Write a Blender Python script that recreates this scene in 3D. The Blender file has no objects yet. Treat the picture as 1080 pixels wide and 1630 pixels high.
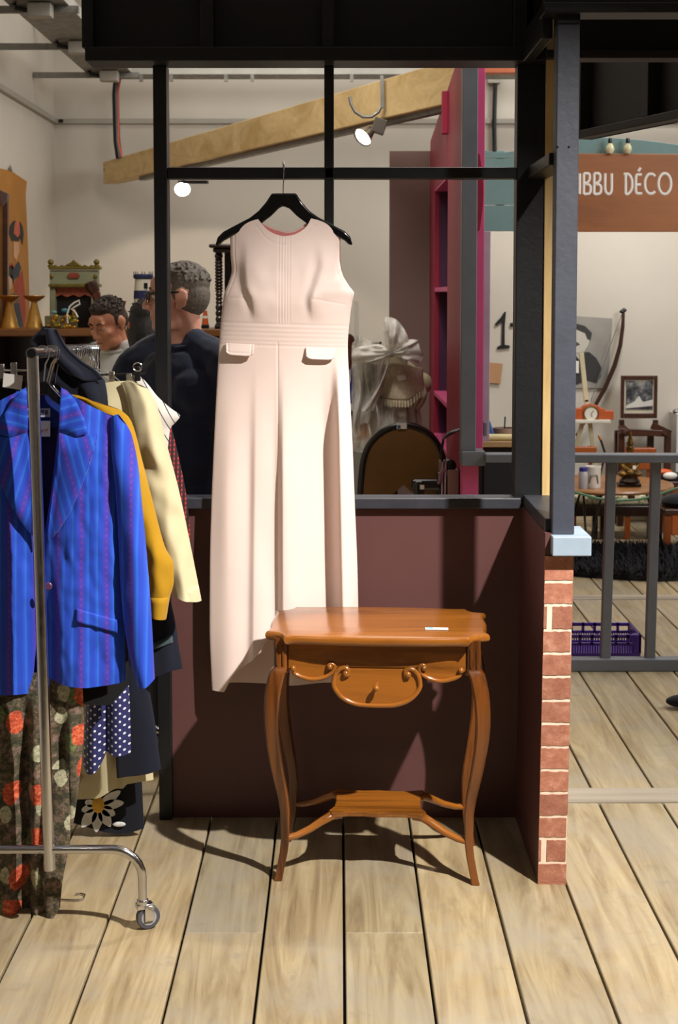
import bpy, bmesh, math, random
import numpy as np
from mathutils import Vector, Matrix, Euler
random.seed(7)
PI = math.pi
R = math.radians
scene = bpy.context.scene
COL = scene.collection

# ------------------------------------------------------------------ camera, light, exposure
FPX, EYE, PITCH, HORIZON = 2300.0, 1.63, R(4.0), 470.0     # focal length in px of a 1080x1630 frame
CYP = HORIZON + FPX * math.tan(PITCH)
cam_data = bpy.data.cameras.new('camera')
cam = bpy.data.objects.new('camera', cam_data)
COL.objects.link(cam)
cam.location = (0, 0, EYE)
cam.rotation_euler = (PI / 2 - PITCH, 0, 0)
cam_data.sensor_fit = 'VERTICAL'
cam_data.sensor_height = 36.0
cam_data.lens = FPX * 36.0 / 1630.0
cam_data.shift_y = (CYP - 815.0) / 1630.0
cam_data.clip_start = 0.05
cam_data.dof.use_dof = True
cam_data.dof.focus_distance = 4.15
cam_data.dof.aperture_fstop = 8.0
scene.camera = cam

world = bpy.data.worlds.new('world')
scene.world = world
world.use_nodes = True
bgn = world.node_tree.nodes['Background']
bgn.inputs[0].default_value = (1.0, 0.96, 0.9, 1)
bgn.inputs[1].default_value = 0.015

vs = scene.view_settings
vs.view_transform = 'Standard'
vs.look = 'None'
vs.gamma = 1.0
vs.exposure = 0.0
vs.use_curve_mapping = False
scene.cycles.use_denoising = True
scene.cycles.max_bounces = 8
scene.cycles.sample_clamp_indirect = 6.0

def spot_light(name, loc, target, power, angle, blend=0.35, radius=0.05, col=(1, 0.94, 0.87)):
    l = bpy.data.lights.new(name, 'SPOT')
    l.energy = power; l.spot_size = R(angle); l.spot_blend = blend; l.shadow_soft_size = radius; l.color = col
    o = bpy.data.objects.new(name, l); COL.objects.link(o)
    o.location = loc
    o.rotation_euler = (Vector(target) - Vector(loc)).to_track_quat('-Z', 'Y').to_euler()
    return o

def area_light(name, loc, target, power, sx, sy, col=(1, 0.96, 0.91)):
    l = bpy.data.lights.new(name, 'AREA')
    l.energy = power; l.shape = 'RECTANGLE'; l.size = sx; l.size_y = sy; l.color = col
    o = bpy.data.objects.new(name, l); COL.objects.link(o)
    o.location = loc
    o.rotation_euler = (Vector(target) - Vector(loc)).to_track_quat('-Z', 'Y').to_euler()
    return o

# the shop's ceiling track spots (outside the frame) plus unseen lights added as fill
spot_light('track_spot_key', (1.55, 2.05, 3.35), (0.0, 3.75, 0.2), 1220, 63, 1.0, 0.04, (1, 0.955, 0.90))
spot_light('fill_spot_left', (-1.2, 1.2, 3.4), (-0.7, 3.9, 0.5), 18, 55, 0.9, 0.06)  # unseen spot added as fill on the clothes rack
spot_light('track_spot_rear', (-0.3, 6.6, 3.5), (-0.9, 9.4, 1.2), 85, 110, 0.9, 0.45)
spot_light('track_spot_booth', (2.1, 9.15, 3.7), (1.75, 9.75, 0.6), 200, 120, 0.9, 0.3, (1, 0.97, 0.94))
spot_light('fill_spot_bust', (0.1, 6.3, 3.6), (0.32, 7.75, 1.05), 75, 45, 0.8, 0.08)  # added unseen spot that brightens the tulle on the bust
area_light('cool_fill_right', (4.2, 5.6, 3.4), (1.2, 7.0, 0.6), 150, 2.5, 1.6, (0.93, 0.97, 1.0))  # added area light imitating cool daylight; the ceiling is closed
spot_light('track_spot_people', (0.9, 5.3, 3.5), (-0.6, 5.0, 1.4), 210, 74, 0.7, 0.06)
area_light('overhead_fill_front', (0.5, 2.6, 4.0), (0.5, 2.6, 0), 4, 3.5, 1.2)  # added unseen area light, soft fill over the foreground
area_light('overhead_fill_middle', (1.3, 6.2, 4.0), (1.3, 6.2, 0), 45, 4.0, 1.5)  # added unseen area light, soft fill over the middle of the room
area_light('overhead_fill_back', (0.8, 9.0, 4.0), (0.8, 9.0, 0), 45, 4.5, 1.0)  # added unseen area light, soft fill near the back wall

# ------------------------------------------------------------------ placing helpers
def W(px, py, Y):
    """world point at depth Y for a place measured in the photograph"""
    a = (px - 540.0) / FPX; b = -(py - CYP) / FPX
    dy = math.cos(PITCH) + b * math.sin(PITCH); dz = -math.sin(PITCH) + b * math.cos(PITCH)
    t = Y / dy
    return Vector((a * t, Y, EYE + dz * t))
def FL(px, py, z=0.0):
    a = (px - 540.0) / FPX; b = -(py - CYP) / FPX
    dy = math.cos(PITCH) + b * math.sin(PITCH); dz = -math.sin(PITCH) + b * math.cos(PITCH)
    t = (z - EYE) / dz
    return Vector((a * t, dy * t, z))
def XX(px, Y, py=800): return W(px, py, Y).x
def ZZ(py, Y): return W(540, py, Y).z
def smooth(a, b, x):
    if a == b: return float(x >= a)
    t = min(1, max(0, (x - a) / (b - a))); return t * t * (3 - 2 * t)
def gau(x, m, s): return math.exp(-((x - m) / s) ** 2)

class Curve:
    """monotone cubic through (t, value) points"""
    def __init__(self, pts):
        pts = sorted(pts)
        self.x = [p[0] for p in pts]; self.y = [p[1] for p in pts]
        n = len(pts); d = []
        for i in range(n - 1): d.append((self.y[i+1] - self.y[i]) / (self.x[i+1] - self.x[i]))
        m = [0] * n
        if n > 1:
            m[0] = d[0]; m[-1] = d[-1]
            for i in range(1, n - 1):
                if d[i-1] * d[i] <= 0: m[i] = 0
                else: m[i] = 2 * d[i-1] * d[i] / (d[i-1] + d[i])
        self.m = m
    def __call__(self, t):
        x, y, m = self.x, self.y, self.m
        if t <= x[0]: return y[0]
        if t >= x[-1]: return y[-1]
        for i in range(len(x) - 1):
            if t <= x[i+1]: break
        h = x[i+1] - x[i]; s = (t - x[i]) / h
        return ((1+2*s)*(1-s)**2*y[i] + s*(1-s)**2*h*m[i] + s*s*(3-2*s)*y[i+1] + s*s*(s-1)*h*m[i+1])

def vnoise(x, y=0.0, z=0.0):
    from mathutils import noise
    return noise.noise(Vector((x, y, z)))

# ------------------------------------------------------------------ mesh builder
class MB:
    def __init__(self): self.v = []; self.f = []; self.uv = None
    def add(self, vs_, fs_):
        b = len(self.v); self.v += [Vector(p) for p in vs_]; self.f += [tuple(i + b for i in f) for f in fs_]; return self
    def box(self, lo, hi, mat=None):
        (x0, y0, z0), (x1, y1, z1) = lo, hi
        vs_ = [Vector(p) for p in ((x0,y0,z0),(x1,y0,z0),(x1,y1,z0),(x0,y1,z0),(x0,y0,z1),(x1,y0,z1),(x1,y1,z1),(x0,y1,z1))]
        if mat is not None: vs_ = [mat @ p for p in vs_]
        return self.add(vs_, [(0,3,2,1),(4,5,6,7),(0,1,5,4),(1,2,6,5),(2,3,7,6),(3,0,4,7)])
    def bar(self, a, b, w, d, up=(0, 0, 1)):
        """box section from a to b; w across (perp. to up), d along up"""
        a, b = Vector(a), Vector(b); t = (b - a).normalized(); up = Vector(up)
        s = t.cross(up)
        if s.length < 1e-4: s = t.cross(Vector((0, 1, 0)))
        s.normalize(); u = s.cross(t).normalized()
        q = []
        for p in (a, b):
            for i, j in ((-1,-1),(1,-1),(1,1),(-1,1)): q.append(p + s*(w/2*i) + u*(d/2*j))
        return self.add(q, [(0,1,2,3),(7,6,5,4),(0,4,5,1),(1,5,6,2),(2,6,7,3),(3,7,4,0)])
    def tube(self, pts, r, n=10, closed=False, flat=1.0):
        pts = [Vector(p) for p in pts]; m = len(pts)
        rr = r if isinstance(r, (list, tuple)) else [r] * m
        ts = []
        for i in range(m):
            if closed: t = pts[(i+1) % m] - pts[i-1]
            else: t = pts[min(i+1, m-1)] - pts[max(i-1, 0)]
            ts.append(t.normalized() if t.length > 1e-9 else Vector((0, 0, 1)))
        ref = Vector((0, 0, 1)) if abs(ts[0].z) < 0.9 else Vector((1, 0, 0))
        nrm = ts[0].cross(ref).normalized(); q = []
        for i in range(m):
            nrm = (nrm - ts[i] * nrm.dot(ts[i]))
            nrm = nrm.normalized() if nrm.length > 1e-6 else ts[i].orthogonal().normalized()
            bn = ts[i].cross(nrm)
            for k in range(n):
                a = 2 * PI * k / n
                q.append(pts[i] + (nrm * math.cos(a) + bn * math.sin(a) * flat) * rr[i])
        fs_ = []
        for i in range(m if closed else m - 1):
            j = (i + 1) % m
            for k in range(n):
                l = (k + 1) % n
                fs_.append((i*n+k, i*n+l, j*n+l, j*n+k))
        if not closed:
            fs_.append(tuple(range(n-1, -1, -1))); fs_.append(tuple((m-1)*n + k for k in range(n)))
        return self.add(q, fs_)
    def lathe(self, prof, c=(0, 0, 0), n=20, mat=None):
        q = []
        for r, z in prof:
            for k in range(n):
                a = 2 * PI * k / n; p = Vector((r*math.cos(a), r*math.sin(a), z))
                if mat is not None: p = mat @ p
                q.append(p + Vector(c))
        m = len(prof); fs_ = []
        for i in range(m - 1):
            for k in range(n):
                l = (k + 1) % n; fs_.append((i*n+k, i*n+l, (i+1)*n+l, (i+1)*n+k))
        fs_.append(tuple(range(n-1, -1, -1))); fs_.append(tuple((m-1)*n + k for k in range(n)))
        return self.add(q, fs_)
    def prism(self, poly, o, ux, uy, th):
        """polygon (list of 2d) in plane o + x*ux + y*uy, extruded by vector th"""
        o, ux, uy, th = Vector(o), Vector(ux), Vector(uy), Vector(th); n = len(poly)
        a = [o + ux*x + uy*y for x, y in poly]; q = a + [p + th for p in a]
        fs_ = [tuple(range(n)), tuple(range(2*n-1, n-1, -1))]
        for i in range(n):
            j = (i+1) % n; fs_.append((i, i+n, j+n, j))
        return self.add(q, fs_)
    def ell(self, c, r, nu=16, nv=10, mat=None):
        c = Vector(c); rx, ry, rz = r if isinstance(r, (tuple, list)) else (r, r, r); q = []
        for i in range(1, nv):
            th = PI * i / nv
            for k in range(nu):
                a = 2*PI*k/nu; p = Vector((rx*math.sin(th)*math.cos(a), ry*math.sin(th)*math.sin(a), rz*math.cos(th)))
                if mat is not None: p = mat @ p
                q.append(c + p)
        top = Vector((0,0,rz)); bot = Vector((0,0,-rz))
        if mat is not None: top = mat @ top; bot = mat @ bot
        q += [c + top, c + bot]; T = len(q) - 2; B = T + 1; fs_ = []
        for k in range(nu):
            l = (k+1) % nu; fs_.append((T, k, l)); fs_.append((B, (nv-2)*nu+l, (nv-2)*nu+k))
            for i in range(nv-2): fs_.append((i*nu+k, (i+1)*nu+k, (i+1)*nu+l, i*nu+l))
        return self.add(q, fs_)
    def grid(self, fn, nu, nv, uvfn=None):
        """open sheet fn(u, v) -> point; stores uv"""
        b = len(self.v); q = []; uvs = []
        for j in range(nv + 1):
            for i in range(nu + 1):
                u, v = i / nu, j / nv
                q.append(fn(u, v)); uvs.append(uvfn(u, v) if uvfn else (u, v))
        fs_ = []
        for j in range(nv):
            for i in range(nu):
                k = j*(nu+1)+i; fs_.append((k, k+nu+1, k+nu+2, k+1))
        if self.uv is None: self.uv = {}
        for i, t in enumerate(uvs): self.uv[b + i] = t
        return self.add(q, fs_)
    def build(self, name, mat, parent=None, smooth=True, bevel=0, seg=2, angle=40, solid=0, remesh=0, sm=0, subd=0, kind=None):
        me = bpy.data.meshes.new(name)
        me.from_pydata([tuple(p) for p in self.v], [], self.f)
        me.update()
        if self.uv:
            l = me.uv_layers.new(name='UVMap')
            vi = np.empty(len(me.loops), dtype=np.int32); me.loops.foreach_get('vertex_index', vi)
            arr = np.array([self.uv.get(i, (0, 0)) for i in range(len(self.v))], dtype=np.float32)
            l.data.foreach_set('uv', arr[vi].ravel())
        bm = bmesh.new(); bm.from_mesh(me); bmesh.ops.recalc_face_normals(bm, faces=bm.faces); bm.to_mesh(me); bm.free()
        if smooth:
            me.polygons.foreach_set('use_smooth', [True] * len(me.polygons))
            if not remesh: me.set_sharp_from_angle(angle=R(angle))
        o = bpy.data.objects.new(name, me); COL.objects.link(o)
        if mat is not None: me.materials.append(mat)
        adopt(o, parent)
        if solid:
            m = o.modifiers.new('solid', 'SOLIDIFY'); m.thickness = solid; m.offset = 0
        if bevel:
            m = o.modifiers.new('bevel', 'BEVEL'); m.width = bevel; m.segments = seg; m.limit_method = 'ANGLE'; m.angle_limit = R(35)
        if remesh:
            m = o.modifiers.new('remesh', 'REMESH'); m.mode = 'VOXEL'; m.voxel_size = remesh; m.use_smooth_shade = True
        if sm:
            m = o.modifiers.new('smooth', 'SMOOTH'); m.factor = 0.5; m.iterations = sm
        if subd:
            m = o.modifiers.new('subd', 'SUBSURF'); m.levels = subd; m.render_levels = subd
        if kind: o['kind'] = kind
        return o

def adopt(o, parent):
    if parent is None: return
    o.parent = parent
    if parent.parent is None and parent.type == 'EMPTY':
        o.matrix_parent_inverse = Matrix.Translation(-Vector(parent.location))

def thing(name, label, cat, loc=(0, 0, 0), group=None):
    o = bpy.data.objects.new(name, None); COL.objects.link(o)
    o.location = loc; o.empty_display_size = 0.05
    return tag(o, label, cat, group)
def tag(o, label, cat, group=None, kind=None):
    o['label'] = label; o['category'] = cat
    if group: o['group'] = group
    if kind: o['kind'] = kind
    return o
def struct(o):
    o['kind'] = 'structure'; return o

# ------------------------------------------------------------------ materials
def lin(c):
    if isinstance(c, str):
        c = c.lstrip('#'); c = [int(c[i:i+2], 16) / 255 for i in (0, 2, 4)]
    return tuple((x / 12.92 if x <= 0.04045 else ((x + 0.055) / 1.055) ** 2.4) for x in c) + (1.0,)
class NT:
    def __init__(self, name):
        self.m = bpy.data.materials.new(name); self.m.use_nodes = True
        self.t = self.m.node_tree; self.n = self.t.nodes; self.b = self.n['Principled BSDF']
    def node(self, typ, **kw):
        x = self.n.new(typ)
        for k, v in kw.items():
            if k.startswith('i_'):
                key = k[2:]; key = int(key) if key.isdigit() else key
                x.inputs[key].default_value = v
            else: setattr(x, k, v)
        return x
    def link(self, a, b): self.t.links.new(a, b)
    def coords(self, kind='Object', scale=(1, 1, 1), rot=(0, 0, 0), rand=0.0):
        tc = self.node('ShaderNodeTexCoord'); mp = self.node('ShaderNodeMapping')
        mp.inputs['Scale'].default_value = scale; mp.inputs['Rotation'].default_value = rot
        src = tc.outputs[kind]
        if rand:
            oi = self.node('ShaderNodeObjectInfo'); mu = self.node('ShaderNodeVectorMath', operation='SCALE')
            cb = self.node('ShaderNodeCombineXYZ')
            self.link(oi.outputs['Random'], cb.inputs[0]); self.link(oi.outputs['Random'], cb.inputs[1]); self.link(oi.outputs['Random'], cb.inputs[2])
            self.link(cb.outputs[0], mu.inputs[0]); mu.inputs['Scale'].default_value = rand
            ad = self.node('ShaderNodeVectorMath', operation='ADD')
            self.link(src, ad.inputs[0]); self.link(mu.outputs[0], ad.inputs[1]); src = ad.outputs[0]
        self.link(src, mp.inputs[0]); return mp.outputs[0]
    def noise(self, vec, scale, detail=4, rough=0.6, dist=0.0):
        x = self.node('ShaderNodeTexNoise', i_Scale=scale, i_Detail=detail, i_Roughness=rough, i_Distortion=dist)
        self.link(vec, x.inputs['Vector']); return x.outputs['Fac']
    def ramp(self, fac, stops, interp='LINEAR'):
        r = self.node('ShaderNodeValToRGB'); cr = r.color_ramp; cr.interpolation = interp
        while len(cr.elements) < len(stops): cr.elements.new(0.5)
        for e, (p, c) in zip(cr.elements, stops): e.position = p; e.color = c if len(c) == 4 else (*c, 1)
        self.link(fac, r.inputs[0]); return r.outputs[0]
    def mix(self, fac, a, b, typ='MIX'):
        x = self.node('ShaderNodeMix', data_type='RGBA', blend_type=typ)
        for s, v in ((x.inputs[0], fac), (x.inputs[6], a), (x.inputs[7], b)):
            if hasattr(v, 'is_linked') or hasattr(v, 'links'): self.link(v, s)
            else: s.default_value = v
        return x.outputs[2]
    def math(self, op, a, b=None, c=None):
        x = self.node('ShaderNodeMath', operation=op)
        for i, v in enumerate((a, b, c)):
            if v is None: continue
            if hasattr(v, 'links'): self.link(v, x.inputs[i])
            else: x.inputs[i].default_value = v
        return x.outputs[0]
    def sep(self, vec):
        s = self.node('ShaderNodeSeparateXYZ'); self.link(vec, s.inputs[0]); return s.outputs
    def bump(self, h, strength=0.2, dist=0.002):
        b = self.node('ShaderNodeBump', i_Strength=strength, i_Distance=dist)
        self.link(h, b.inputs['Height']); self.link(b.outputs[0], self.b.inputs['Normal'])
    def out(self, color=None, rough=0.5, metal=0.0, spec=0.5, sheen=0.0, coat=0.0):
        if color is not None:
            if hasattr(color, 'links'): self.link(color, self.b.inputs['Base Color'])
            else: self.b.inputs['Base Color'].default_value = color
        if hasattr(rough, 'links'): self.link(rough, self.b.inputs['Roughness'])
        else: self.b.inputs['Roughness'].default_value = rough
        self.b.inputs['Metallic'].default_value = metal
        self.b.inputs['Specular IOR Level'].default_value = spec
        if sheen: self.b.inputs['Sheen Weight'].default_value = sheen
        if coat: self.b.inputs['Coat Weight'].default_value = coat; self.b.inputs['Coat Roughness'].default_value = 0.15
        return self.m

def shade(c, k): return tuple(min(1, x * k) for x in c[:3]) + (1.0,)
_mc = {}
def paint(name, c, rough=0.5, var=0.12, scale=6, bump=0.08, metal=0.0, spec=0.5, coat=0, bscale=60):
    if name in _mc: return _mc[name]
    c = lin(c); t = NT(name); v = t.coords()
    col = t.ramp(t.noise(v, scale), [(0.3, shade(c, 1 - var)), (0.7, shade(c, 1 + var))])
    if bump: t.bump(t.noise(v, bscale, 3), bump, 0.003)
    _mc[name] = t.out(col, rough, metal, spec, coat=coat); return _mc[name]
def wood(name, c1, c2, axis='x', rough=0.45, scale=9, stretch=9, coat=0, rand=0.0, bump=0.12, c3=None, knots=False):
    if name in _mc: return _mc[name]
    a, b = lin(c1), lin(c2); t = NT(name)
    s = {'x': (1/stretch, 1, 1), 'y': (1, 1/stretch, 1), 'z': (1, 1, 1/stretch)}[axis]
    v = t.coords(scale=s, rand=rand)
    n1 = t.noise(v, scale, 6, 0.65, 1.2); n2 = t.noise(v, scale * 7, 3, 0.6)
    base = t.ramp(n1, [(0.34, b), (0.5, a), (0.66, shade(a, 1.18))])
    col = t.mix(t.math('MULTIPLY', n2, 0.45), base, shade(b, 0.75))
    if rand:
        oi = t.node('ShaderNodeObjectInfo')
        col = t.mix(1.0, col, t.ramp(oi.outputs['Random'], [(0, (0.78, 0.78, 0.79, 1)), (0.5, (0.97, 0.95, 0.92, 1)), (1, (1.12, 1.07, 1.0, 1))]), 'MULTIPLY')
    if c3:
        v2 = t.coords(rand=rand); col = t.mix(t.ramp(t.noise(v2, 2.2, 5, 0.7), [(0.42, (0,0,0,1)), (0.72, (0.85,0.85,0.85,1))]), col, lin(c3))
    if knots:
        vk = t.coords(scale={'x': (0.45, 1, 1), 'y': (1, 0.45, 1), 'z': (1, 1, 0.45)}[axis], rand=rand * 1.7 if rand else 0)
        vo = t.node('ShaderNodeTexVoronoi', i_Scale=3.0); t.link(vk, vo.inputs['Vector'])
        col = t.mix(t.ramp(vo.outputs['Distance'], [(0.02, (0.75,0.75,0.75,1)), (0.055, (0,0,0,1))]), col, shade(b, 0.45))
    if bump: t.bump(n2, bump, 0.003)
    _mc[name] = t.out(col, rough, coat=coat); return _mc[name]
def metal(name, c, rough=0.2):
    if name in _mc: return _mc[name]
    t = NT(name); v = t.coords(); c = lin(c)
    r = t.ramp(t.noise(v, 25), [(0.3, (rough*0.7,)*3+(1,)), (0.8, (rough*1.6,)*3+(1,))])
    _mc[name] = t.out(c, r, 1.0); return _mc[name]
def fabric(name, c, rough=0.85, var=0.10, sheen=0.15, weave=700, bump=0.15, scale=5):
    if name in _mc: return _mc[name]
    c = lin(c); t = NT(name); v = t.coords()
    col = t.ramp(t.noise(v, scale), [(0.3, shade(c, 1 - var)), (0.7, shade(c, 1 + var))])
    t.bump(t.noise(v, weave, 2), bump, 0.001)
    _mc[name] = t.out(col, rough, spec=0.25, sheen=sheen); return _mc[name]
def skin(name, c, blotch='#b5533f'):
    if name in _mc: return _mc[name]
    t = NT(name); v = t.coords(); c = lin(c)
    col = t.mix(t.ramp(t.noise(v, 9), [(0.45, (0,0,0,1)), (0.8, (0.5,0.5,0.5,1))]), c, lin(blotch))
    t.bump(t.noise(v, 180, 3), 0.12, 0.001)
    m = t.out(col, 0.5, spec=0.4)
    t.b.inputs['Subsurface Weight'].default_value = 0.12; t.b.inputs['Subsurface Radius'].default_value = (0.01, 0.004, 0.002)
    _mc[name] = m; return m
def emit(name, c, s):
    t = NT(name); t.b.inputs['Emission Color'].default_value = lin(c); t.b.inputs['Emission Strength'].default_value = s
    return t.out(lin(c), 0.4)
# ------------------------------------------------------------------ shared materials
M_black = paint('black_painted_timber', '#0e0f12', 0.42, 0.25, 5, 0.22, bscale=40)
M_blackflat = paint('black_matt_panel', '#0d0d10', 0.6, 0.2, 4, 0.05)
M_greyblue = paint('dark_blue_grey_painted_timber', '#363943', 0.5, 0.22, 5, 0.25, bscale=45)
M_maroon = paint('maroon_painted_panel', '#583634', 0.5, 0.08, 3, 0.04)
M_grey = paint('mid_grey_painted_timber', '#6f7279', 0.45, 0.1, 6, 0.08)
M_greycap = paint('pale_blue_painted_block', '#94a4b3', 0.5, 0.08, 8, 0.06)
M_plaster = paint('cream_white_plaster', '#c6beb1', 0.8, 0.05, 1.2, 0.05)
M_pine = wood('raw_pine', '#d6b87e', '#b8935a', 'z', 0.5, 8, 10, knots=True)
M_chrome = metal('chrome_tube', '#c9c9cc', 0.16)
M_blackmetal = paint('black_metal', '#0c0c0d', 0.35, 0.1, 8, 0)
M_white = paint('white_paint', '#e6e2da', 0.5, 0.05, 6, 0.03)
M_darkwood = wood('dark_stained_wood', '#4a2412', '#2a130a', 'x', 0.35, 7, 8, coat=0.3)
M_twistwood = wood('very_dark_turned_wood', '#2a1710', '#150b07', 'z', 0.3, 9, 6, coat=0.4)

# ------------------------------------------------------------------ room
XL, XR, YB, YF, ZC = -2.03, 4.6, 10.4, -1.6, 4.2
fl = struct(MB().box((XL, YF, -0.12), (XR, YB, -0.025)).build('floor', paint('dark_subfloor', '#1a130d', 0.9), smooth=False))
def plank_mat():
    t = NT('pale_worn_floorboard'); v0 = t.coords(rand=37.0)
    mp = t.node('ShaderNodeMapping'); t.link(v0, mp.inputs[0]); mp.inputs['Scale'].default_value = (1, 0.07, 1)
    v = mp.outputs[0]
    n1 = t.noise(v, 14, 6, 0.65, 2.0); n2 = t.noise(v, 70, 4, 0.6); n3 = t.noise(v0, 2.6, 5, 0.7); n4 = t.noise(v0, 9, 4, 0.7)
    c = t.ramp(n1, [(0.28, lin('#74634a')), (0.42, lin('#948262')), (0.56, lin('#ab9a78')), (0.72, lin('#b9aa8a'))])
    c = t.mix(t.math('MULTIPLY', n2, 0.38), c, lin('#8a7757'))
    c = t.mix(t.ramp(n3, [(0.44, (0,0,0,1)), (0.66, (0.75,0.75,0.75,1))]), c, lin('#9a9180'))
    c = t.mix(t.ramp(n4, [(0.60, (0,0,0,1)), (0.76, (0.55,0.55,0.55,1))]), c, lin('#7d7261'))
    mk = t.node('ShaderNodeMapping'); t.link(v0, mk.inputs[0]); mk.inputs['Scale'].default_value = (1, 0.4, 1)
    vo = t.node('ShaderNodeTexVoronoi', i_Scale=3.4); t.link(mk.outputs[0], vo.inputs['Vector'])
    c = t.mix(t.ramp(vo.outputs['Distance'], [(0.025, (0.85,0.85,0.85,1)), (0.06, (0.25,0.25,0.25,1)), (0.13, (0,0,0,1))]), c, lin('#6b4f2e'))
    oi = t.node('ShaderNodeObjectInfo')
    c = t.mix(1.0, c, t.ramp(oi.outputs['Random'], [(0, (0.84,0.85,0.86,1)), (0.5, (0.98,0.96,0.94,1)), (1, (1.08,1.05,0.99,1))]), 'MULTIPLY')
    t.bump(n2, 0.25, 0.003)
    return t.out(c, t.ramp(n3, [(0.3, (0.42,)*3+(1,)), (0.7, (0.6,)*3+(1,))]), spec=0.4)
M_plank = plank_mat()
PW, GAP = 0.206, 0.007
shared = {}
def plank(x0, y0, y1, w=PW):
    L_ = y1 - y0; key = (round(w, 3), round(L_, 2))
    if key not in shared:
        o = MB().box((-w/2 + GAP/2, -L_/2 + 0.001, -0.025), (w/2 - GAP/2, L_/2 - 0.001, 0)).build('plank', M_plank, smooth=False, bevel=0.0025, seg=1)
        shared[key] = o.data; new = o
    else:
        new = bpy.data.objects.new('plank', shared[key]); COL.objects.link(new)
        m = new.modifiers.new('bevel', 'BEVEL'); m.width = 0.0025; m.segments = 1; m.limit_method = 'ANGLE'
    new.parent = fl; new.location = (x0 + w/2, (y0 + y1)/2, random.uniform(-0.0012, 0.0))
Y_TH, Y_TH2 = 4.62, 7.72           # the two cross boards on the right
k0 = int(math.floor((XL - 0.013) / PW)); k1 = int(math.ceil((XR - 0.013) / PW))
for k in range(k0, k1):
    x0 = 0.013 + k * PW
    if x0 + PW > XR + 0.15: continue
    rs = random.Random(k * 13 + 5)
    near = {0: 3.60, -2: 3.60, 2: 2.2, 1: 2.6, -1: 2.4, -3: 3.0}.get(k, rs.choice((1.2, 2.0, 2.8)))
    cuts = [0.4, near]
    right = x0 > 0.62
    if right: cuts += [Y_TH - 0.07, Y_TH + 0.07, Y_TH2 - 0.06, Y_TH2 + 0.06]
    else: cuts += [near + 2.9]
    cuts += [YB]
    cuts = sorted(cuts)
    for a, b in zip(cuts[:-1], cuts[1:]):
        if right and abs((a + b)/2 - Y_TH) < 0.01 or right and abs((a + b)/2 - Y_TH2) < 0.01: continue
        if b - a > 0.05: plank(max(x0, XL), round(a, 2), round(b, 2))
for yt, hw in ((Y_TH, 0.066), (Y_TH2, 0.056)):
    o = MB().box((0.64, yt - hw, -0.025), (XR - 0.02, yt + hw, 0.003)).build('cross_board', wood('grey_cross_board', '#a89c8a', '#7d705d', 'x', 0.55, 6, 12, bump=0.2), fl, smooth=False, bevel=0.003)

struct(MB().box((XL - 0.1, YB, -0.1), (XR + 0.1, YB + 0.1, ZC)).build('wall_back', M_plaster, smooth=False))
struct(MB().box((XL - 0.1, YF, -0.1), (XL, YB, ZC)).build('wall_left', M_plaster, smooth=False))
struct(MB().box((XR, YF, -0.1), (XR + 0.1, YB, ZC)).build('wall_right', M_plaster, smooth=False))
struct(MB().box((XL - 0.1, YF - 0.1, -0.1), (XR + 0.1, YF, ZC)).build('wall_front', M_plaster, smooth=False))
struct(MB().box((XL - 0.1, YF - 0.1, ZC), (XR + 0.1, YB + 0.1, ZC + 0.1)).build('ceiling', M_plaster, smooth=False))
struct(MB().box((0.9, YB - 0.018, 0.0), (XR, YB, 0.10)).build('baseboard_back', paint('cream_skirting', '#c9b89a', 0.5), smooth=False, bevel=0.004))

# ------------------------------------------------------------------ the black timber stall partition
YP = 4.42
pt = thing('stall_partition', 'black timber stall partition with maroon panels, open upper frames and brick-faced end', 'partition', (0.0, YP, 0))
def pbox(name, lo, hi, mat, par=pt, bevel=0.003, **k): return MB().box(lo, hi).build(name, mat, par, smooth=False, bevel=bevel, **k)
xl0, xl1 = XX(250, YP, 700), XX(271, YP, 700)
zs1, zs0 = ZZ(791, YP), ZZ(808, YP)          # sill
zm1, zm0 = ZZ(267, YP), ZZ(285, YP)          # middle rail
zt1, zt0 = ZZ(83, YP - .05), ZZ(105, YP)         # top beam
xr0, xr1 = XX(818, YP), XX(864, YP)
pbox('post', (xl0, YP - 0.025, 0.0), (xl1, YP + 0.05, zt0), M_black)
pbox('post', (XX(517, YP), YP - 0.02, zs1), (XX(532, YP), YP + 0.04, zt0), M_black)
pbox('post', (xr0, YP - 0.01, zs0), (xr1, YP + 0.06, zt0 + 0.6), M_black)
pbox('rail', (xl1, YP - 0.02, zm0), (xr0, YP + 0.035, zm1), M_black)
pbox('sill', (xl1, YP - 0.028, zs0), (xr0 + 0.02, YP + 0.055, zs1), paint('dark_grey_worn_sill', '#2f3138', 0.45, 0.25, 9, 0.15))
pbox('lower_panel', (xl1, YP, 0.0), (xr0 + 0.06, YP + 0.02, zs0), M_maroon, bevel=0)
# return wall towards the viewer
YN = 3.905
rx0, rx1 = FL(864, 1429).x, FL(910, 1429).x
xf = XX(822, YP, 1318)
def lean(z): return 0.012 * z                     # the return stands a little out of plumb
m = MB()
def skew_box(x0, x1, y0, y1, z0, z1):
    q = [(x0 + lean(z0), y0, z0), (x1 + lean(z0), y0, z0), (x1 + lean(z0), y1, z0), (x0 + lean(z0), y1, z0),
         (x0 + lean(z1), y0, z1), (x1 + lean(z1), y0, z1), (x1 + lean(z1), y1, z1), (x0 + lean(z1), y1, z1)]
    return MB().add(q, [(0,3,2,1),(4,5,6,7),(0,1,5,4),(1,2,6,5),(2,3,7,6),(3,0,4,7)])
skew_box(rx0, rx0 + 0.018, YN + 0.004, YP, 0, zs0 + 0.005).build('return_panel', M_maroon, pt, smooth=False)
skew_box(rx1 - 0.016, rx1, YN + 0.02, YP, 0, zs0).build('outer_panel', M_maroon, pt, smooth=False)
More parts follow.
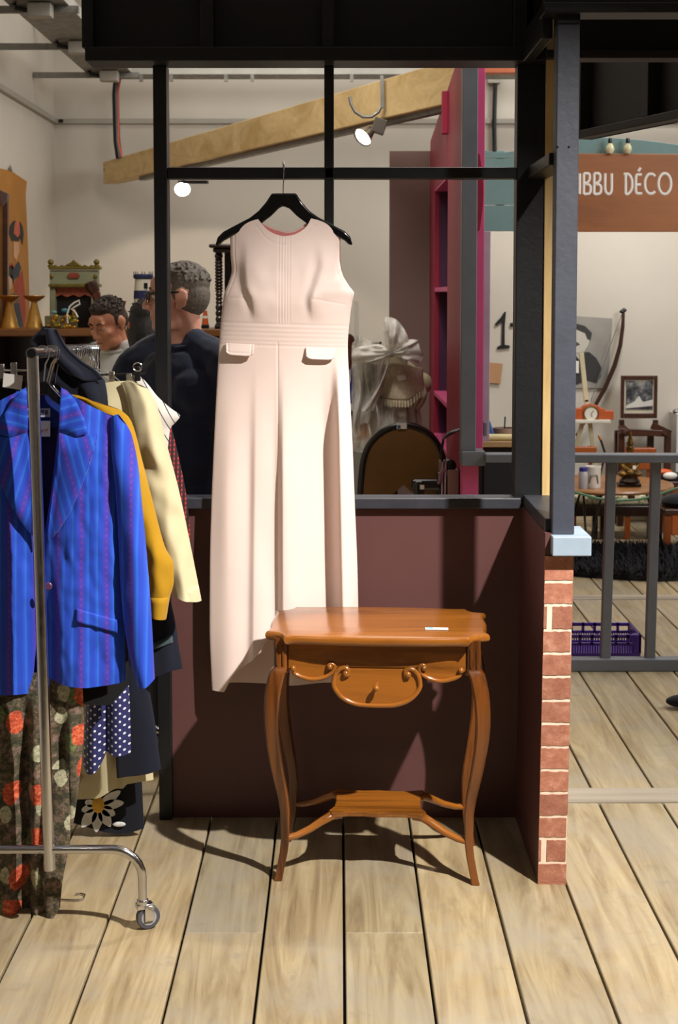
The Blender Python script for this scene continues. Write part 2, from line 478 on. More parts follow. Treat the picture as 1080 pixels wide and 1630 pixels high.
skew_box(rx0 + 0.002, rx1 + 0.004, YN + 0.03, YP - 0.012, zs0 + 0.005, zs1 + 0.008).build('return_sill', paint('dark_grey_worn_sill', '#2f3138'), pt, smooth=False, bevel=0.003)
# brick pier facing: mortar backing with single bricks set proud
zp = ZZ(886, YN)
pier = skew_box(rx0 + 0.001, rx1 - 0.001, YN + 0.002, YN + 0.03, 0, zp).build('brick_facing', paint('pale_mortar', '#e2cbb6', 0.9, 0.1, 20, 0.2), pt, smooth=False)
t = NT('painted_brick'); v = t.coords(rand=9.0)
colr = t.ramp(t.noise(v, 30, 5, 0.7), [(0.3, lin('#8f5844')), (0.55, lin('#a86f58')), (0.8, lin('#c89a84'))])
oi = t.node('ShaderNodeObjectInfo')
colr = t.mix(1.0, colr, t.ramp(oi.outputs['Random'], [(0, (0.85,0.83,0.82,1)), (1, (1.1,1.08,1.05,1))]), 'MULTIPLY')
t.bump(t.noise(v, 70, 5, 0.7), 0.5, 0.004); M_brick = t.out(colr, 0.8)
joints = [900, 926, 963, 1003, 1040, 1077, 1115, 1152, 1189, 1226, 1262, 1300, 1335, 1373, 1408, 1430]
splits = {2: 0.22, 12: 0.2}
zc = [zp] + [max(0.002, ZZ(j, YN)) for j in joints[1:]]
for i, (za, zb) in enumerate(zip(zc[:-1], zc[1:])):
    spans = [(0.0, 1.0)]
    if i in splits: spans = [(0.0, splits[i] - 0.11), (splits[i] + 0.09, 1.0)]
    for a, b in spans:
        w = rx1 - rx0
        rb = random.Random(i * 3 + int(a * 10))
        g = 0.0045
        x0 = rx0 + a * w + (0 if a == 0 else 0); x1 = rx0 + b * w - (0.003 if b == 1.0 and i in (3, 11, 12) else 0)
        poly = []
        n = 7
        zt, zb_ = za - (g if i else 0), zb + g
        for k in range(n + 1): poly.append((x0 + (x1 - x0)*k/n + lean(zt), zt + rb.uniform(-0.0014, 0.0014)))
        for k in range(n, -1, -1): poly.append((x0 + (x1 - x0)*k/n + lean(zb_), zb_ + rb.uniform(-0.0014, 0.0014)))
        MB().prism(poly, (0, YN, 0), (1, 0, 0), (0, 0, 1), (0, 0.006, 0)).build('brick', M_brick, pier, smooth=False)
# cap block and the front post that stands on it
cx0, cx1 = XX(880, YN - 0.03, 860), XX(942, YN - 0.03, 860)
ct, cb = ZZ(854, YN - .03), ZZ(885, YN - .03)
pbox('cap_block', (cx0, YN - 0.035, cb), (cx1, YN + 0.15, ct), M_greycap)
px0, px1 = XX(882, YN + .02, 450), XX(917.5, YN + .02, 450)
pbox('post', (px0, YN + 0.0, ct), (px1, YN + 0.06, ZZ(38, YN)), M_greyblue)
pbox('post_collar', (px0 - 0.001, YN - 0.001, ZZ(38, YN)), (px1 + 0.001, YN + 0.062, ZZ(10, YN)), M_black)
for pxx in (888, 906):
    MB().tube([W(pxx, 234, YN + 0.003), W(pxx, 234, YN - 0.0015)], 0.0032, 8).build('screw', M_blackmetal, pt)
MB().box((XX(866.5, 4.4, 450), YP - 0.02, zs1), (XX(889, 4.4, 450), YP + 0.05, 3.2)).build('pine_stud', M_pine, pt, smooth=False, bevel=0.002)
pbox('return_rail', (px0 - 0.012, YN + 0.05, zm0), (px0 + 0.05, YP - 0.01, zm1), M_black)
# upper fascia
xa = XX(148, YP + 0.07, 93)
zT = 3.0
pbox('top_beam', (xa, YP - 0.075, zt0 + 0.004), (xr1 - 0.01, YP + 0.07, zt1 + 0.012), M_black)
pbox('fascia_panel', (xa + 0.01, YP - 0.01, zt1), (xr0 + 0.05, YP + 0.02, zT), M_blackflat)
for pxx, w in ((140, 0.035), (330, 0.04), (523, 0.035), (828, 0.04)):
    x = XX(pxx, YP - 0.05, 40)
    pbox('batten', (x - w/2, YP - 0.06, zt1 + 0.012), (x + w/2, YP - 0.01, zT), M_black)
# beams over the return and to the right
pbox('return_beam', (px0 - 0.035, YN + 0.05, zt0), (px0 - 0.005, YP - 0.07, ZZ(2, YN) + 0.0), M_black)
zb0, zb1 = ZZ(21, YN - .02), ZZ(4, YN - .02)
pbox('front_beam', (XX(866, YN - 0.02, 10), YN - 0.03, zb0), (1.6, YN + 0.07, zb1 + 0.0), M_black)
pbox('front_fascia', (XX(866, YN, 10), YN + 0.0, zb1), (1.6, YN + 0.03, zT), M_blackflat)
M_brownblack = paint('brown_black_panel', '#1d1714', 0.55, 0.15, 4, 0.04)
pbox('side_fascia', (px1, YP - 0.02, ZZ(85, YP)), (2.0, YP + 0.01, zT), M_brownblack)
pbox('side_beam', (px1 - 0.05, YP - 0.05, ZZ(97, YP)), (2.0, YP + 0.03, ZZ(83, YP)), M_brownblack)
pbox('stall_roof', (px0, YN + 0.04, zT - 0.03), (2.0, YP, zT), M_blackflat)

# fascia of the neighbouring stall, running at an angle behind
ns = thing('neighbour_fascia', 'brown-black panelled fascia hanging at an angle above the lettered sign', 'fascia', tuple(W(926, 225, 5.6)))
A0, A1 = W(927, 160, 5.6), W(1150, 140, 4.75)
dirv = Vector((A1.x - A0.x, A1.y - A0.y, 0)); ln = dirv.length; dirv.normalize(); nv = Vector((-dirv.y, dirv.x, 0))
zlo, zhi = W(928, 222, 5.6).z, 3.2
def nsb(name, s0, s1, d0, d1, z0, z1, mat):
    q = MB()
    pts = []
    for z in (z0, z1):
        for s, d in ((s0, d0), (s1, d0), (s1, d1), (s0, d1)): 
            p = Vector((A0.x, A0.y, 0)) + dirv * s + nv * d; pts.append((p.x, p.y, z))
    return q.add(pts, [(0,3,2,1),(4,5,6,7),(0,1,5,4),(1,2,6,5),(2,3,7,6),(3,0,4,7)]).build(name, mat, ns, smooth=False, bevel=0.003)
nsb('panel', 0, ln, 0.02, 0.045, zlo, zhi, M_brownblack)
nsb('bottom_rail', 0, ln, -0.03, 0.045, zlo - 0.0, zlo + 0.03, M_brownblack)
nsb('batten', 0, 0.04, -0.03, 0.02, zlo + 0.03, zhi, M_brownblack)
nsb('batten', ln * 0.52, ln * 0.52 + 0.04, -0.03, 0.02, zlo + 0.03, zhi, M_brownblack)
# ------------------------------------------------------------------ side table
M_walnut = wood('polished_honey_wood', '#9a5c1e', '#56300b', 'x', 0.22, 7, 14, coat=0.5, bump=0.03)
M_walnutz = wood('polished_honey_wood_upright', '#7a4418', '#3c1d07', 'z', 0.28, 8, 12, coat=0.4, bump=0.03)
TC = Vector(((604 - 540) / FPX * 4.05, 4.068, 0)); TROT = Matrix.Translation(TC) @ Matrix.Rotation(R(-3.2), 4, 'Z')
tb = thing('side_table', 'small honey brown wooden side table with curved legs and scrolled apron', 'table', tuple(TC))
ZT = ZZ(1013, 3.89)
TK = 3.9 / FPX
def tl(px, py): return ((px - 604.5) * TK, ZT - (py - 1013) * TK)
def tbuild(mb, name, mat, par=tb, **k):
    mb.v = [TROT @ p for p in mb.v]; return mb.build(name, mat, par, **k)
hw, hd = 0.311, 0.197
quad = [(0, -1.0), (.15, -1.0), (.3, -.995), (.45, -.98), (.6, -.955), (.72, -.935), (.79, -.935), (.815, -.95), (.83, -.90), (.845, -.83), (.88, -.755), (.93, -.71), (1.0, -.68), (.985, -.62), (.972, -.5), (.975, -.35), (.985, -.2), (.99, 0)]
out = quad + [(x, -y) for x, y in quad[-2::-1]]
out = out + [(-x, y) for x, y in out[-2:0:-1]]
def ring(s, z): return [Vector((x * hw * s, y * hd * s, z)) for x, y in out]
n = len(out); m = MB()
levels = [(0.955, ZT - 0.026), (0.985, ZT - 0.022), (1.0, ZT - 0.014), (0.998, ZT - 0.007), (0.985, ZT - 0.001), (0.97, ZT)]
q = []; fs_ = []
for s, z in levels: q += ring(s, z)
for i in range(len(levels) - 1):
    for k in range(n): fs_.append((i*n+k, i*n+(k+1) % n, (i+1)*n+(k+1) % n, (i+1)*n+k))
fs_ += [tuple(range(n-1, -1, -1)), tuple((len(levels)-1)*n + k for k in range(n))]
tbuild(m.add(q, fs_), 'tabletop', M_walnut, angle=50)
# apron boards
ya = -0.148
ap = [tl(460, 1016), tl(460, 1072), tl(470, 1081), tl(486, 1088), tl(505, 1089), tl(522, 1085), tl(534, 1075), tl(541, 1069)]
ap = ap + [(-x, z) for x, z in ap[::-1]]
tbuild(MB().prism(ap, (0, ya, 0), (1, 0, 0), (0, 0, 1), (0, 0.018, 0)), 'apron', M_walnut, bevel=0.002, smooth=False)
tbuild(MB().prism(ap, (0, -ya - 0.018, 0), (1, 0, 0), (0, 0, 1), (0, 0.018, 0)), 'apron', M_walnut, bevel=0.002, smooth=False)
for s in (-1, 1):
    tbuild(MB().box((s*0.252 - 0.009, -0.14, ZT - 0.115), (s*0.252 + 0.009, 0.14, ZT - 0.02)), 'apron', M_walnut, bevel=0.002, smooth=False)
# drawer drop front
def arc(pts):
    xs = Curve([(i, p[0]) for i, p in enumerate(pts)]); zs = Curve([(i, p[1]) for i, p in enumerate(pts)])
    k = (len(pts) - 1) * 6
    return [(xs(i / 6), zs(i / 6)) for i in range(k + 1)]
half = [tl(604, 1131), tl(580, 1130), tl(558, 1124), tl(542, 1112), tl(534, 1096), tl(537, 1080), tl(545, 1070.5)]
hs = arc(half); full = [(-x, z) for x, z in hs[::-1]] + hs[1:]
dr = tbuild(MB().prism(full, (0, ya - 0.004, 0), (1, 0, 0), (0, 0, 1), (0, 0.15, 0)), 'drawer', M_walnut, bevel=0.002, smooth=False)
mo = [tl(553, 1085), tl(547, 1079), tl(553, 1073), tl(561, 1077), tl(559, 1084)]  # inner curl
path = hs + arc([tl(545, 1070.5), tl(552, 1069), tl(558, 1073), tl(557, 1080), tl(551, 1081)])[1:]
full = [(-x, z) for x, z in path[::-1]] + path[1:]
rr = [0.0062 + 0.0014 * abs(i / (len(full) - 1) - 0.5) * 2 for i in range(len(full))]
tbuild(MB().tube([(x, ya - 0.006, z) for x, z in full], rr, 10), 'moulding', M_walnut, dr)
for s in (-1, 1):
    x, z = tl(554, 1078); tbuild(MB().ell((s*x, ya - 0.008, z), 0.0095, 12, 8), 'scroll_boss', M_walnut, dr)
kx, kz = tl(604, 1099)
kn = [(0.006, 0), (0.0055, 0.006), (0.0042, 0.010), (0.006, 0.013), (0.0085, 0.018), (0.0085, 0.023), (0.006, 0.028), (0.002, 0.030)]
tbuild(MB().lathe(kn, (kx, ya - 0.004, kz), 14, Matrix.Rotation(R(90), 3, 'X').to_4x4()), 'knob', M_walnut, dr)
for s in (-1, 1):
    sc = arc([tl(468, 1071), tl(470, 1079), tl(482, 1085.5), tl(500, 1089), tl(517, 1086), tl(532, 1077), tl(536, 1068), tl(530, 1063), tl(525, 1067)])
    tbuild(MB().tube([(s * -x, ya - 0.003, z) for x, z in sc], [0.0058] * len(sc), 10), 'scroll_moulding', M_walnut)
    for p in ((468, 1071), (528, 1068)):
        x, z = tl(*p); tbuild(MB().ell((s * -x, ya - 0.006, z), 0.0085, 12, 8), 'scroll_boss', M_walnut)
# legs
LP = Curve([(1016, 156), (1072, 156), (1078, 160), (1092, 164), (1120, 169), (1160, 171), (1200, 168), (1260, 158), (1310, 150), (1360, 150), (1400, 156), (1425, 161)])
RP = Curve([(1016, .024), (1072, .024), (1076, .029), (1092, .03), (1120, .029), (1160, .0265), (1200, .024), (1260, .0205), (1310, .0175), (1360, .0155), (1400, .0145), (1418, .0145), (1425, .016)])
zf = lambda py: ZT - (py - 1016) / (1424 - 1016) * ZT
for sx in (-1, 1):
    for sy in (-1, 1):
        q = []; fs_ = []; st = [1016, 1045, 1071, 1074, 1078, 1085, 1092, 1105, 1120, 1140, 1160, 1180, 1200, 1230, 1260, 1285, 1310, 1335, 1360, 1380, 1400, 1412, 1418, 1424]
        for py in st:
            o_ = LP(py) * 3.93 / FPX; rad = RP(py) * 0.80
            cx_, cy_ = sx * o_, sy * o_ * 0.53
            for ex, ey in ((1, -.74), (1, .74), (.74, 1), (-.74, 1), (-1, .74), (-1, -.74), (-.74, -1), (.74, -1)):   # squared section, eased corners
                q.append(Vector((cx_ + rad * 0.93 * ex, cy_ + rad * 0.93 * ey, max(0.0005, zf(py)) - (0.014 if py < 1020 else 0))))
        for i in range(len(st) - 1):
            for k in range(8): fs_.append((i*8+k, i*8+(k+1) % 8, (i+1)*8+(k+1) % 8, (i+1)*8+k))
        fs_ += [tuple(range(7, -1, -1)), tuple((len(st)-1)*8 + k for k in range(8))]
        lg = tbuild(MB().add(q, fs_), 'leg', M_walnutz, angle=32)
        if sy < 0:
            cx_, cy_ = sx * 156 * 3.93 / FPX, -156 * 3.93 / FPX * 0.53
            for dx in (-0.0085, 0.0085):
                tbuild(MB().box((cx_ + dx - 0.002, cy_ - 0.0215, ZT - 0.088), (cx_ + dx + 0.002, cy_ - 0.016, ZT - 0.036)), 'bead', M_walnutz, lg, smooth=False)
# lower shelf and its four curved arms
zs_ = 0.178
sh = []
for x, y in [(-1, -.75), (-.93, -.98), (-.6, -.86), (-.3, -.84), (0, -.9), (.3, -.84), (.6, -.86), (.93, -.98), (1, -.75), (.9, -.45), (.88, 0), (.9, .45), (1, .75), (.93, .98), (.6, .86), (.3, .84), (0, .9), (-.3, .84), (-.6, .86), (-.93, .98), (-1, .75), (-.9, .45), (-.88, 0), (-.9, -.45)]:
    sh.append((x * 0.138, y * 0.105))
tbuild(MB().prism(sh, (0, 0, zs_), (1, 0, 0), (0, 1, 0), (0, 0, -0.016)), 'lower_shelf', M_walnut, bevel=0.004, seg=2, smooth=False)
for sx in (-1, 1):
    for sy in (-1, 1):
        P = [(0.105, 0.07, zs_ - 0.016), (0.13, 0.088, zs_ - 0.014), (0.155, 0.098, zs_ - 0.026), (0.19, 0.112, zs_ - 0.045), (0.225, 0.126, zs_ - 0.058), (0.256, 0.138, zs_ - 0.062)]
        P = [Vector((sx*a, sy*b, c)) for a, b, c in P]
        tbuild(MB().tube(P, [0.016, 0.0155, 0.014, 0.0125, 0.0115, 0.011], 8, flat=0.8), 'stretcher_arm', M_walnut, angle=70)
# price tag on the table
tg = thing('price_tag', 'small white paper price tag lying on the brown side table', 'price tag', tuple(TROT @ Vector((0.165, -0.11, ZT + 0.001))))
a = TROT @ Vector((0.165, -0.085, ZT + 0.0012)); 
MB().box((-0.032, -0.012, 0), (0.032, 0.012, 0.0014), Matrix.Translation(a) @ Matrix.Rotation(R(-3), 4, 'Z')).build('paper', M_white, tg, smooth=False)
MB().box((-0.030, -0.006, 0.0014), (-0.010, 0.010, 0.0020), Matrix.Translation(a) @ Matrix.Rotation(R(-3), 4, 'Z')).build('blue_mark', paint('pale_blue_print', '#7fb4d8', 0.6), tg, smooth=False)

# ------------------------------------------------------------------ hanger and dress
YD = 4.352
M_pink = fabric('pale_pink_crepe', '#e8d2c8', 0.8, 0.03, 0.25, 900, 0.12)
M_lining = fabric('coral_pink_lining', '#e88f8b', 0.5, 0.05, 0.1)
M_gloss = paint('glossy_black_plastic', '#08080a', 0.16, 0.1, 5, 0)
hg = thing('coat_hanger', 'glossy black hanger with wire hook holding the pink dress', 'hanger', tuple(W(450, 330, YD)))
lft = [(451, 308), (433, 308), (424, 322), (412, 336), (398, 347), (375, 359), (356, 369), (347, 378), (343, 391), (349, 391), (356, 384), (372, 375), (396, 365), (416, 356), (432, 344), (444, 332), (451, 328)]
poly = lft + [(2*452.5 - x, y - (1 if x < 400 else 0)) for x, y in lft[::-1][1:-1]]
ow = W(451, 308, YD)
MB().prism([((W(x, y, YD) - ow).x, (W(x, y, YD) - ow).z) for x, y in poly], ow + Vector((0, -0.012, 0)), (1, 0, 0), (0, 0, 1), (0, 0.024, 0)).build('hanger_arms', M_gloss, hg, bevel=0.005, seg=3)
zr = zm1 + 0.004
hk = [W(451, 312, YD), W(451, 295, YD), W(452, 282, YD - 0.004)]
hk += [Vector((hk[-1].x, 4.372, zr - 0.004)), Vector((hk[-1].x - 0.001, 4.386, zr + 0.008)), Vector((hk[-1].x - 0.003, 4.405, zr + 0.014)), Vector((hk[-1].x - 0.005, 4.43, zr + 0.012)), Vector((hk[-1].x - 0.006, 4.455, zr + 0.004)), Vector((hk[-1].x - 0.006, 4.462, zr - 0.012))]
MB().tube(hk, 0.0017, 8).build('hook', M_chrome, hg)
MB().tube([W(451, 309, YD - 0.014), W(451, 329, YD - 0.014)], 0.0012, 6).build('seam_bead', M_gloss, hg)

dress = thing('dress', 'long sleeveless pale pink dress hanging from the partition rail', 'dress', tuple(W(450, 1090, YD)))
DL = Curve([(345, 367), (368, 367), (400, 367), (430, 369), (450, 364), (468, 357), (490, 354), (520, 351), (550, 349), (600, 346), (700, 341), (800, 337), (900, 334.5), (1000, 334), (1060, 336), (1100, 338)])
DR = Curve([(345, 545), (366, 545), (385, 541), (410, 541), (435, 545), (455, 556), (467, 564), (480, 561), (520, 556), (550, 554), (600, 556), (700, 561), (800, 565), (900, 569), (1000, 571), (1100, 572)])
Dtop = Curve([(0, 368), (.12, 357), (.215, 346.5), (.235, 345), (.25, 349), (.29, 358), (.34, 367), (.42, 374), (.49, 376.5), (.56, 375), (.63, 369), (.69, 359), (.72, 349), (.735, 345.5), (.755, 346), (.87, 355), (1, 367)])
Dback = Curve([(0, 368), (.12, 357), (.215, 346.5), (.235, 346), (.25, 349), (.31, 356), (.38, 362), (.48, 367), (.5, 368), (.56, 367), (.63, 361), (.69, 354), (.72, 349), (.735, 346), (.755, 346), (.87, 355), (1, 367)])
Dhem = Curve([(0, 1098), (.08, 1098), (.115, 1086), (.16, 1069), (.28, 1047), (.37, 1022), (.43, 997), (.52, 985), (1, 982)])
def rdg(x, c, l, r): return math.exp(-((x - c) / (l if x < c else r)) ** 2)
DD = Curve([(345, .012), (368, .028), (430, .06), (480, .072), (515, .062), (560, .05), (700, .032), (900, .026), (1100, .03)])
FL1 = Curve([(400, 384), (430, 383), (455, 386), (480, 397), (505, 402), (520, 403)])
FR1 = Curve([(390, 502), (420, 504), (445, 498), (480, 490), (505, 493), (520, 494)])
def dfront(u, py):
    px = DL(py) + u * (DR(py) - DL(py))
    d = DD(py) * math.sin(PI * min(1, max(0, u))) ** 0.62
    if py > 545:
        a = smooth(556, 800, py); a1 = smooth(552, 690, py)
        c1 = 530 + (py - 560) * 0.020
        d += a1 * 0.072 * rdg(px, c1 + 9, 8 + 2*a, 26) + a * (0.036 * rdg(px, 453, 8, 34) + 0.014 * rdg(px, 408 - (py-800)*.01, 7, 22) + 0.016 * rdg(px, 366, 22, 26))
        d -= a1 * 0.008 * rdg(px, c1 - 18, 16, 9)
        d -= 0.0022 * gau(px, 443.5, 1.1)
        d += a * 0.004 * vnoise(px * 0.03, py * 0.006)
        k = smooth(960, 1090, py) * gau(px, 425, 30)          # the hem rolled up by the table
        d += k * 0.015
    if py < 530:
        w = smooth(375, 440, py) * (1 - smooth(468, 517, py)); ws = 1 - 0.45 * smooth(440, 500, py)
        if w > 0:
            d += w * (0.017 * rdg(px, FL1(py) + 13 * ws, 12 * ws, 34 * ws) + 0.019 * rdg(px, FR1(py) + 13 * ws, 12 * ws, 32 * ws))
            d -= w * 0.005 * (gau(px, FL1(py), 8) + gau(px, FR1(py), 8)); d += w * 0.003 * vnoise(px * .05, py * .03)
        for c in (445, 449.5, 454, 458.5, 462.5):
            if 378 < py < 514: d -= 0.0011 * gau(px, c, 1.0)
        if 366 < px < 403: d -= 0.0016 * gau(py, 474 - (px - 385) * 0.05, 1.1)
        if 496 < px < 552: d -= 0.0016 * gau(py, 475 + (px - 496) * 0.18, 1.1)
        te = Dtop(u)
        d -= 0.0012 * gau(py - te, 14, 1.2) * (1 if .2 < u < .78 else 0)
        d -= 0.0014 * gau(px - DL(py), 7, 1.1) * (1 if py < 470 else 0)
        d -= 0.0014 * gau(DR(py) - px, 7, 1.1) * (1 if py < 470 else 0)
    for yy in (516, 523, 530, 537, 544, 550):
        d -= (0.0016 if yy in (516, 550) else 0.0010) * gau(py - (u - 0.5) * 6, yy, 1.1)
    return px, d
def dress_front(u, v):
    t0, t1 = Dtop(u), Dhem(u)
    py = t0 + (t1 - t0) * v
    px, d = dfront(u, py)
    return W(px, py, YD) - Vector((0, d, 0))
MB().grid(dress_front, 210, 340, lambda u, v: (u * .4, v * 1.4)).build('dress_front', M_pink, dress, angle=180)
def dress_back(u, v, off=0.0):
    t0, t1 = Dback(u), 1092 - 3 * math.sin(u * 9)
    py = t0 + (t1 - t0) * v
    px = DL(py) + u * (DR(py) - DL(py))
    d = 0.03 * math.sin(PI * u) ** 0.6 * smooth(345, 420, py) + 0.004 * math.sin(u * 20) * smooth(600, 900, py)
    return W(px, py, YD) + Vector((0, d - off, 0))
MB().grid(dress_back, 70, 110).build('dress_back', M_pink, dress, angle=180)
MB().grid(lambda u, v: dress_back(0.012 + u * 0.976, 0.004 + v * 0.60, 0.0025), 70, 80).build('lining', M_lining, dress, angle=180)
# armhole facing seen inside the right arm
MB().grid(lambda u, v: W(DR(372 + v * 60) + 1.0 - u * 12, 372 + v * 60, YD) + Vector((0, -0.001 + u * 0.022, 0)), 6, 14).build('armhole_facing', M_lining, dress, angle=180)
for name, (cx_, cy_), wd, rot in (('pocket_flap', (383.5, 556), 46, 2), ('pocket_flap', (511, 562), 47, 2)):
    u = (cx_ - DL(556)) / (DR(556) - DL(556))
    def flap(a, b, s=0.0):
        px = cx_ + (a - .5) * wd * (1 - 0.06 * b); py = cy_ - 9 + b * 18 * (1 - 0.25 * abs(2*a - 1) ** 6) + (a - .5) * rot
        uu = (px - DL(560)) / (DR(560) - DL(560))
        d = DD(555) * math.sin(PI * uu) ** 0.62 + 0.004 + b * 0.016 + s
        edge = min(a, 1 - a) * wd; e2 = (1 - b) * 18
        d -= 0.0016 * (gau(edge, 4, 1.2) + gau(e2, 4, 1.2))
        return W(px, py, YD) - Vector((0, d, 0))
    MB().grid(flap, 40, 18).build('pocket_flap', M_pink, dress, angle=180, solid=0.003)
MB().box((-0.002, -0.002, -0.004), (0.002, 0.002, 0.004), Matrix.Translation(W(455, 371, YD) + Vector((0, 0.02, 0)))).build('zip_pull', M_white, dress, smooth=False)
# ------------------------------------------------------------------ clothes rack
YR0, YR1 = 3.62, 4.66
rk = thing('clothes_rack', 'chrome rolling clothes rack with curved feet and castor wheels', 'clothes rack', tuple(FL(62, 1480)))
top0 = W(53, 562, YR0); xr_b = -0.787
zr1 = 1.455
bot0 = W(79, 1384, YR0)
MB().tube([W(52, 566, YR0), W(66, 1000, YR0), bot0], 0.0150, 16).build('post', M_chrome, rk)
MB().tube([(xr_b, YR1, zr1), (xr_b, YR1, 0.13)], 0.0150, 12).build('post', M_chrome, rk)
MB().tube([top0 - Vector((0, 0.022, 0)), (xr_b, YR1 + 0.02, zr1)], 0.0145, 16).build('hanging_rail', M_chrome, rk)
MB().tube([top0 - Vector((0, 0.0228, 0)), top0 - Vector((0, 0.021, 0))], 0.0118, 14).build('rail_end_shade', M_blackmetal, rk)  # black disc painted as the shade inside the open rail end
zl = W(79, 1352, YR0).z
MB().tube([(bot0.x, YR0, zl + 0.0), (xr_b, YR1, zl)], 0.011, 10).build('lower_bar', M_chrome, rk)
def foot(Yf, xc, dx):
    zf0 = zl
    pts = []
    for s in (-1,):
        pass
    P = []
    x0, x1 = xc - dx, xc + dx
    rr_ = 0.075
    P += [(x0, Yf, 0.075), (x0, Yf, zf0 - rr_)]
    for k in range(1, 7):
        a = PI/2 * k / 6; P.append((x0 + rr_ * (1 - math.cos(a)), Yf, zf0 - rr_ + rr_ * math.sin(a)))
    for k in range(0, 7):
        a = PI/2 * (1 - k / 6); P.append((x1 - rr_ + rr_ * math.cos(a), Yf, zf0 - rr_ + rr_ * math.sin(a)))
    P += [(x1, Yf, 0.075)]
    MB().tube([Vector(p) for p in P], 0.0115, 14).build('foot_bar', M_chrome, rk)
    M_tyre = paint('grey_rubber_tyre', '#4a4b50', 0.6, 0.1, 20, 0)
    for x in (x0, x1):
        rot = Matrix.Translation((x, Yf, 0)) @ Matrix.Rotation(R(24), 4, 'Z')
        m = MB().lathe([(0.014, 0.066), (0.0155, 0.068), (0.0155, 0.078), (0.013, 0.080)], (0, 0, 0), 14)
        m.box((-0.017, -0.013, 0.056), (0.026, 0.013, 0.068))
        m.box((0.002, -0.016, 0.024), (0.026, -0.0125, 0.064)); m.box((0.002, 0.0125, 0.024), (0.026, 0.016, 0.064))
        m.v = [rot @ p for p in m.v]
        ca = m.build('castor', M_chrome, rk, bevel=0.002)
        m = MB().lathe([(0.021, -0.009), (0.029, -0.009), (0.031, -0.006), (0.031, 0.006), (0.029, 0.009), (0.021, 0.009)], (0, 0, 0), 24, Matrix.Rotation(R(90), 3, 'X').to_4x4())
        m.v = [rot @ (p + Vector((0.014, 0, 0.0315))) for p in m.v]
        m.build('wheel', M_tyre, ca)
        m = MB().lathe([(0.001, -0.010), (0.020, -0.010), (0.020, 0.010), (0.001, 0.010)], (0, 0, 0), 20, Matrix.Rotation(R(90), 3, 'X').to_4x4())
        m.v = [rot @ (p + Vector((0.014, 0, 0.0315))) for p in m.v]
        m.build('hub', paint('pale_grey_hub', '#9a9c9f', 0.4, 0.05), ca)
fx1 = W(227, 1420, YR0).x; fxc = bot0.x
foot(YR0, fxc, fx1 - fxc)
foot(YR1, xr_b, fx1 - fxc)

def railp(Y):
    t = (Y - YR0) / (YR1 - YR0); return top0.lerp(Vector((xr_b, YR1, zr1)), t)

# ------------------------------------------------------------------ cloth builder
def cloth(name, mat, par, Y, Lp, Rp, topp, hemp, df=0.03, db=0.03, fold=None, nu=48, nv=60, both=True, pw=0.55, solid=0):
    L, Rr, T, Hm = Curve(Lp), Curve(Rp), Curve(topp), Curve(hemp)
    def pt_(u, v, s):
        py = T(u) + (Hm(u) - T(u)) * v
        px = L(py) + u * (Rr(py) - L(py))
        d = (df if s > 0 else db) * math.sin(PI * min(1, max(0, u))) ** pw * smooth(-0.15, 0.25, v)
        if fold: d += fold(px, py, u, v) * min(1.0, 8 * min(u, 1 - u) + 0.1) * (1 if s > 0 else 0.4)
        return W(px, py, Y) - Vector((0, d * s, 0))
    def uvf(u, v):
        py = T(u) + (Hm(u) - T(u)) * v
        px = L(py) + u * (Rr(py) - L(py)); return (px * Y / FPX, -py * Y / FPX)
    m = MB().grid(lambda u, v: pt_(u, v, 1), nu, nv, uvf)
    if both: m.grid(lambda u, v: pt_(u, v, -1), nu // 2, nv // 2, uvf)
    return m.build(name, mat, par, angle=180, solid=solid)
def drape(amp, freq, seed, grow=(0, 1)):
    def f(px, py, u, v):
        k = smooth(grow[0], grow[1], v) if grow else 1
        return amp * k * (math.sin(px * freq + seed + 1.2 * vnoise(px * .01, py * .004, seed)) * 0.7 + 0.8 * vnoise(px * freq * .35, py * .006, seed * 3.1)) + amp * 0.25 * vnoise(px * .06, py * .04, seed)
    return f
M_hook = M_chrome
def hanger(label, Y, px, py, half, mat=None, hookpx=None, group=None, rise=0):
    """a hanger on the rail: hook over the rail, shaped arms at (px, py) apex"""
    rp = railp(Y)
    h = thing('clothes_hanger', label, 'hanger', (rp.x, Y, rp.z - 0.06), group)
    r = 0.0175; P = []
    for k in range(0, 9):
        a = R(-30 + 210 * (1 - k / 8)); P.append(Vector((rp.x + r * math.cos(a), Y, rp.z + r * math.sin(a))))
    P = P[::-1]
    apex = W(px, py, Y)
    P = [p for p in P][::-1] + [Vector((rp.x + r*0.8, Y, rp.z - 0.016)), Vector((rp.x + 0.3*(apex.x - rp.x) + 0.006, Y, rp.z - 0.03)), apex]
    MB().tube(P, 0.0019, 7).build('hook', M_hook, h)
    if half:
        hw_ = half * Y / FPX; poly = []
        prof = [(-1, -0.105), (-.8, -0.075), (-.5, -0.045), (-.2, -0.012), (-.1, 0), (.1, 0), (.2, -0.012), (.5, -0.045), (.8, -0.075), (1, -0.105)]
        poly = [(a * hw_, b) for a, b in prof] + [(a * hw_, b - 0.024 - 0.012 * (abs(a) < .3)) for a, b in prof[::-1]]
        MB().prism(poly, apex + Vector((0, -0.006, 0)), (1, 0, 0), (0, 0, 1), (0, 0.012, 0)).build('arms', mat or M_gloss, h, bevel=0.003)
    return h

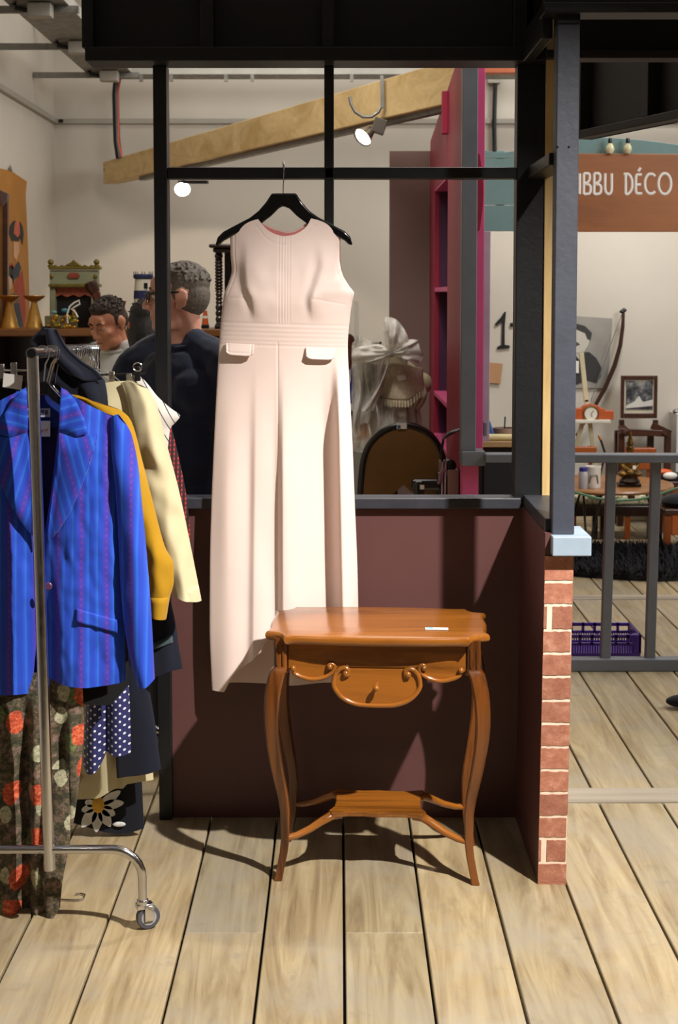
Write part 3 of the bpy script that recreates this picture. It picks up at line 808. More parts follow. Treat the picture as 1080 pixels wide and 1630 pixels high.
# ---- patterned fabrics
def mat_blazer():
    t = NT('blue_purple_striped_linen'); uv = t.node('ShaderNodeUVMap').outputs[0]; s = t.sep(uv)
    wob = t.math('MULTIPLY', t.math('SUBTRACT', t.noise(uv, 6, 2), 0.5), 0.004)
    x = t.math('FRACT', t.math('MULTIPLY', t.math('ADD', s[0], wob), 1 / 0.062))
    base = t.ramp(x, [(0.0, lin('#1a36ac')), (0.10, lin('#1f4fc2')), (0.17, lin('#2f6cd0')), (0.22, lin('#1e42b6')), (0.36, lin('#1a36ac')), (0.46, lin('#47279a')), (0.58, lin('#522590')), (0.66, lin('#2636ac')), (0.74, lin('#1e50c2')), (0.80, lin('#2c68cc')), (0.86, lin('#1c3eb2')), (1.0, lin('#1a36ac'))])
    y = t.math('FRACT', t.math('MULTIPLY', s[1], 1 / 0.016))
    dots = t.math('MULTIPLY', t.math('GREATER_THAN', y, 0.55), t.ramp(x, [(0.48, (0,0,0,1)), (0.5, (1,1,1,1)), (0.55, (1,1,1,1)), (0.57, (0,0,0,1))]))
    c = t.mix(t.math('MULTIPLY', dots, 0.5), base, lin('#8a3a86'))
    c = t.mix(0.35, c, t.mix(t.noise(uv, 420, 2), lin('#142c94'), lin('#2a60d0')))
    t.bump(t.noise(uv, 900, 2), 0.2, 0.001)
    return t.out(c, 0.75, spec=0.3, sheen=0.1)
def mat_polka():
    t = NT('navy_white_polka_dot'); uv = t.node('ShaderNodeUVMap').outputs[0]
    mp = t.node('ShaderNodeMapping'); t.link(uv, mp.inputs[0]); mp.inputs['Rotation'].default_value = (0, 0, R(45)); mp.inputs['Scale'].default_value = (62, 62, 62)
    s = t.sep(mp.outputs[0])
    fx = t.math('SUBTRACT', t.math('FRACT', s[0]), 0.5); fy = t.math('SUBTRACT', t.math('FRACT', s[1]), 0.5)
    d = t.math('SQRT', t.math('ADD', t.math('MULTIPLY', fx, fx), t.math('MULTIPLY', fy, fy)))
    return t.out(t.mix(t.math('LESS_THAN', d, 0.2), lin('#1c1f55'), lin('#d5d5dd')), 0.7, sheen=0.1)
def mat_plaid():
    t = NT('red_black_check'); uv = t.node('ShaderNodeUVMap').outputs[0]; s = t.sep(uv)
    a = t.math('GREATER_THAN', t.math('FRACT', t.math('MULTIPLY', s[0], 90)), 0.62); b = t.math('GREATER_THAN', t.math('FRACT', t.math('MULTIPLY', s[1], 75)), 0.55)
    return t.out(t.mix(t.math('MULTIPLY', a, t.math('MAXIMUM', b, 0.25)), lin('#15090c'), lin('#a8232c')), 0.8)
def mat_lined():
    t = NT('white_shirt_thin_lines'); uv = t.node('ShaderNodeUVMap').outputs[0]; s = t.sep(uv)
    q = t.math('FRACT', t.math('MULTIPLY', t.math('ADD', s[0], t.math('MULTIPLY', s[1], 0.55)), 42))
    return t.out(t.mix(t.math('GREATER_THAN', q, 0.87), lin('#d6cfc8'), lin('#3c3a45')), 0.8)
def mat_floral():
    t = NT('dark_floral_print'); uv = t.node('ShaderNodeUVMap').outputs[0]
    n = t.noise(uv, 40, 6, 0.8)
    c = t.ramp(n, [(0.30, lin('#15120a')), (0.43, lin('#2c2b17')), (0.50, lin('#4d4529')), (0.57, lin('#735c50')), (0.66, lin('#8a6c64')), (0.78, lin('#2a2112'))])
    n2 = t.noise(uv, 90, 5, 0.8)
    c = t.mix(t.ramp(n2, [(0.5, (0,0,0,1)), (0.62, (0.8,0.8,0.8,1))]), c, lin('#1a140c'))
    warp = t.node('ShaderNodeVectorMath', operation='ADD'); nz = t.node('ShaderNodeTexNoise', i_Scale=40); t.link(uv, nz.inputs['Vector'])
    sc = t.node('ShaderNodeVectorMath', operation='SCALE', i_Scale=0.02); t.link(nz.outputs['Color'], sc.inputs[0]); t.link(uv, warp.inputs[0]); t.link(sc.outputs[0], warp.inputs[1])
    for scale, thr, cols, seed in ((12.5, 0.24, ('#5c6a3a', '#36442a', '#7d8450'), 3.3), (13.0, 0.2, ('#a5a284', '#7f7d62', '#bdb89a'), 7.7), (11.5, 0.24, ('#bf4522', '#8f2a12', '#dd7a4c'), 0.0)):
        mp = t.node('ShaderNodeMapping'); t.link(warp.outputs[0], mp.inputs[0]); mp.inputs['Location'].default_value = (seed, seed * .7, 0); mp.inputs['Scale'].default_value = (1.0, 0.72, 1)
        vo = t.node('ShaderNodeTexVoronoi', voronoi_dimensions='2D', i_Scale=scale, i_Randomness=0.85); t.link(mp.outputs[0], vo.inputs['Vector'])
        pet = t.noise(uv, 110, 3, 0.7)
        fc = t.ramp(pet, [(0.35, lin(cols[1])), (0.5, lin(cols[0])), (0.66, lin(cols[2]))])
        rnd = t.sep(vo.outputs['Color'])[0]
        k = t.math('MULTIPLY', t.math('LESS_THAN', vo.outputs['Distance'], thr), t.math('GREATER_THAN', rnd, 0.30))
        c = t.mix(t.math('MULTIPLY', k, t.ramp(n2, [(0.52, (0.95,)*3+(1,)), (0.66, (0.35,)*3+(1,))])), c, fc)
    return t.out(c, 0.8, sheen=0.1)
M_blazer, M_polka, M_plaid, M_lined, M_floral = mat_blazer(), mat_polka(), mat_plaid(), mat_lined(), mat_floral()
M_navyfab = fabric('dark_navy_wool', '#0f1222', 0.85)
M_blackfab = fabric('black_cloth', '#0b0b0e', 0.85)
M_yellow = fabric('mustard_yellow_cotton', '#a97d09', 0.8, 0.08)
M_cream = fabric('cream_cotton', '#c5b994', 0.75, 0.05)
M_blueline = fabric('deep_blue_lining', '#1c2f7a', 0.45)
M_purpline = fabric('dark_purple_lining', '#1f1440', 0.5)

# ---- floral long skirt
YFl = 3.745
g = thing('floral_skirt', 'long dark floral skirt with orange flowers hanging below the blue blazer', 'skirt', tuple(FL(40, 1463)))
def ff(px, py, u, v): return 0.022 * smooth(0, .4, v) * (math.sin(px * 0.115 + 0.8 * vnoise(py * .004, 3)) + 0.5 * math.sin(px * 0.21 + 2)) + 0.01 * vnoise(px * .05, py * .02)
cloth('skirt_cloth', M_floral, g, YFl, [(1000, -80), (1100, -90), (1460, -105)], [(1000, 120), (1090, 131), (1150, 134), (1200, 131), (1300, 119), (1380, 101), (1440, 96), (1470, 92)], [(0, 1070), (1, 1070)], [(0, 1462), (.3, 1464), (.55, 1468), (.75, 1462), (.86, 1450), (.93, 1456), (1, 1446)], 0.030, 0.030, ff, 90, 70)
cloth('side_pleat', M_floral, g, YFl - 0.05, [(1250, 78), (1400, 68), (1460, 72)], [(1250, 110), (1330, 112), (1400, 100), (1440, 95), (1470, 90)], [(0, 1225), (1, 1225)], [(0, 1446), (.5, 1464), (1, 1448)], 0.012, 0.006, None, 12, 24)

# ---- blue striped blazer
YBz = 3.735
bz = thing('blazer', 'blue and purple striped blazer with wide lapels hanging at the rack front', 'blazer', tuple(W(66, 1090, YBz)))
def fz(px, py, u, v): return 0.010 * math.sin(px * .06 + 1) * smooth(.3, 1, v) + 0.007 * vnoise(px * .04, py * .012, 1) + 0.004 * vnoise(px * .09, py * .05, 2)
cloth('front_panel', M_blazer, bz, YBz, [(620, 100), (690, 92), (780, 82), (862, 70), (930, 66), (1000, 70), (1085, 79)], [(620, 192), (665, 193), (760, 193), (900, 197), (1000, 199), (1088, 201)], [(0, 622), (.25, 632), (.6, 650), (1, 668)], [(0, 1078), (.3, 1085), (.62, 1088), (1, 1083)], 0.045, 0, fz, 50, 70, False)
cloth('front_panel', M_blazer, bz, YBz + .006, [(620, -58), (690, -58), (900, -64), (1100, -70)], [(620, 32), (690, 42), (780, 54), (862, 66), (930, 66), (1000, 60), (1100, 51)], [(0, 665), (.4, 650), (.75, 632), (1, 622)], [(0, 1090), (.5, 1096), (1, 1103)], 0.045, 0, fz, 50, 70, False)
cloth('back_panel', M_purpline, bz, YBz + 0.05, [(620, -58), (900, -62), (1080, -68)], [(620, 192), (900, 196), (1080, 200)], [(0, 664), (.33, 634), (.36, 626), (.5, 632), (.64, 626), (.67, 634), (1, 666)], [(0, 1080), (1, 1076)], -0.01, -0.01, None, 30, 30, False)
cloth('neck_facing', M_blueline, bz, YBz + 0.035, [(600, 26), (700, 24)], [(600, 108), (700, 108)], [(0, 622), (.5, 628), (1, 622)], [(0, 678), (.5, 682), (1, 678)], -0.01, -0.01, None, 16, 8, False)
for s in (0, 1):
    mir = (lambda x: x) if s == 0 else (lambda x: 134 - x)
    def e(pts): return [(y, mir(x)) for y, x in pts]
    inn = [(640, 176), (700, 176), (760, 182), (830, 187), (950, 193), (1040, 205), (1090, 219)]
    outr = [(640, 190), (672, 200), (690, 209), (740, 220), (800, 226), (850, 231), (960, 240), (1085, 247)]
    top_ = [(0, 664), (.5, 660), (1, 676)] if s == 0 else [(0, 676), (.5, 660), (1, 664)]
    hem_ = [(0, 1090), (.5, 1089), (1, 1080)] if s == 0 else [(0, 1080), (.5, 1089), (1, 1090)]
    Lq, Rq = (e(inn), e(outr)) if s == 0 else (e(outr), e(inn))
    cloth('sleeve', M_blazer, bz, YBz - 0.015, Lq, Rq, top_, hem_, 0.045, 0.045, lambda px, py, u, v: 0.006 * vnoise(px * .05, py * .02, 5) + 0.006 * math.sin(px * .15) * smooth(.0, .3, v) * (1 - smooth(.4, .9, v)), 26, 60)
# lapels (upper collar + lapel), lying on the fronts
LBZ = Curve([(620, 100), (690, 92), (780, 82), (862, 70), (930, 66)])
for s in (0, 1):
    mir = (lambda x: x) if s == 0 else (lambda x: 133 - x)
    for nm, poly in (('lapel', [(92, 690), (120, 698), (155, 690), (150, 712), (142, 740), (130, 775), (112, 815), (92, 845), (72, 868), (74, 840), (82, 790), (88, 740)]),
                     ('collar', [(95, 618), (103, 622), (118, 640), (133, 668), (139, 690), (120, 697), (92, 690), (92, 660)])):
        pts = [W(mir(x), y, YBz - 0.052) for x, y in poly]
        # dense sheet: fan via bmesh triangulation + subdivide, then bulge
        bm = bmesh.new(); vs_ = [bm.verts.new(p) for p in pts]; bm.faces.new(vs_)
        bmesh.ops.triangulate(bm, faces=bm.faces); bmesh.ops.subdivide_edges(bm, edges=bm.edges, cuts=3, use_grid_fill=True); bmesh.ops.triangulate(bm, faces=bm.faces)
        bm.verts.index_update(); m = MB(); m.uv = {}
        c0 = W(mir(66), 700, YBz)
        for i, v_ in enumerate(bm.verts):
            p = v_.co; dist = abs(p.x - c0.x)
            py_ = 0.0; lo_, hi_ = 560.0, 920.0
            for _ in range(18):
                mid_ = (lo_ + hi_) / 2
                if ZZ(mid_, YBz) > p.z: lo_ = mid_
                else: hi_ = mid_
            px_ = 540 + p.x * FPX / YBz; px_ = px_ if s == 0 else 133 - px_
            Lx = LBZ(lo_); uu = min(1, max(0, (px_ - Lx) / (193 - Lx)))
            dd_ = 0.045 * math.sin(PI * uu) ** 0.55 * smooth(-.15, .25, (lo_ - 632) / 450) + 0.011
            dd_ = max(dd_, 0.020 + 0.012 * gau(px_, Lx, 12))
            m.v.append(Vector((p.x, YBz - dd_, p.z)))
            ang = R(-16 if s == 0 else 16) if nm == 'lapel' else R(75 if s == 0 else -75)
            m.uv[i] = (p.x * math.cos(ang) - p.z * math.sin(ang), p.x * math.sin(ang) + p.z * math.cos(ang))
        m.f = [tuple(v_.index for v_ in f.verts) for f in bm.faces]; bm.free()
        m.build(nm, M_blazer, bz, angle=180, solid=0.004)
M_button = paint('mottled_maroon_button', '#5a3450', 0.35, 0.2, 60)
b_ = W(77, 933, YBz - 0.048)
MB().lathe([(0.001, 0.004), (0.0085, 0.004), (0.0105, 0.002), (0.0105, 0)], b_, 18, Matrix.Rotation(R(90), 3, 'X').to_4x4()).build('button', M_button, bz)
def bzflap(a, b):
    px = 128 + 62 * a; py = 961 + 23 * a + b * 21
    u = (px - 70) / (199 - 70)
    d = 0.045 * math.sin(PI * u) ** 0.55 + fz(px, py, u, (py - 640) / 445) * min(1.0, 8 * min(u, 1 - u) + 0.1) + 0.0035 + 0.003 * b
    return W(px, py, YBz) - Vector((0, d, 0))
MB().grid(bzflap, 16, 6, lambda a, b: ((128 + 62 * a) * YBz / FPX, -(961 + 23 * a + b * 21) * YBz / FPX)).build('pocket_flap', M_blazer, bz, angle=180, solid=0.002)
def sheet(name, quad_, Y, mat, par, th=0.0012):
    pts = [W(x, y, Y) for x, y in quad_]
    return MB().add(pts + [p + Vector((0, th, 0)) for p in pts], [(0,1,2,3),(7,6,5,4),(0,4,5,1),(1,5,6,2),(2,6,7,3),(3,7,4,0)]).build(name, mat, par, smooth=False)
lb = sheet('maker_label', [(38, 650), (80, 650), (80, 664), (38, 664)], YBz + 0.0385, paint('silver_grey_label', '#a9a9b4', 0.5), bz)
for i, (a, b) in enumerate(((42, 46), (58, 63), (65, 70), (72, 76))):
    sheet('label_mark', [(a, 653), (b, 653), (b, 660), (a, 660)], YBz + 0.037, paint('dark_label_print', '#3a3a48', 0.6), lb)
tg = sheet('price_tag', [(61, 670), (80, 670), (80, 695), (61, 695)], YBz + 0.030, M_white, bz)
MB().tube([W(x, y, YBz + 0.029) for x, y in ((65, 689), (68, 684), (70, 688), (72, 683), (74, 687), (76, 682))], 0.0011, 5).build('red_scribble', paint('red_ink', '#c0392b', 0.6), tg)
hanger('black plastic hanger inside the collar of the blue blazer', YBz + 0.015, 70, 607, 62)

# ---- mustard shirt
YY = 3.90
g = thing('yellow_shirt', 'mustard yellow shirt hanging between the blue blazer and cream jacket', 'shirt', tuple(W(100, 1100, YY)))
cloth('body', M_yellow, g, YY, [(620, -30), (700, -55), (1110, -60)], [(620, 175), (700, 190), (1100, 192)], [(0, 660), (.45, 640), (.7, 628), (1, 655)], [(0, 1108), (.35, 1112), (.5, 1104), (.62, 1092), (1, 1080)], 0.03, 0.02, drape(.008, .05, 2), 40, 50)
cloth('sleeve', M_yellow, g, YY - 0.012, [(630, 120), (660, 160), (740, 190), (860, 222), (940, 236), (990, 238)], [(632, 150), (648, 185), (668, 208), (730, 226), (800, 244), (870, 263), (900, 277), (925, 277), (950, 271), (985, 264)], [(0, 632), (.5, 640), (1, 652)], [(0, 979), (1, 986)], 0.035, 0.03, lambda px, py, u, v: 0.007 * math.sin((px + py * .3) * .10) * smooth(.2, .6, v) + 0.006 * vnoise(px * .06, py * .03, 9), 26, 60)
cloth('cuff', M_yellow, g, YY - 0.016, [(935, 236), (990, 239)], [(935, 273), (985, 265)], [(0, 942), (1, 945)], [(0, 979), (1, 985)], 0.034, 0.03, None, 16, 8)
hanger('slim hanger hook beside the chrome post above the yellow shirt', YY, 78, 612, 60)

# ---- cream jacket
YC = 4.02
g = thing('cream_jacket', 'cream cotton jacket hanging behind the mustard yellow shirt', 'jacket', tuple(W(150, 960, YC)))
cloth('body', M_cream, g, YC, [(600, 60), (700, 20), (960, 10)], [(600, 205), (700, 235), (960, 262)], [(0, 660), (.35, 628), (.55, 616), (.85, 607), (1, 606)], [(0, 950), (1, 960)], 0.03, 0.03, drape(.01, .045, 4), 40, 50)
def fcs(px, py, u, v): return 0.012 * gau(u, 0.75 - 0.2 * v, .22) + 0.012 * math.sin((px * .5 - py * .18) * .16 + 1.5 * vnoise(px * .02, py * .02)) * (0.3 + 0.75 * smooth(.1, .5, v)) + 0.006 * vnoise(px * .05, py * .03, 4)
cloth('sleeve', M_cream, g, YC - 0.02, [(604, 190), (650, 205), (700, 212), (780, 230), (870, 256), (945, 277)], [(604, 222), (625, 240), (645, 250), (700, 264), (780, 285), (870, 304), (950, 320)], [(0, 610), (.4, 606), (1, 618)], [(0, 944), (.5, 950), (1, 955)], 0.05, 0.04, fcs, 30, 70)
cloth('cuff', M_cream, g, YC - 0.024, [(920, 270), (950, 278)], [(920, 314), (956, 321)], [(0, 926), (1, 930)], [(0, 946), (1, 956)], 0.05, 0.042, None, 16, 6)
hanger('chrome clip hanger holding the cream jacket', YC, 130, 600, 70, M_chrome)

# ---- other clothes, seen in part
g = thing('black_coat', 'black coat showing its hem just below the blue blazer', 'coat', tuple(W(120, 1110, 3.95)))
cloth('coat_cloth', M_blackfab, g, 3.955, [(700, -40), (1110, -50)], [(700, 195), (1110, 206)], [(0, 690), (.5, 650), (1, 690)], [(0, 1098), (.5, 1104), (.72, 1118), (.86, 1120), (1, 1090)], 0.02, 0.02, drape(.006, .05, 6), 30, 40)
hanger('dark hanger carrying the black coat on the rack', 3.955, 88, 610, 60)
g = thing('polka_dot_skirt', 'navy blue skirt with white polka dots below the blue blazer', 'skirt', tuple(W(170, 1220, 4.06)))
cloth('skirt_cloth', M_polka, g, 4.06, [(1000, 145), (1100, 138), (1235, 132)], [(1000, 200), (1100, 206), (1230, 210)], [(0, 1010), (1, 1010)], [(0, 1216), (.12, 1226), (.25, 1224), (.42, 1208), (.47, 1194), (.7, 1198), (1, 1198)], 0.02, 0.02, lambda px, py, u, v: 0.03 * rdg(px, 153, 18, 9) - 0.014 * gau(px, 171, 6) + 0.02 * rdg(px, 192, 16, 14), 50, 40)
hanger('bent hook of the hanger for the polka dot skirt', 4.07, 107, 598, 0)
g = thing('navy_skirt', 'plain dark navy skirt beside the polka dot skirt', 'skirt', tuple(W(220, 1232, 4.13)))
cloth('skirt_cloth', M_navyfab, g, 4.13, [(1000, 175), (1100, 180), (1240, 186)], [(1000, 225), (1085, 236), (1150, 247), (1235, 258)], [(0, 1000), (1, 1000)], [(0, 1238), (.3, 1232), (1, 1224)], 0.03, 0.02, drape(.006, .08, 8), 30, 36)
hanger('chrome hook of the hanger for the plain navy skirt', 4.15, 112, 596, 0)
g = thing('cream_skirt', 'cream skirt hem showing under the polka dot and navy skirts', 'skirt', tuple(W(180, 1262, 4.19)))
cloth('skirt_cloth', M_cream, g, 4.19, [(1100, 130), (1275, 119)], [(1100, 236), (1250, 245)], [(0, 1110), (1, 1110)], [(0, 1272), (.3, 1266), (.5, 1252), (.62, 1250), (.68, 1243), (1, 1241)], 0.02, 0.02, lambda px, py, u, v: 0.016 * rdg(px, 178, 26, 6) + 0.012 * rdg(px, 200, 8, 20), 40, 30)
hanger('chrome hook of the hanger for the cream skirt', 4.21, 116, 594, 0)
YDs = 4.26
g = thing('daisy_skirt', 'black skirt printed with a large white daisy near the floor', 'skirt', tuple(W(170, 1322, YDs)))
cloth('skirt_cloth', fabric('blue_black_cotton', '#0d0f1a', 0.8), g, YDs, [(1200, 118), (1280, 112), (1330, 108)], [(1200, 224), (1330, 230)], [(0, 1180), (1, 1180)], [(0, 1308), (.3, 1316), (.7, 1326), (1, 1318)], 0.012, 0.02, lambda px, py, u, v: .003 * math.sin(px * .09), 40, 24)
M_petal = paint('printed_white_petal', '#c9c9c7', 0.8, 0.15, 40)
dz = W(158, 1280, YDs)
for i, (ang, ln_, wd_) in enumerate(((-95, .068, .022), (-128, .07, .026), (-60, .06, .024), (-28, .045, .022), (8, .066, .02), (35, .07, .018), (195, .04, .016), (160, .03, .014))):
    q = []; 
    for k in range(13):
        a = k / 12; w_ = wd_ * math.sin(PI * min(1, a ** 0.8 * 1.0)) * 0.55 + (0.004 if 0 < k < 12 else 0.001)
        q.append((0.012 + a * ln_, w_))
    poly = q + [(x, -y) for x, y in q[::-1]]
    d_ = Vector((math.cos(R(ang)), 0, math.sin(R(ang)))); n_ = Vector((-d_.z, 0, d_.x))
    MB().prism(poly, dz + Vector((0, -0.0185, 0)), d_, n_, (0, 0.003, 0)).build('printed_petal', M_petal, g, smooth=False)
MB().ell(dz + Vector((0.0, -0.0175, 0.004)), (0.02, 0.004, 0.026), 16, 8).build('daisy_centre', paint('printed_yellow_centre', '#c99a2f', 0.8, 0.2, 60), g)
MB().ell(W(191, 1309, YDs) + Vector((0, -0.016, 0)), (0.02, 0.0035, 0.008), 14, 6).build('printed_petal', M_petal, g)
hanger('chrome hook of the hanger for the daisy skirt', 4.28, 120, 592, 0)
g = thing('dark_ruffle_blouse', 'dark navy top with a grey green band beside the yellow cuff', 'top', tuple(W(268, 1062, 4.10)))
cloth('top_cloth', M_navyfab, g, 4.10, [(900, 215), (1070, 225)], [(900, 262), (960, 273), (1000, 281), (1025, 284), (1062, 291)], [(0, 890), (1, 890)], [(0, 1078), (.4, 1074), (.7, 1066), (1, 1064)], 0.02, 0.02, drape(.006, .16, 3), 30, 30)
cloth('band', fabric('grey_green_ribbon', '#3a4a50', 0.6), g, 4.085, [(1000, 240), (1040, 242)], [(1000, 274), (1030, 275)], [(0, 1024), (1, 1010)], [(0, 1034), (1, 1022)], 0.012, 0.0, None, 12, 4, False, solid=0.003)
hanger('chrome hook of the hanger for the dark ruffle top', 4.12, 110, 597, 0)
g = thing('checked_shirt', 'red and black checked shirt sleeve beside the cream jacket', 'shirt', tuple(W(270, 900, 4.30)))
cloth('shirt_cloth', M_plaid, g, 4.30, [(640, 190), (900, 215)], [(640, 262), (680, 273), (720, 283), (790, 297), (900, 308)], [(0, 640), (1, 648)], [(0, 930), (1, 930)], 0.03, 0.03, drape(.006, .08, 5), 30, 40)
hanger('chrome hook of the hanger for the red checked shirt', 4.32, 124, 590, 0)
g = thing('lined_shirt', 'white short-sleeved shirt with thin dark lines behind the cream jacket', 'shirt', tuple(W(240, 800, 4.22)))
cloth('shirt_cloth', M_lined, g, 4.22, [(590, 150), (800, 160)], [(590, 205), (598, 222), (612, 236), (630, 250), (650, 272), (662, 287), (672, 280), (682, 271), (800, 262)], [(0, 640), (.6, 610), (.85, 598), (1, 597)], [(0, 800), (1, 800)], 0.025, 0.02, None, 40, 50)
hanger('chrome hook of the hanger for the white lined shirt', 4.24, 118, 593, 0)
g = thing('navy_jacket', 'dark navy jacket draped high over the rail behind the chrome post', 'jacket', tuple(W(110, 690, 3.99)))
cloth('jacket_cloth', M_navyfab, g, 3.99, [(518, 62), (545, 48), (600, 42), (700, 20)], [(518, 78), (530, 90), (550, 100), (575, 125), (592, 152), (606, 167), (640, 172), (700, 175)], [(0, 536), (.3, 524), (.6, 519), (.85, 521), (1, 524)], [(0, 700), (1, 700)], 0.03, 0.03, lambda px, py, u, v: 0.02 * rdg(px - (py - 520) * .55, 88, 12, 22) + 0.006 * vnoise(px * .05, py * .05), 40, 50)
cloth('jacket_collar', M_navyfab, g, 3.96, [(520, 72), (560, 80), (600, 112)], [(520, 88), (550, 104), (575, 130), (592, 155), (606, 166)], [(0, 522), (1, 524)], [(0, 590), (.5, 606), (1, 604)], 0.014, 0.0, lambda px, py, u, v: 0.01 * math.sin(u * 6), 24, 24, False, solid=0.006)
hanger('dark hook of the hanger for the draped navy jacket', 3.99, 92, 600, 0)
g = thing('orange_blouse', 'orange red top peeking over the left shoulder of the blazer', 'top', tuple(W(0, 900, 3.86)))
cloth('top_cloth', fabric('orange_red_cotton', '#c8431f', 0.8), g, 3.835, [(600, -70), (900, -70)], [(600, 26), (640, 36), (900, 40)], [(0, 668), (.7, 642), (.92, 626), (1, 624)], [(0, 900), (1, 900)], 0.015, 0.015, None, 24, 20)
hanger('dark hook of the hanger for the orange red top', 3.865, 74, 612, 0)
g = thing('black_skirt', 'black skirt with white tag clipped at the left end of the rack', 'skirt', tuple(W(-10, 900, 4.05)))
cloth('skirt_cloth', M_blackfab, g, 4.05, [(600, -80), (900, -80)], [(600, 46), (900, 60)], [(0, 606), (1, 606)], [(0, 900), (1, 900)], 0.015, 0.015, drape(.005, .07, 2), 24, 20)
sheet('white_tag', [(6, 594), (36, 598), (34, 621), (4, 616)], 4.02, M_white, g)
def clip(par, px, py, Y, ang=0, mat=None):
    o_ = W(px, py, Y); r_ = Matrix.Translation(o_) @ Matrix.Rotation(R(ang), 4, 'Y')
    m = MB().box((-0.008, -0.006, -0.03), (0.008, -0.002, 0.012), r_); m.box((-0.008, 0.002, -0.03), (0.008, 0.006, 0.012), r_)
    m.tube([r_ @ Vector((-0.009, 0, 0.004)), r_ @ Vector((0.009, 0, 0.004))], 0.006, 10)
    m.build('clip', mat or M_chrome, par, bevel=0.0015)
h = hanger('chrome skirt hanger with two clips left of the rack post', 4.03, 40, 590, 0)
MB().tube([W(-60, 588, 4.03), W(70, 590, 4.03)], 0.003, 8).build('cross_wire', M_chrome, h)
clip(h, 22, 584, 4.03); clip(h, 2, 586, 4.03)
h = hanger('silver clip hanger tilted over the cream jacket shoulder', 4.00, 105, 596, 0)
MB().tube([W(88, 604, 3.995), W(135, 612, 3.995)], 0.0025, 8).build('cross_wire', M_chrome, h)
clip(h, 116, 606, 3.985, -32, metal('brushed_steel', '#b9b2a4', 0.3))
h = hanger('black bar hanger with chrome clips above the white lined shirt', 4.20, 150, 590, 0)
MB().tube([W(150, 597, 4.20), W(232, 594, 4.20)], 0.003, 8).build('cross_bar', M_blackmetal, h)
clip(h, 178, 598, 4.195, 0, metal('brushed_steel', '#b9b2a4', 0.3)); clip(h, 206, 601, 4.195); clip(h, 219, 590, 4.195, 0, M_blackmetal)
MB().tube([W(219 + 7*math.cos(a*PI/5), 584 + 7*math.sin(a*PI/5), 4.19) for a in range(10)], 0.0022, 6, closed=True).build('clip_ring', M_chrome, h)
for i in range(9):
    Y = 4.36 + i * 0.031; rp = railp(Y)
    h = thing('clothes_hanger', 'bare chrome hanger crowded at the far end of the rail', 'hanger', (rp.x, Y, rp.z - 0.1), 'bare chrome hangers at the far end of the rail')
    r = 0.0175; sx = random.uniform(-0.012, 0.02)
    P = [Vector((rp.x + r*math.cos(R(200 - 24*k)) + sx * .0, Y, rp.z + r*math.sin(R(200 - 24*k)))) for k in range(10)] + [Vector((rp.x + 0.01 + sx, Y, rp.z - 0.032)), Vector((rp.x + sx, Y + 0.01, rp.z - 0.06))]
    MB().tube(P, 0.0026, 7).build('hook', M_chrome, h)
    c_ = Vector((rp.x + sx, Y + 0.01, rp.z - 0.06))
    MB().tube([c_ + Vector((-0.17, 0, -0.07)), c_ + Vector((-0.08, 0, -0.02)), c_, c_ + Vector((0.05, 0, -0.02)), c_ + Vector((0.10, 0, -0.06))], 0.0024, 6).build('arms', M_chrome, h)
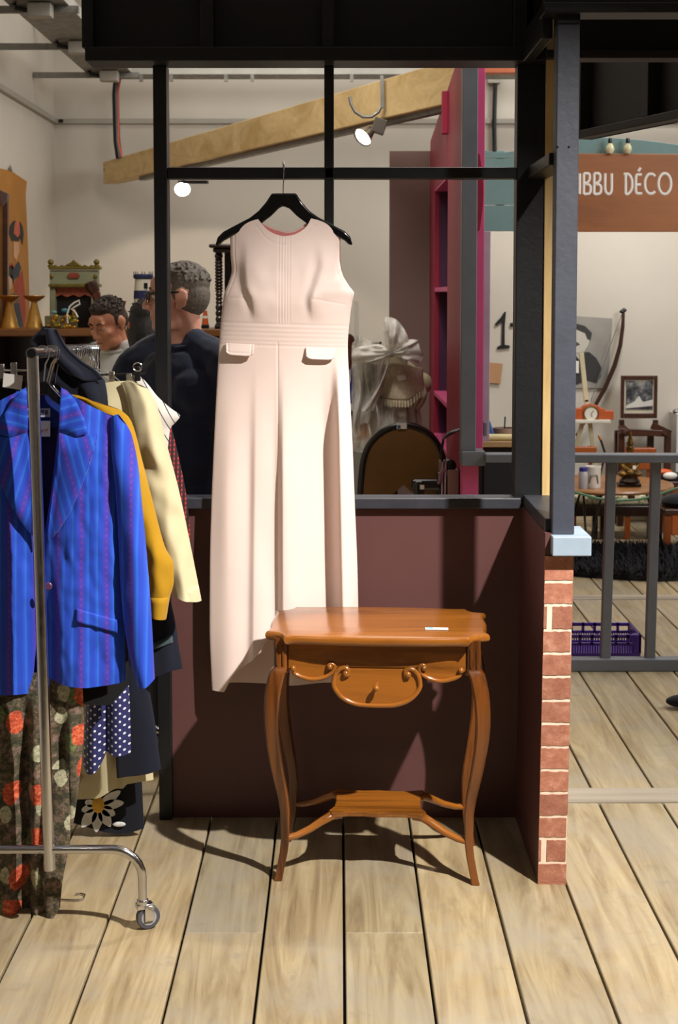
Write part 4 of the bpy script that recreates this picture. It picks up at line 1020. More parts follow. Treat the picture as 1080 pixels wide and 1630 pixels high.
# ------------------------------------------------------------------ people behind the partition
def person(label, base, height, body_yaw, head_yaw, head_pitch, shirt, hairc, hair='short', skin_c='#c98f72', trousers='#23262e', girth=1.0, head_lift=0.0, glasses=False, tuft=0.010, voxel=0.0065, lean_=0.0):
    s = height / 1.75
    P = thing('person', label, 'person', base)
    Bm = Matrix.Translation(Vector(base)) @ Matrix.Rotation(R(body_yaw), 4, 'Z')
    neck = Vector((0, 0.02, 1.50 * s)); hc = Vector((0, -0.012 - lean_, 1.628 * s + head_lift))
    Hm = Bm @ Matrix.Translation(hc) @ Matrix.Rotation(R(head_yaw - body_yaw), 4, 'Z') @ Matrix.Rotation(R(head_pitch), 4, 'X')
    M_skin = skin('skin_' + skin_c[1:], skin_c)
    def bodyprims(m, g=0.0, arms=True, legs=True, torso=True, hands=True, sleeve=1.0):
        w = girth
        if torso:
            m.ell((0, 0.0, 1.28*s), (0.165*w + g, 0.112*w + g, 0.19*s + g)); m.ell((0, -0.008, 1.08*s), (0.155*w + g, 0.115*w + g, 0.18*s + g))
            m.ell((0, 0.0, 0.95*s), (0.165*w + g, 0.115*w + g, 0.12*s + g))
            for q in (-1, 1):
                m.tube([(q*0.035, 0.02, 1.475*s), (q*0.10*w, 0.012, 1.445*s), (q*0.18*w, 0.0, 1.40*s)], [0.045 + g, 0.052 + g, 0.056 + g], 12)
                m.ell((q*0.08*w, -0.05, 1.31*s), (0.08*w + g, 0.065*w + g, 0.075*s + g))
                m.ell((q*0.185*w, 0, 1.385*s), (0.058 + g, 0.058 + g, 0.062 + g))
        if arms:
            for q in (-1, 1):
                sh = Vector((q*0.195*w, 0, 1.385*s)); el = Vector((q*0.245*w, 0.03, 1.11*s)); wr = Vector((q*0.235*w, -0.07, 0.87*s))
                if sleeve < 1:
                    e2 = sh.lerp(el, sleeve); m.tube([sh, e2], [0.056 + g, 0.056 + g * 1.4], 12)
                else:
                    m.tube([sh, sh.lerp(el, .5), el], [0.053, 0.048, 0.041], 12); m.ell(el, 0.041)
                    m.tube([el, el.lerp(wr, .35), wr], [0.041, 0.043, 0.027], 12); m.ell(wr, 0.027)
                    if hands:
                        pc = wr + Vector((0, -0.02, -0.055)); m.ell(pc, (0.018, 0.04, 0.05))
                        for f, ln in enumerate((0.072, 0.082, 0.076, 0.058)):
                            a = pc + Vector((0, -0.03 + f*0.02, -0.035))
                            m.tube([a, a + Vector((-q*0.004, -0.006, -ln*0.5)), a + Vector((-q*0.018, -0.004, -ln*0.95))], [0.0105, 0.010, 0.008], 8)
                        a = pc + Vector((0, -0.034, 0.012)); m.tube([a, a + Vector((-q*0.008, -0.024, -0.022)), a + Vector((-q*0.014, -0.030, -0.05))], [0.013, 0.011, 0.009], 8)
        if legs:
            for q in (-1, 1):
                m.tube([(q*0.085, 0, 0.92*s), (q*0.09, -0.008, 0.7*s), (q*0.092, -0.008, 0.5*s)], [0.085*w + g, 0.076*w + g, 0.056 + g], 12)
                m.tube([(q*0.092, -0.008, 0.5*s), (q*0.092, 0.012, 0.33*s), (q*0.092, 0.015, 0.07*s)], [0.056 + g, 0.054 + g, 0.036 + g], 12)
        return m
    m = bodyprims(MB())
    for q in (-1, 1):
        m.ell((q*0.092, -0.05, 0.045), (0.042, 0.12, 0.04)); m.ell((q*0.092, 0.02, 0.05), (0.038, 0.045, 0.045))
    m.v = [Bm @ p for p in m.v]
    h = MB()
    h.ell((0, 0.014, 0.035), (0.075, 0.094, 0.084), 24, 16); h.ell((0, -0.028, -0.028), (0.061, 0.063, 0.088), 24, 16)
    h.ell((0, -0.066, -0.094), (0.028, 0.024, 0.022)); 
    for q in (-1, 1):
        h.ell((q*0.034, -0.028, -0.076), (0.026, 0.046, 0.030), mat=Matrix.Rotation(R(-20), 3, 'X').to_4x4())
        h.ell((q*0.043, -0.062, -0.020), (0.022, 0.022, 0.020)); h.ell((q*0.030, -0.080, 0.031), (0.026, 0.013, 0.010))
        h.ell((q*0.012, -0.098, -0.034), (0.009, 0.011, 0.008))
        h.ell((q*0.079, 0.010, 0.000), (0.008, 0.021, 0.033), mat=Matrix.Rotation(R(12), 3, 'X').to_4x4())
        h.ell((q*0.085, 0.018, 0.010), (0.006, 0.018, 0.024), mat=Matrix.Rotation(R(12), 3, 'X').to_4x4())
        h.ell((q*0.078, 0.002, -0.028), (0.007, 0.010, 0.012))
    h.ell((0, -0.078, 0.045), (0.045, 0.016, 0.03))
    h.tube([(0, -0.086, 0.022), (0, -0.098, 0.0), (0, -0.114, -0.026)], [0.0085, 0.0095, 0.0125], 10); h.ell((0, -0.110, -0.029), (0.012, 0.013, 0.010))
    h.ell((0, -0.086, -0.058), (0.024, 0.011, 0.0075)); h.ell((0, -0.084, -0.069), (0.020, 0.011, 0.0075)); h.ell((0, -0.076, -0.052), (0.034, 0.018, 0.02))
    h.v = [Hm @ p for p in h.v]
    m.add(h.v, h.f)
    a = Hm @ Vector((0, 0.022, -0.03)); b = Bm @ Vector((0, 0.03, 1.46*s))
    m.tube([a, a.lerp(b, .5), b], [0.053, 0.055, 0.066], 16)
    m.build('body', M_skin, P, remesh=voxel, sm=3)
    # eyes, brows and mouth
    for q in (-1, 1):
        e_ = MB().ell((q*0.031, -0.079, 0.010), 0.0115, 14, 10); e_.v = [Hm @ p for p in e_.v]; eo = e_.build('eye', paint('eye_white', '#cfc6bd', 0.25, 0.03), P)
        i_ = MB().ell((q*0.031, -0.0888, 0.009), (0.0052, 0.0022, 0.0052), 12, 8); i_.v = [Hm @ p for p in i_.v]; i_.build('iris', paint('dark_iris', '#2b1d14', 0.2, 0.1), eo)
        lidm = MB().ell((q*0.031, -0.0795, 0.0145), (0.0145, 0.0125, 0.0085), 14, 8); lidm.v = [Hm @ p for p in lidm.v]; lidm.build('eyelid', M_skin, P)
        br = MB().tube([(q*0.014, -0.0925, 0.030), (q*0.030, -0.0935, 0.036), (q*0.047, -0.083, 0.032)], [0.0035, 0.0045, 0.003], 8); br.v = [Hm @ p for p in br.v]
        br.build('eyebrow', paint('brow_' + hairc[1:], hairc, 0.9, 0.3, 200), P)
    lp = MB().tube([(-0.021, -0.0935, -0.0635), (-0.01, -0.0965, -0.0625), (0, -0.097, -0.0635), (0.01, -0.0965, -0.0625), (0.021, -0.0935, -0.0635)], [0.001, 0.0028, 0.003, 0.0028, 0.001], 8); lp.v = [Hm @ p for p in lp.v]
    lp.build('mouth', skin('lip', '#8c4a40'), P)
    # hair
    t_ = 'hair_' + hairc[1:]
    if t_ not in _mc:
        t = NT(t_); v = t.coords(); c = lin(hairc)
        t.bump(t.noise(v, 260, 4, 0.8), 0.6, 0.004)
        _mc[t_] = t.out(t.ramp(t.noise(v, 120, 5, 0.75), [(0.35, shade(c, .45)), (0.55, c), (0.72, shade(c, 1.7))]), 0.6)
    M_h = _mc[t_]
    rs = random.Random(int(height * 1000)); h = MB()
    h.ell((0, 0.022, 0.051), (0.0772, 0.0895, 0.0735), 24, 16); h.ell((0, 0.045, 0.012), (0.0750, 0.0668, 0.076), 24, 14)
    h.ell((0, -0.020, 0.084), (0.060, 0.054, 0.033), 20, 12)
    for q in (-1, 1): h.ell((q*0.062, 0.000, 0.030), (0.0158, 0.024, 0.040), 14, 10)
    if hair == 'long':
        h.ell((0, 0.045, -0.03), (0.088, 0.075, 0.11), 20, 14); h.ell((0, 0.06, -0.10), (0.075, 0.055, 0.10)); h.tube([(0.0, 0.08, -0.05), (0, 0.10, -0.15), (0, 0.09, -0.28)], [0.06, 0.055, 0.02], 12)
        for q in (-1, 1): h.ell((q*0.066, 0.02, -0.02), (0.024, 0.06, 0.09))
    for k in range(420 if hair != 'long' else 60):
        th = rs.uniform(0, 2*PI); ph = rs.uniform(0, 1.45)
        d = Vector((math.sin(ph)*math.cos(th), math.sin(ph)*math.sin(th), math.cos(ph)))
        if d.y < -0.45 and d.z < 0.62: continue
        p = Vector((0, 0.024, 0.052)) + Vector((d.x*0.076, d.y*0.090, d.z*0.074))
        dirn = (d * 0.75 + Vector((rs.uniform(-.5, .5), -0.5, rs.uniform(-.1, .35)))).normalized()
        ln = tuft * rs.uniform(0.7, 1.8)
        h.tube([p - d*0.004, p + dirn*ln*0.5, p + dirn*ln + Vector((0, 0, -ln*0.25))], [0.0046, 0.0034, 0.0012], 5)
    for k in range(0 if hair == 'long' else 170):
        a_, b_ = rs.uniform(-1, 1), rs.uniform(-1, 0.6)
        if a_*a_ + b_*b_ > 1: continue
        p = Vector((a_*0.058, -0.020 + b_*0.052, 0.084 + 0.032*math.sqrt(max(0, 1 - a_*a_ - b_*b_))))
        dn = Vector((a_*0.5 + rs.uniform(-.6, .6), -0.4 + rs.uniform(-.5, .3), rs.uniform(.15, .7))).normalized(); ln = tuft * rs.uniform(.8, 1.7)
        h.tube([p - Vector((0, 0, .003)), p + dn*ln*.55, p + dn*ln + Vector((0, -ln*.2, -ln*.2))], [.0042, .003, .001], 5)
    h.v = [Hm @ p for p in h.v]
    h.build('hair', M_h, P, remesh=0.0034, sm=1)
    # clothes
    M_s = fabric('tee_' + shirt[1:], shirt, 0.85, 0.08)
    sm_ = bodyprims(MB(), 0.012, True, False, True, False, 0.55)
    sm_.v = [Bm @ p for p in sm_.v]
    so = sm_.build('t_shirt', M_s, P, remesh=0.008, sm=4)
    tx = bpy.data.textures.get('cloth_creases') or bpy.data.textures.new('cloth_creases', 'CLOUDS'); tx.noise_scale = 0.11
    dm = so.modifiers.new('creases', 'DISPLACE'); dm.texture = tx; dm.strength = 0.022; dm.mid_level = 0.5; dm.texture_coords = 'GLOBAL'
    ring_ = [Bm @ Vector((0.083*math.cos(k*PI/12), 0.016 + 0.080*math.sin(k*PI/12), (1.478 + 0.022*math.sin(k*PI/12))*s)) for k in range(24)]
    MB().tube(ring_, 0.010, 8, closed=True).build('neckband', M_s, so)
    tr = bodyprims(MB(), 0.012, False, True, False)
    tr.ell((0, 0.0, 0.93*s), (0.172*girth, 0.125*girth, 0.12*s)); tr.v = [Bm @ p for p in tr.v]
    tr.build('trousers', fabric('trousers_' + trousers[1:], trousers, 0.9), P, remesh=0.011, sm=3)
    for q in (-1, 1):
        f = MB().ell((q*0.092, -0.05, 0.046), (0.05, 0.132, 0.046)); f.ell((q*0.092, 0.03, 0.055), (0.045, 0.055, 0.055)); f.v = [Bm @ p for p in f.v]
        f.build('shoe', paint('dark_shoe', '#1c1a19', 0.5), P, remesh=0.009, sm=2)
    if glasses:
        M_f = paint('black_spectacle_frame', '#0b0b0c', 0.25, 0.05, 5, 0)
        g = MB()
        for q in (-1, 1):
            rim = []
            for k in range(20):
                a = 2*PI*k/20; rx = 0.0265; rz = 0.0185
                cx_, cz_ = math.copysign(abs(math.cos(a))**0.7, math.cos(a)), math.copysign(abs(math.sin(a))**0.7, math.sin(a))
                rim.append((q*0.033 + rx*cx_, -0.106 + 0.010*abs(rx*cx_*q + q*0.033*q)/0.06, 0.006 + rz*cz_))
            g.tube(rim, 0.0026, 6, closed=True)
            g.tube([(q*0.060, -0.098, 0.016), (q*0.072, -0.090, 0.017), (q*0.083, -0.04, 0.020), (q*0.085, 0.005, 0.022), (q*0.084, 0.022, 0.008)], [0.0042, 0.0042, 0.0036, 0.003, 0.0025], 8)
        g.tube([(-0.008, -0.108, 0.012), (0, -0.111, 0.014), (0.008, -0.108, 0.012)], 0.0025, 6)
        g.v = [Hm @ p for p in g.v]; fo = g.build('spectacles', M_f, P)
        t = NT('clear_lens'); t.b.inputs['Transmission Weight'].default_value = 1.0; ml = t.out((0.95, 0.95, 0.95, 1), 0.03)
        for q in (-1, 1):
            l = MB().lathe([(0.001, 0), (0.024, 0), (0.024, 0.001), (0.001, 0.001)], (0, 0, 0), 16, Matrix.Rotation(R(90), 3, 'X').to_4x4())
            l.v = [Hm @ (Vector((p.x, p.y, p.z*0.72)) + Vector((q*0.033, -0.1015, 0.006))) for p in l.v]; l.build('lens', ml, fo)
    return P

hp = W(284, 480, 4.97)
person('man in black-framed glasses and navy t-shirt standing behind the partition, head turned left', (hp.x + 0.006, 4.97, 0), 1.74, -32, -84, 0, '#20273c', '#6b6156', glasses=True, girth=1.10, tuft=0.005, skin_c='#d39c86', voxel=0.0055)
hp = W(158, 521, 7.1)
person('dark-haired man in a white t-shirt looking down beyond the clothes rack', (hp.x + 0.075, 7.12, 0), 1.625, -22, -34, 22, '#c9c9c6', '#3a2c22', girth=0.95, tuft=0.013, head_lift=-0.02, lean_=0.05, skin_c='#cc9072', voxel=0.006)
hp = W(237, 521, 6.2)
person('person with long dark hair facing away, half hidden by the black post', (hp.x, 6.2, 0), 1.60, -120, -150, 8, '#17171a', '#120a07', hair='long', girth=0.85, skin_c='#b5704c', voxel=0.007)
# ------------------------------------------------------------------ far left: sideboard and what stands on it
M_gold = metal('old_gold_leaf', '#b98b3a', 0.35)
YS = 8.2
sb = thing('sideboard', 'long tall dark wooden bookcase against the back of the room', 'bookcase', tuple(FL(150, 880)))
zt_ = ZZ(523, YS); x0, x1 = XL + 0.05, XX(440, YS, 520)
M_lightedge = wood('worn_oak_edge', '#8a5a2c', '#5d3716', 'x', 0.35, 7, 9, coat=0.2)
MB().box((x0 - .03, YS - .02, zt_ - .045), (x1 + .03, YS + .42, zt_)).build('top_board', M_lightedge, sb, smooth=False, bevel=0.008)
MB().box((x0, YS + .37, 0.0), (x1, YS + .40, zt_ - .045)).build('back_board', M_darkwood, sb, smooth=False)
for i in range(5):
    x = x0 + (x1 - x0) * i / 4
    MB().box((x - .02, YS, 0), (x + .02, YS + .37, zt_ - .045)).build('upright', M_darkwood, sb, smooth=False, bevel=0.004)
for z in (0.08, 0.42, 0.78, 1.12):
    MB().box((x0 + .02, YS + .02, z), (x1 - .02, YS + .37, z + .025)).build('shelf', M_darkwood, sb, smooth=False, bevel=0.003)

def on(px, Y): return Vector((XX(px, Y, 520), Y, zt_))
for i, (px, lab) in enumerate(((16, 'gold cone candlestick nearest the dark mirror frame'), (55, 'gold cone candlestick with flat dish right of its twin'))):
    p = on(px, 8.28); k = 8.28 / FPX
    c = thing('candlestick', lab, 'candlestick', tuple(p), 'pair of gold candlesticks on the bookcase')
    MB().lathe([(14*k, 0), (14*k, .004), (13.5*k, .01), (4.5*k, 40*k), (5*k, 42*k)], p, 24).build('cone', paint('pale_gold_paint', '#c79a4e', 0.35, 0.15, 30, metal=0.5), c)
    MB().lathe([(4*k, 41.5*k), (9*k, 44*k), (15*k, 48*k), (17.5*k, 51*k), (17*k, 52*k), (3*k, 49*k)], p, 24).build('dish', paint('copper_gold_paint', '#a8733a', 0.35, 0.15, 30, metal=0.5), c)

# mirror frame at the far left
mf = thing('mirror_frame', 'dark wooden arched mirror frame at the left edge of the bookcase', 'mirror', tuple(on(-6, 8.22)))
YM = 8.42
def pq(poly, Y, th, name, mat, par, **k):
    o = W(poly[0][0], poly[0][1], Y)
    return MB().prism([((W(x, y, Y) - o).x, (W(x, y, Y) - o).z) for x, y in poly], o, (1, 0, 0), (0, 0, 1), (0, th, 0)).build(name, mat, par, smooth=False, **k)
pq([(4, 316), (12, 308), (12, 522), (4, 522)], YM, 0.04, 'frame_side', M_darkwood, mf, bevel=0.003)
pq([(-16, 316), (-24, 308), (-24, 522), (-16, 522)], YM, 0.04, 'frame_side', M_darkwood, mf, bevel=0.003)
pq([(-24, 306), (-6, 300), (12, 308), (11, 322), (4, 330), (0, 322), (-6, 318), (-12, 322), (-16, 330), (-23, 322)], YM - 0.01, 0.05, 'frame_crest', paint('grey_brown_crest', '#5c4a48', 0.4), mf, bevel=0.003)
pq([(-16, 322), (4, 322), (4, 522), (-16, 522)], YM + 0.03, 0.008, 'panel', paint('cream_panel', '#c9ac7c', 0.6), mf)

# scroll painting on the left wall
sp = thing('scroll_painting', 'ochre hanging scroll painted with two robed figures on the left wall', 'painting', (XL + 0.006, 9.0, 1.2))
xw = XL + 0.006
def onleft(px, py, off=0.0):
    """point on the left wall"""
    a = (px - 540.0) / FPX; b = -(py - CYP) / FPX
    dy = math.cos(PITCH) + b * math.sin(PITCH); dz = -math.sin(PITCH) + b * math.cos(PITCH)
    t = (xw + off) / a
    return Vector((xw + off, dy * t, EYE + dz * t))
def wallpoly(poly, name, mat, off, par, th=0.002):
    pts = [onleft(x, y, off) for x, y in poly]; n = len(pts)
    return MB().add(pts + [p + Vector((-th, 0, 0)) for p in pts], [tuple(range(n)), tuple(range(2*n-1, n-1, -1))] + [(i, i+n, (i+1) % n + n, (i+1) % n) for i in range(n)]).build(name, mat, par, smooth=False)
M_ochre = paint('ochre_silk', '#a9722a', 0.7, 0.12, 3, 0.05)
wallpoly([(-40, 255), (0, 268), (18, 272), (43, 289), (41, 310), (45, 400), (48, 525), (48, 600), (-40, 640)], 'scroll', M_ochre, 0.004, sp, 0.004)
wallpoly([(15, 272), (17, 262), (20, 273)], 'hanging_cord', paint('grey_cord', '#6b6357', 0.8), 0.008, sp)
fgm = {'k': paint('ink_black', '#1f1a18', 0.7), 'r': paint('vermilion_robe', '#9c3a24', 0.7, 0.15, 8), 'p': paint('pale_face', '#c99b78', 0.7), 's': paint('salmon_comb', '#bd5c44', 0.7), 'b': paint('slate_blue_collar', '#2a333f', 0.7), 'g': paint('olive_sash', '#5c5a36', 0.7)}
for nm, c, poly in (('hair', 'k', [(15, 372), (16, 360), (21, 352), (25, 351), (24, 372), (30, 374), (32, 352), (36, 360), (38, 372), (36, 390), (32, 378), (30, 384), (22, 383), (19, 384)]),
                    ('hair_comb', 's', [(24, 354), (31, 353), (32, 372), (28, 378), (22, 371)]),
                    ('face', 'p', [(22, 385), (31, 386), (31, 400), (26, 415), (22, 408)]),
                    ('collar', 'b', [(24, 424), (30, 416), (34, 426), (30, 440), (24, 444), (21, 452), (20, 430)]),
                    ('robe', 'r', [(30, 440), (36, 430), (40, 470), (41, 500), (38, 524), (28, 500), (24, 470), (22, 452)]),
                    ('second_hair', 'k', [(13, 425), (20, 422), (23, 432), (20, 446), (13, 436)]),
                    ('second_face', 'p', [(14, 437), (20, 440), (19, 458), (15, 462)]),
                    ('hood', 'r', [(13, 420), (20, 419), (24, 428), (22, 434), (18, 424), (13, 426)]),
                    ('sash', 'g', [(18, 468), (26, 466), (32, 480), (20, 480)]),
                    ('lower_robe', 'b', [(22, 482), (31, 482), (37, 520), (34, 526), (28, 516)])):
    off = {'robe': .0062, 'hair_comb': .0075, 'collar': .0085, 'sash': .0075}.get(nm, .007)
    wallpoly(poly, 'painted_' + nm, fgm[c], off, sp, 0.001)

# small green theatre
YT = 8.42; kT = YT / FPX
tt = thing('toy_theatre', 'pale green toy theatre with gilt cornice and red curtain', 'toy theatre', tuple(on(117, YT)))
M_sage = paint('pale_sage_paint', '#8e9474', 0.55, 0.1, 12, 0.05); M_gilt = paint('olive_gilt', '#7a6a2c', 0.4, 0.25, 40, metal=0.4)
pq([(79, 430), (156, 430), (156, 458), (79, 458)], YT, 0.06, 'pediment', M_sage, tt, bevel=0.004)
pq([(79, 458), (88, 458), (88, 522), (79, 522)], YT, 0.06, 'pillar', M_sage, tt, bevel=0.003)
pq([(145, 458), (156, 458), (156, 522), (145, 522)], YT, 0.06, 'pillar', M_sage, tt, bevel=0.003)
pq([(77, 452), (159, 452), (159, 457), (77, 457)], YT - 0.02, 0.08, 'cornice', M_gilt, tt, bevel=0.004)
pq([(77, 424), (159, 424), (159, 429), (77, 429)], YT - 0.015, 0.08, 'cornice', M_gilt, tt, bevel=0.004)
pq([(88, 458), (145, 458), (145, 522), (88, 522)], YT + 0.05, 0.01, 'stage_back', M_blackflat, tt)
val = [(88, 458), (145, 458), (145, 473)] + [(145 - i * 4.75, 473 - 4 * math.sin(i * PI / 4) ** 2) for i in range(1, 12)] + [(88, 473)]
pq(val, YT + 0.02, 0.012, 'curtain', paint('faded_red_curtain', '#a0523a', 0.7, 0.3, 50), tt)
for x in (81, 154): MB().lathe([(5*kT, 0), (5.5*kT, 2*kT), (3*kT, 4*kT), (5*kT, 7*kT), (4.5*kT, 10*kT), (2*kT, 12*kT), (.2*kT, 12.5*kT)], W(x, 425, YT + .02), 14).build('finial', M_gilt, tt)
pq([(103, 424), (108, 420), (113, 417), (117, 413), (121, 417), (126, 420), (131, 424)], YT, 0.03, 'crest', M_gilt, tt, bevel=0.003)
for s in (-1, 1):
    MB().tube([W(117 + s*x, y, YT - .005) for x, y in ((8, 421), (14, 425), (18, 423), (24, 426), (29, 423), (34, 426))], 0.007, 6).build('garland', M_gilt, tt)
    MB().ell(W(117 + s*35, 440, YT - .004), (.012, .006, .014), 10, 6).build('rosette', M_gilt, tt)
pq([(107, 438), (111, 434), (123, 434), (127, 438), (125, 443), (109, 443)], YT - 0.012, 0.012, 'red_plaque', paint('brick_red_plaque', '#8c3d2e', 0.6), tt, bevel=0.003)

# gilt jewel casket with ribbon
jb = thing('jewel_casket', 'gilt filigree casket with white ribbon in front of toy theatre', 'casket', tuple(on(98, 8.26)))
MB().box((XX(74, 8.26, 520), 8.21, zt_), (XX(122, 8.26, 520), 8.30, zt_ + 20 * 8.26 / FPX)).build('box', paint('grey_gilt_box', '#7c7450', 0.4, 0.35, 60, metal=0.3), jb, smooth=False, bevel=0.005)
rs = random.Random(3)
for i in range(26):
    px = rs.uniform(74, 124); py = rs.uniform(503, 522)
    MB().ell(W(px, py, 8.205), (rs.uniform(.008, .016), .010, rs.uniform(.008, .015)), 8, 6).build('gilt_leaf', M_gold if i % 3 else paint('yellow_green_gilt', '#a39433', 0.35, 0.3, 30, metal=0.4), jb)
MB().tube([W(x, y, 8.2) for x, y in ((108, 515), (107, 500), (111, 488), (118, 482), (126, 478), (127, 484), (120, 488), (114, 492), (120, 497), (124, 505))], 0.0055, 6).build('ribbon', M_white, jb)
MB().ell(W(103, 494, 8.22), (.02, .012, .012), 10, 6).build('blue_bead', paint('teal_bead', '#3f8a9a', 0.3), jb)
MB().ell(W(86, 497, 8.22), (.018, .010, .010), 10, 6).build('blue_bead', paint('pale_teal_bead', '#6a9aa0', 0.3), jb)
MB().ell(W(118, 500, 8.21), (.012, .012, .03), 10, 8).build('gilt_urn', M_gold, jb)

# brown club, pointed cone, lighthouse, toy cone
cl = thing('wooden_club', 'brown turned wooden club leaning beside the toy theatre', 'club', tuple(on(163, 8.3)))
MB().tube([W(163, 521, 8.3), W(158, 485, 8.3), W(152, 466, 8.3)], [.02, .022, .028], 14).build('shaft', wood('red_brown_wood', '#6b3520', '#431d10', 'z', 0.3, 8, 8, coat=0.3), cl)
MB().tube([W(152, 466, 8.3), W(147, 457, 8.3), W(144, 450, 8.3), W(143.5, 448.5, 8.3)], [.030, .038, .038, .028], 14).build('head', M_darkwood, cl)
pc = thing('pointed_cone', 'rust brown pointed paper cone behind the man in white', 'cone', tuple(on(180, 8.40)))
MB().tube([W(178, 514, 8.45), W(189, 496, 8.45), W(201, 479, 8.45)], [.042, .026, .002], 5).build('cone_sheet', paint('rust_speckled_card', '#7d4a36', 0.7, 0.3, 50), pc, smooth=False)
k = 8.25 / FPX; p = on(229, 8.25)
lh = thing('lighthouse_model', 'white model lighthouse with blue bands on the bookcase', 'model lighthouse', tuple(p))
prof = lambda y: (11 + (y - 440) * 0.065 + 2.0) * k
def ringl(y0, y1, nm, mat, e=0.0): MB().lathe([(prof(y1) + e, (522 - y1) * k), (prof(y0) + e, (522 - y0) * k)], p, 24).build(nm, mat, lh)
M_lh = paint('cream_lighthouse_paint', '#d8d3c0', 0.5, 0.05); M_lb = paint('navy_band', '#1f2550', 0.5)
ringl(444, 522, 'tower', M_lh); ringl(462, 475, 'blue_band', M_lb, .002); ringl(500, 512, 'blue_band', M_lb, .002)
MB().lathe([(13*k, 78*k), (16*k, 80*k), (16*k, 84*k), (14*k, 86*k)], p, 24).build('gallery', M_lb, lh)
for i in range(8): MB().tube([p + Vector((15*k*math.cos(i*PI/4), 15*k*math.sin(i*PI/4), 84*k)), p + Vector((15*k*math.cos(i*PI/4), 15*k*math.sin(i*PI/4), 90*k))], .0025, 5).build('baluster', M_blackmetal, lh)
MB().box((-.010, -.006, -.016), (.010, .006, .016), Matrix.Translation(W(234, 455, 8.25) + Vector((0, -prof(455)*.93, 0)))).build('window', M_blackmetal, lh, smooth=False)
p = on(327, 8.25); oc = thing('toy_cone', 'small orange and white toy cone beside the twisted column', 'toy', tuple(p))
MB().box((-6*k, -6*k, 0), (6*k, 6*k, 6*k), Matrix.Translation(p)).build('base', M_blackmetal, oc, smooth=False, bevel=.004)
M_or = paint('bright_orange', '#d0591c', 0.5, 0.05)
for a, b, mm in ((6, 16, M_or), (16, 20, M_white), (20, 28, M_or), (28, 31, M_white), (31, 46, M_or)):
    MB().lathe([((5.4 - (a-6)*0.115)*k, a*k), ((5.4 - (b-6)*0.115)*k, b*k)], p, 16).build('cone_ring', mm, oc)

et = thing('twisted_column_shelf', 'dark carved shelf with a barley-twist column beside the dress', 'shelf', tuple(on(370, 8.3)))
k = 8.3 / FPX
for px in (349, 425):
    b_ = Vector((XX(px, 8.25, 520), 8.25, zt_))
    prof_ = []
    for i in range(0, 131):
        h = i; r = 4.5
        if h < 8: r = 6
        elif h < 40: r = 4.2 + 1.6 * abs(math.sin(h * 0.33))
        elif h < 58: r = 4 + 1.5 * abs(math.sin(h * .5))
        elif h < 108: r = 4.6 + 2.0 * abs(math.sin(h * 0.62))
        else: r = 5 + 1.8 * abs(math.sin(h * .4))
        prof_.append((r * k, h * k))
    MB().lathe(prof_, b_, 14).build('twisted_column', M_twistwood if px > 400 else paint('dark_glossy_column', '#241611', 0.2, 0.2, 20, coat=0.6), et)
def zk(y): return zt_ + (523 - y) * k
MB().box((XX(334, 8.2, 500), 8.16, zk(397)), (XX(445, 8.2, 500), 8.48, zk(391))).build('cornice', M_twistwood, et, smooth=False, bevel=.008)
MB().box((XX(340, 8.2, 500), 8.18, zk(404)), (XX(440, 8.2, 500), 8.46, zk(397))).build('cornice_moulding', M_twistwood, et, smooth=False, bevel=.008)
MB().box((XX(358, 8.4, 500), 8.40, zt_), (XX(430, 8.4, 500), 8.43, zk(400))).build('back_panel', M_twistwood, et, smooth=False)
MB().box((XX(342, 8.2, 500), 8.18, zt_), (XX(440, 8.2, 500), 8.46, zt_ + .02)).build('base_board', M_twistwood, et, smooth=False, bevel=.004)

# ------------------------------------------------------------------ services on walls and ceiling
M_galv = metal('galvanised_steel', '#8f8d87', 0.5)
M_conduit = paint('grey_plastic_trunking', '#a49e92', 0.5, 0.06)
cd = thing('conduit', 'grey cable trunking running round the upper walls', 'conduit', (XL, YB, ZZ(193, YB)))
zc_ = ZZ(193, YB - .02)
MB().box((XL, YB - 0.03, zc_ - .018), (XR, YB - .001, zc_ + .018)).build('trunking', M_conduit, cd, smooth=False, bevel=.004)
MB().box((XL + .001, 5.0, zc_ - .018), (XL + .03, YB - .03, zc_ + .018)).build('trunking', M_conduit, cd, smooth=False, bevel=.004)
MB().box((XX(95, YB, 193), YB - .036, zc_ - .012), (XX(102, YB, 193), YB - .028, zc_ + .012)).build('joint_clip', M_blackmetal, cd, smooth=False)
ct_ = thing('cable_tray', 'perforated steel cable tray crossing the room below the ceiling', 'cable tray', (XL, 9.9, ZZ(116, 9.9)))
zy = ZZ(122, 9.9)
def tray(par, a, b, w, hgt=0.055):
    a, b = Vector(a), Vector(b); t = (b - a).normalized(); s = Vector((-t.y, t.x, 0))
    MB().bar(a, b, w, 0.004).build('tray_floor', M_galv, par, smooth=False)
    for q in (-1, 1): MB().bar(a + s*q*w/2 + Vector((0, 0, hgt/2)), b + s*q*w/2 + Vector((0, 0, hgt/2)), 0.004, hgt).build('tray_side', paint('white_grey_tray_side', '#b4b2a8', 0.4), par, smooth=False)
tray(ct_, (XL + .5, 9.9, zy), (XR - .1, 9.9, zy), 0.22)
for px in (225, 273, 360, 402, 560, 680):
    x = XX(px, 9.8, 122); MB().box((x - .012, 9.78, zy - .05), (x + .012, 9.80, zy)).build('tray_bracket', M_galv, ct_, smooth=False)
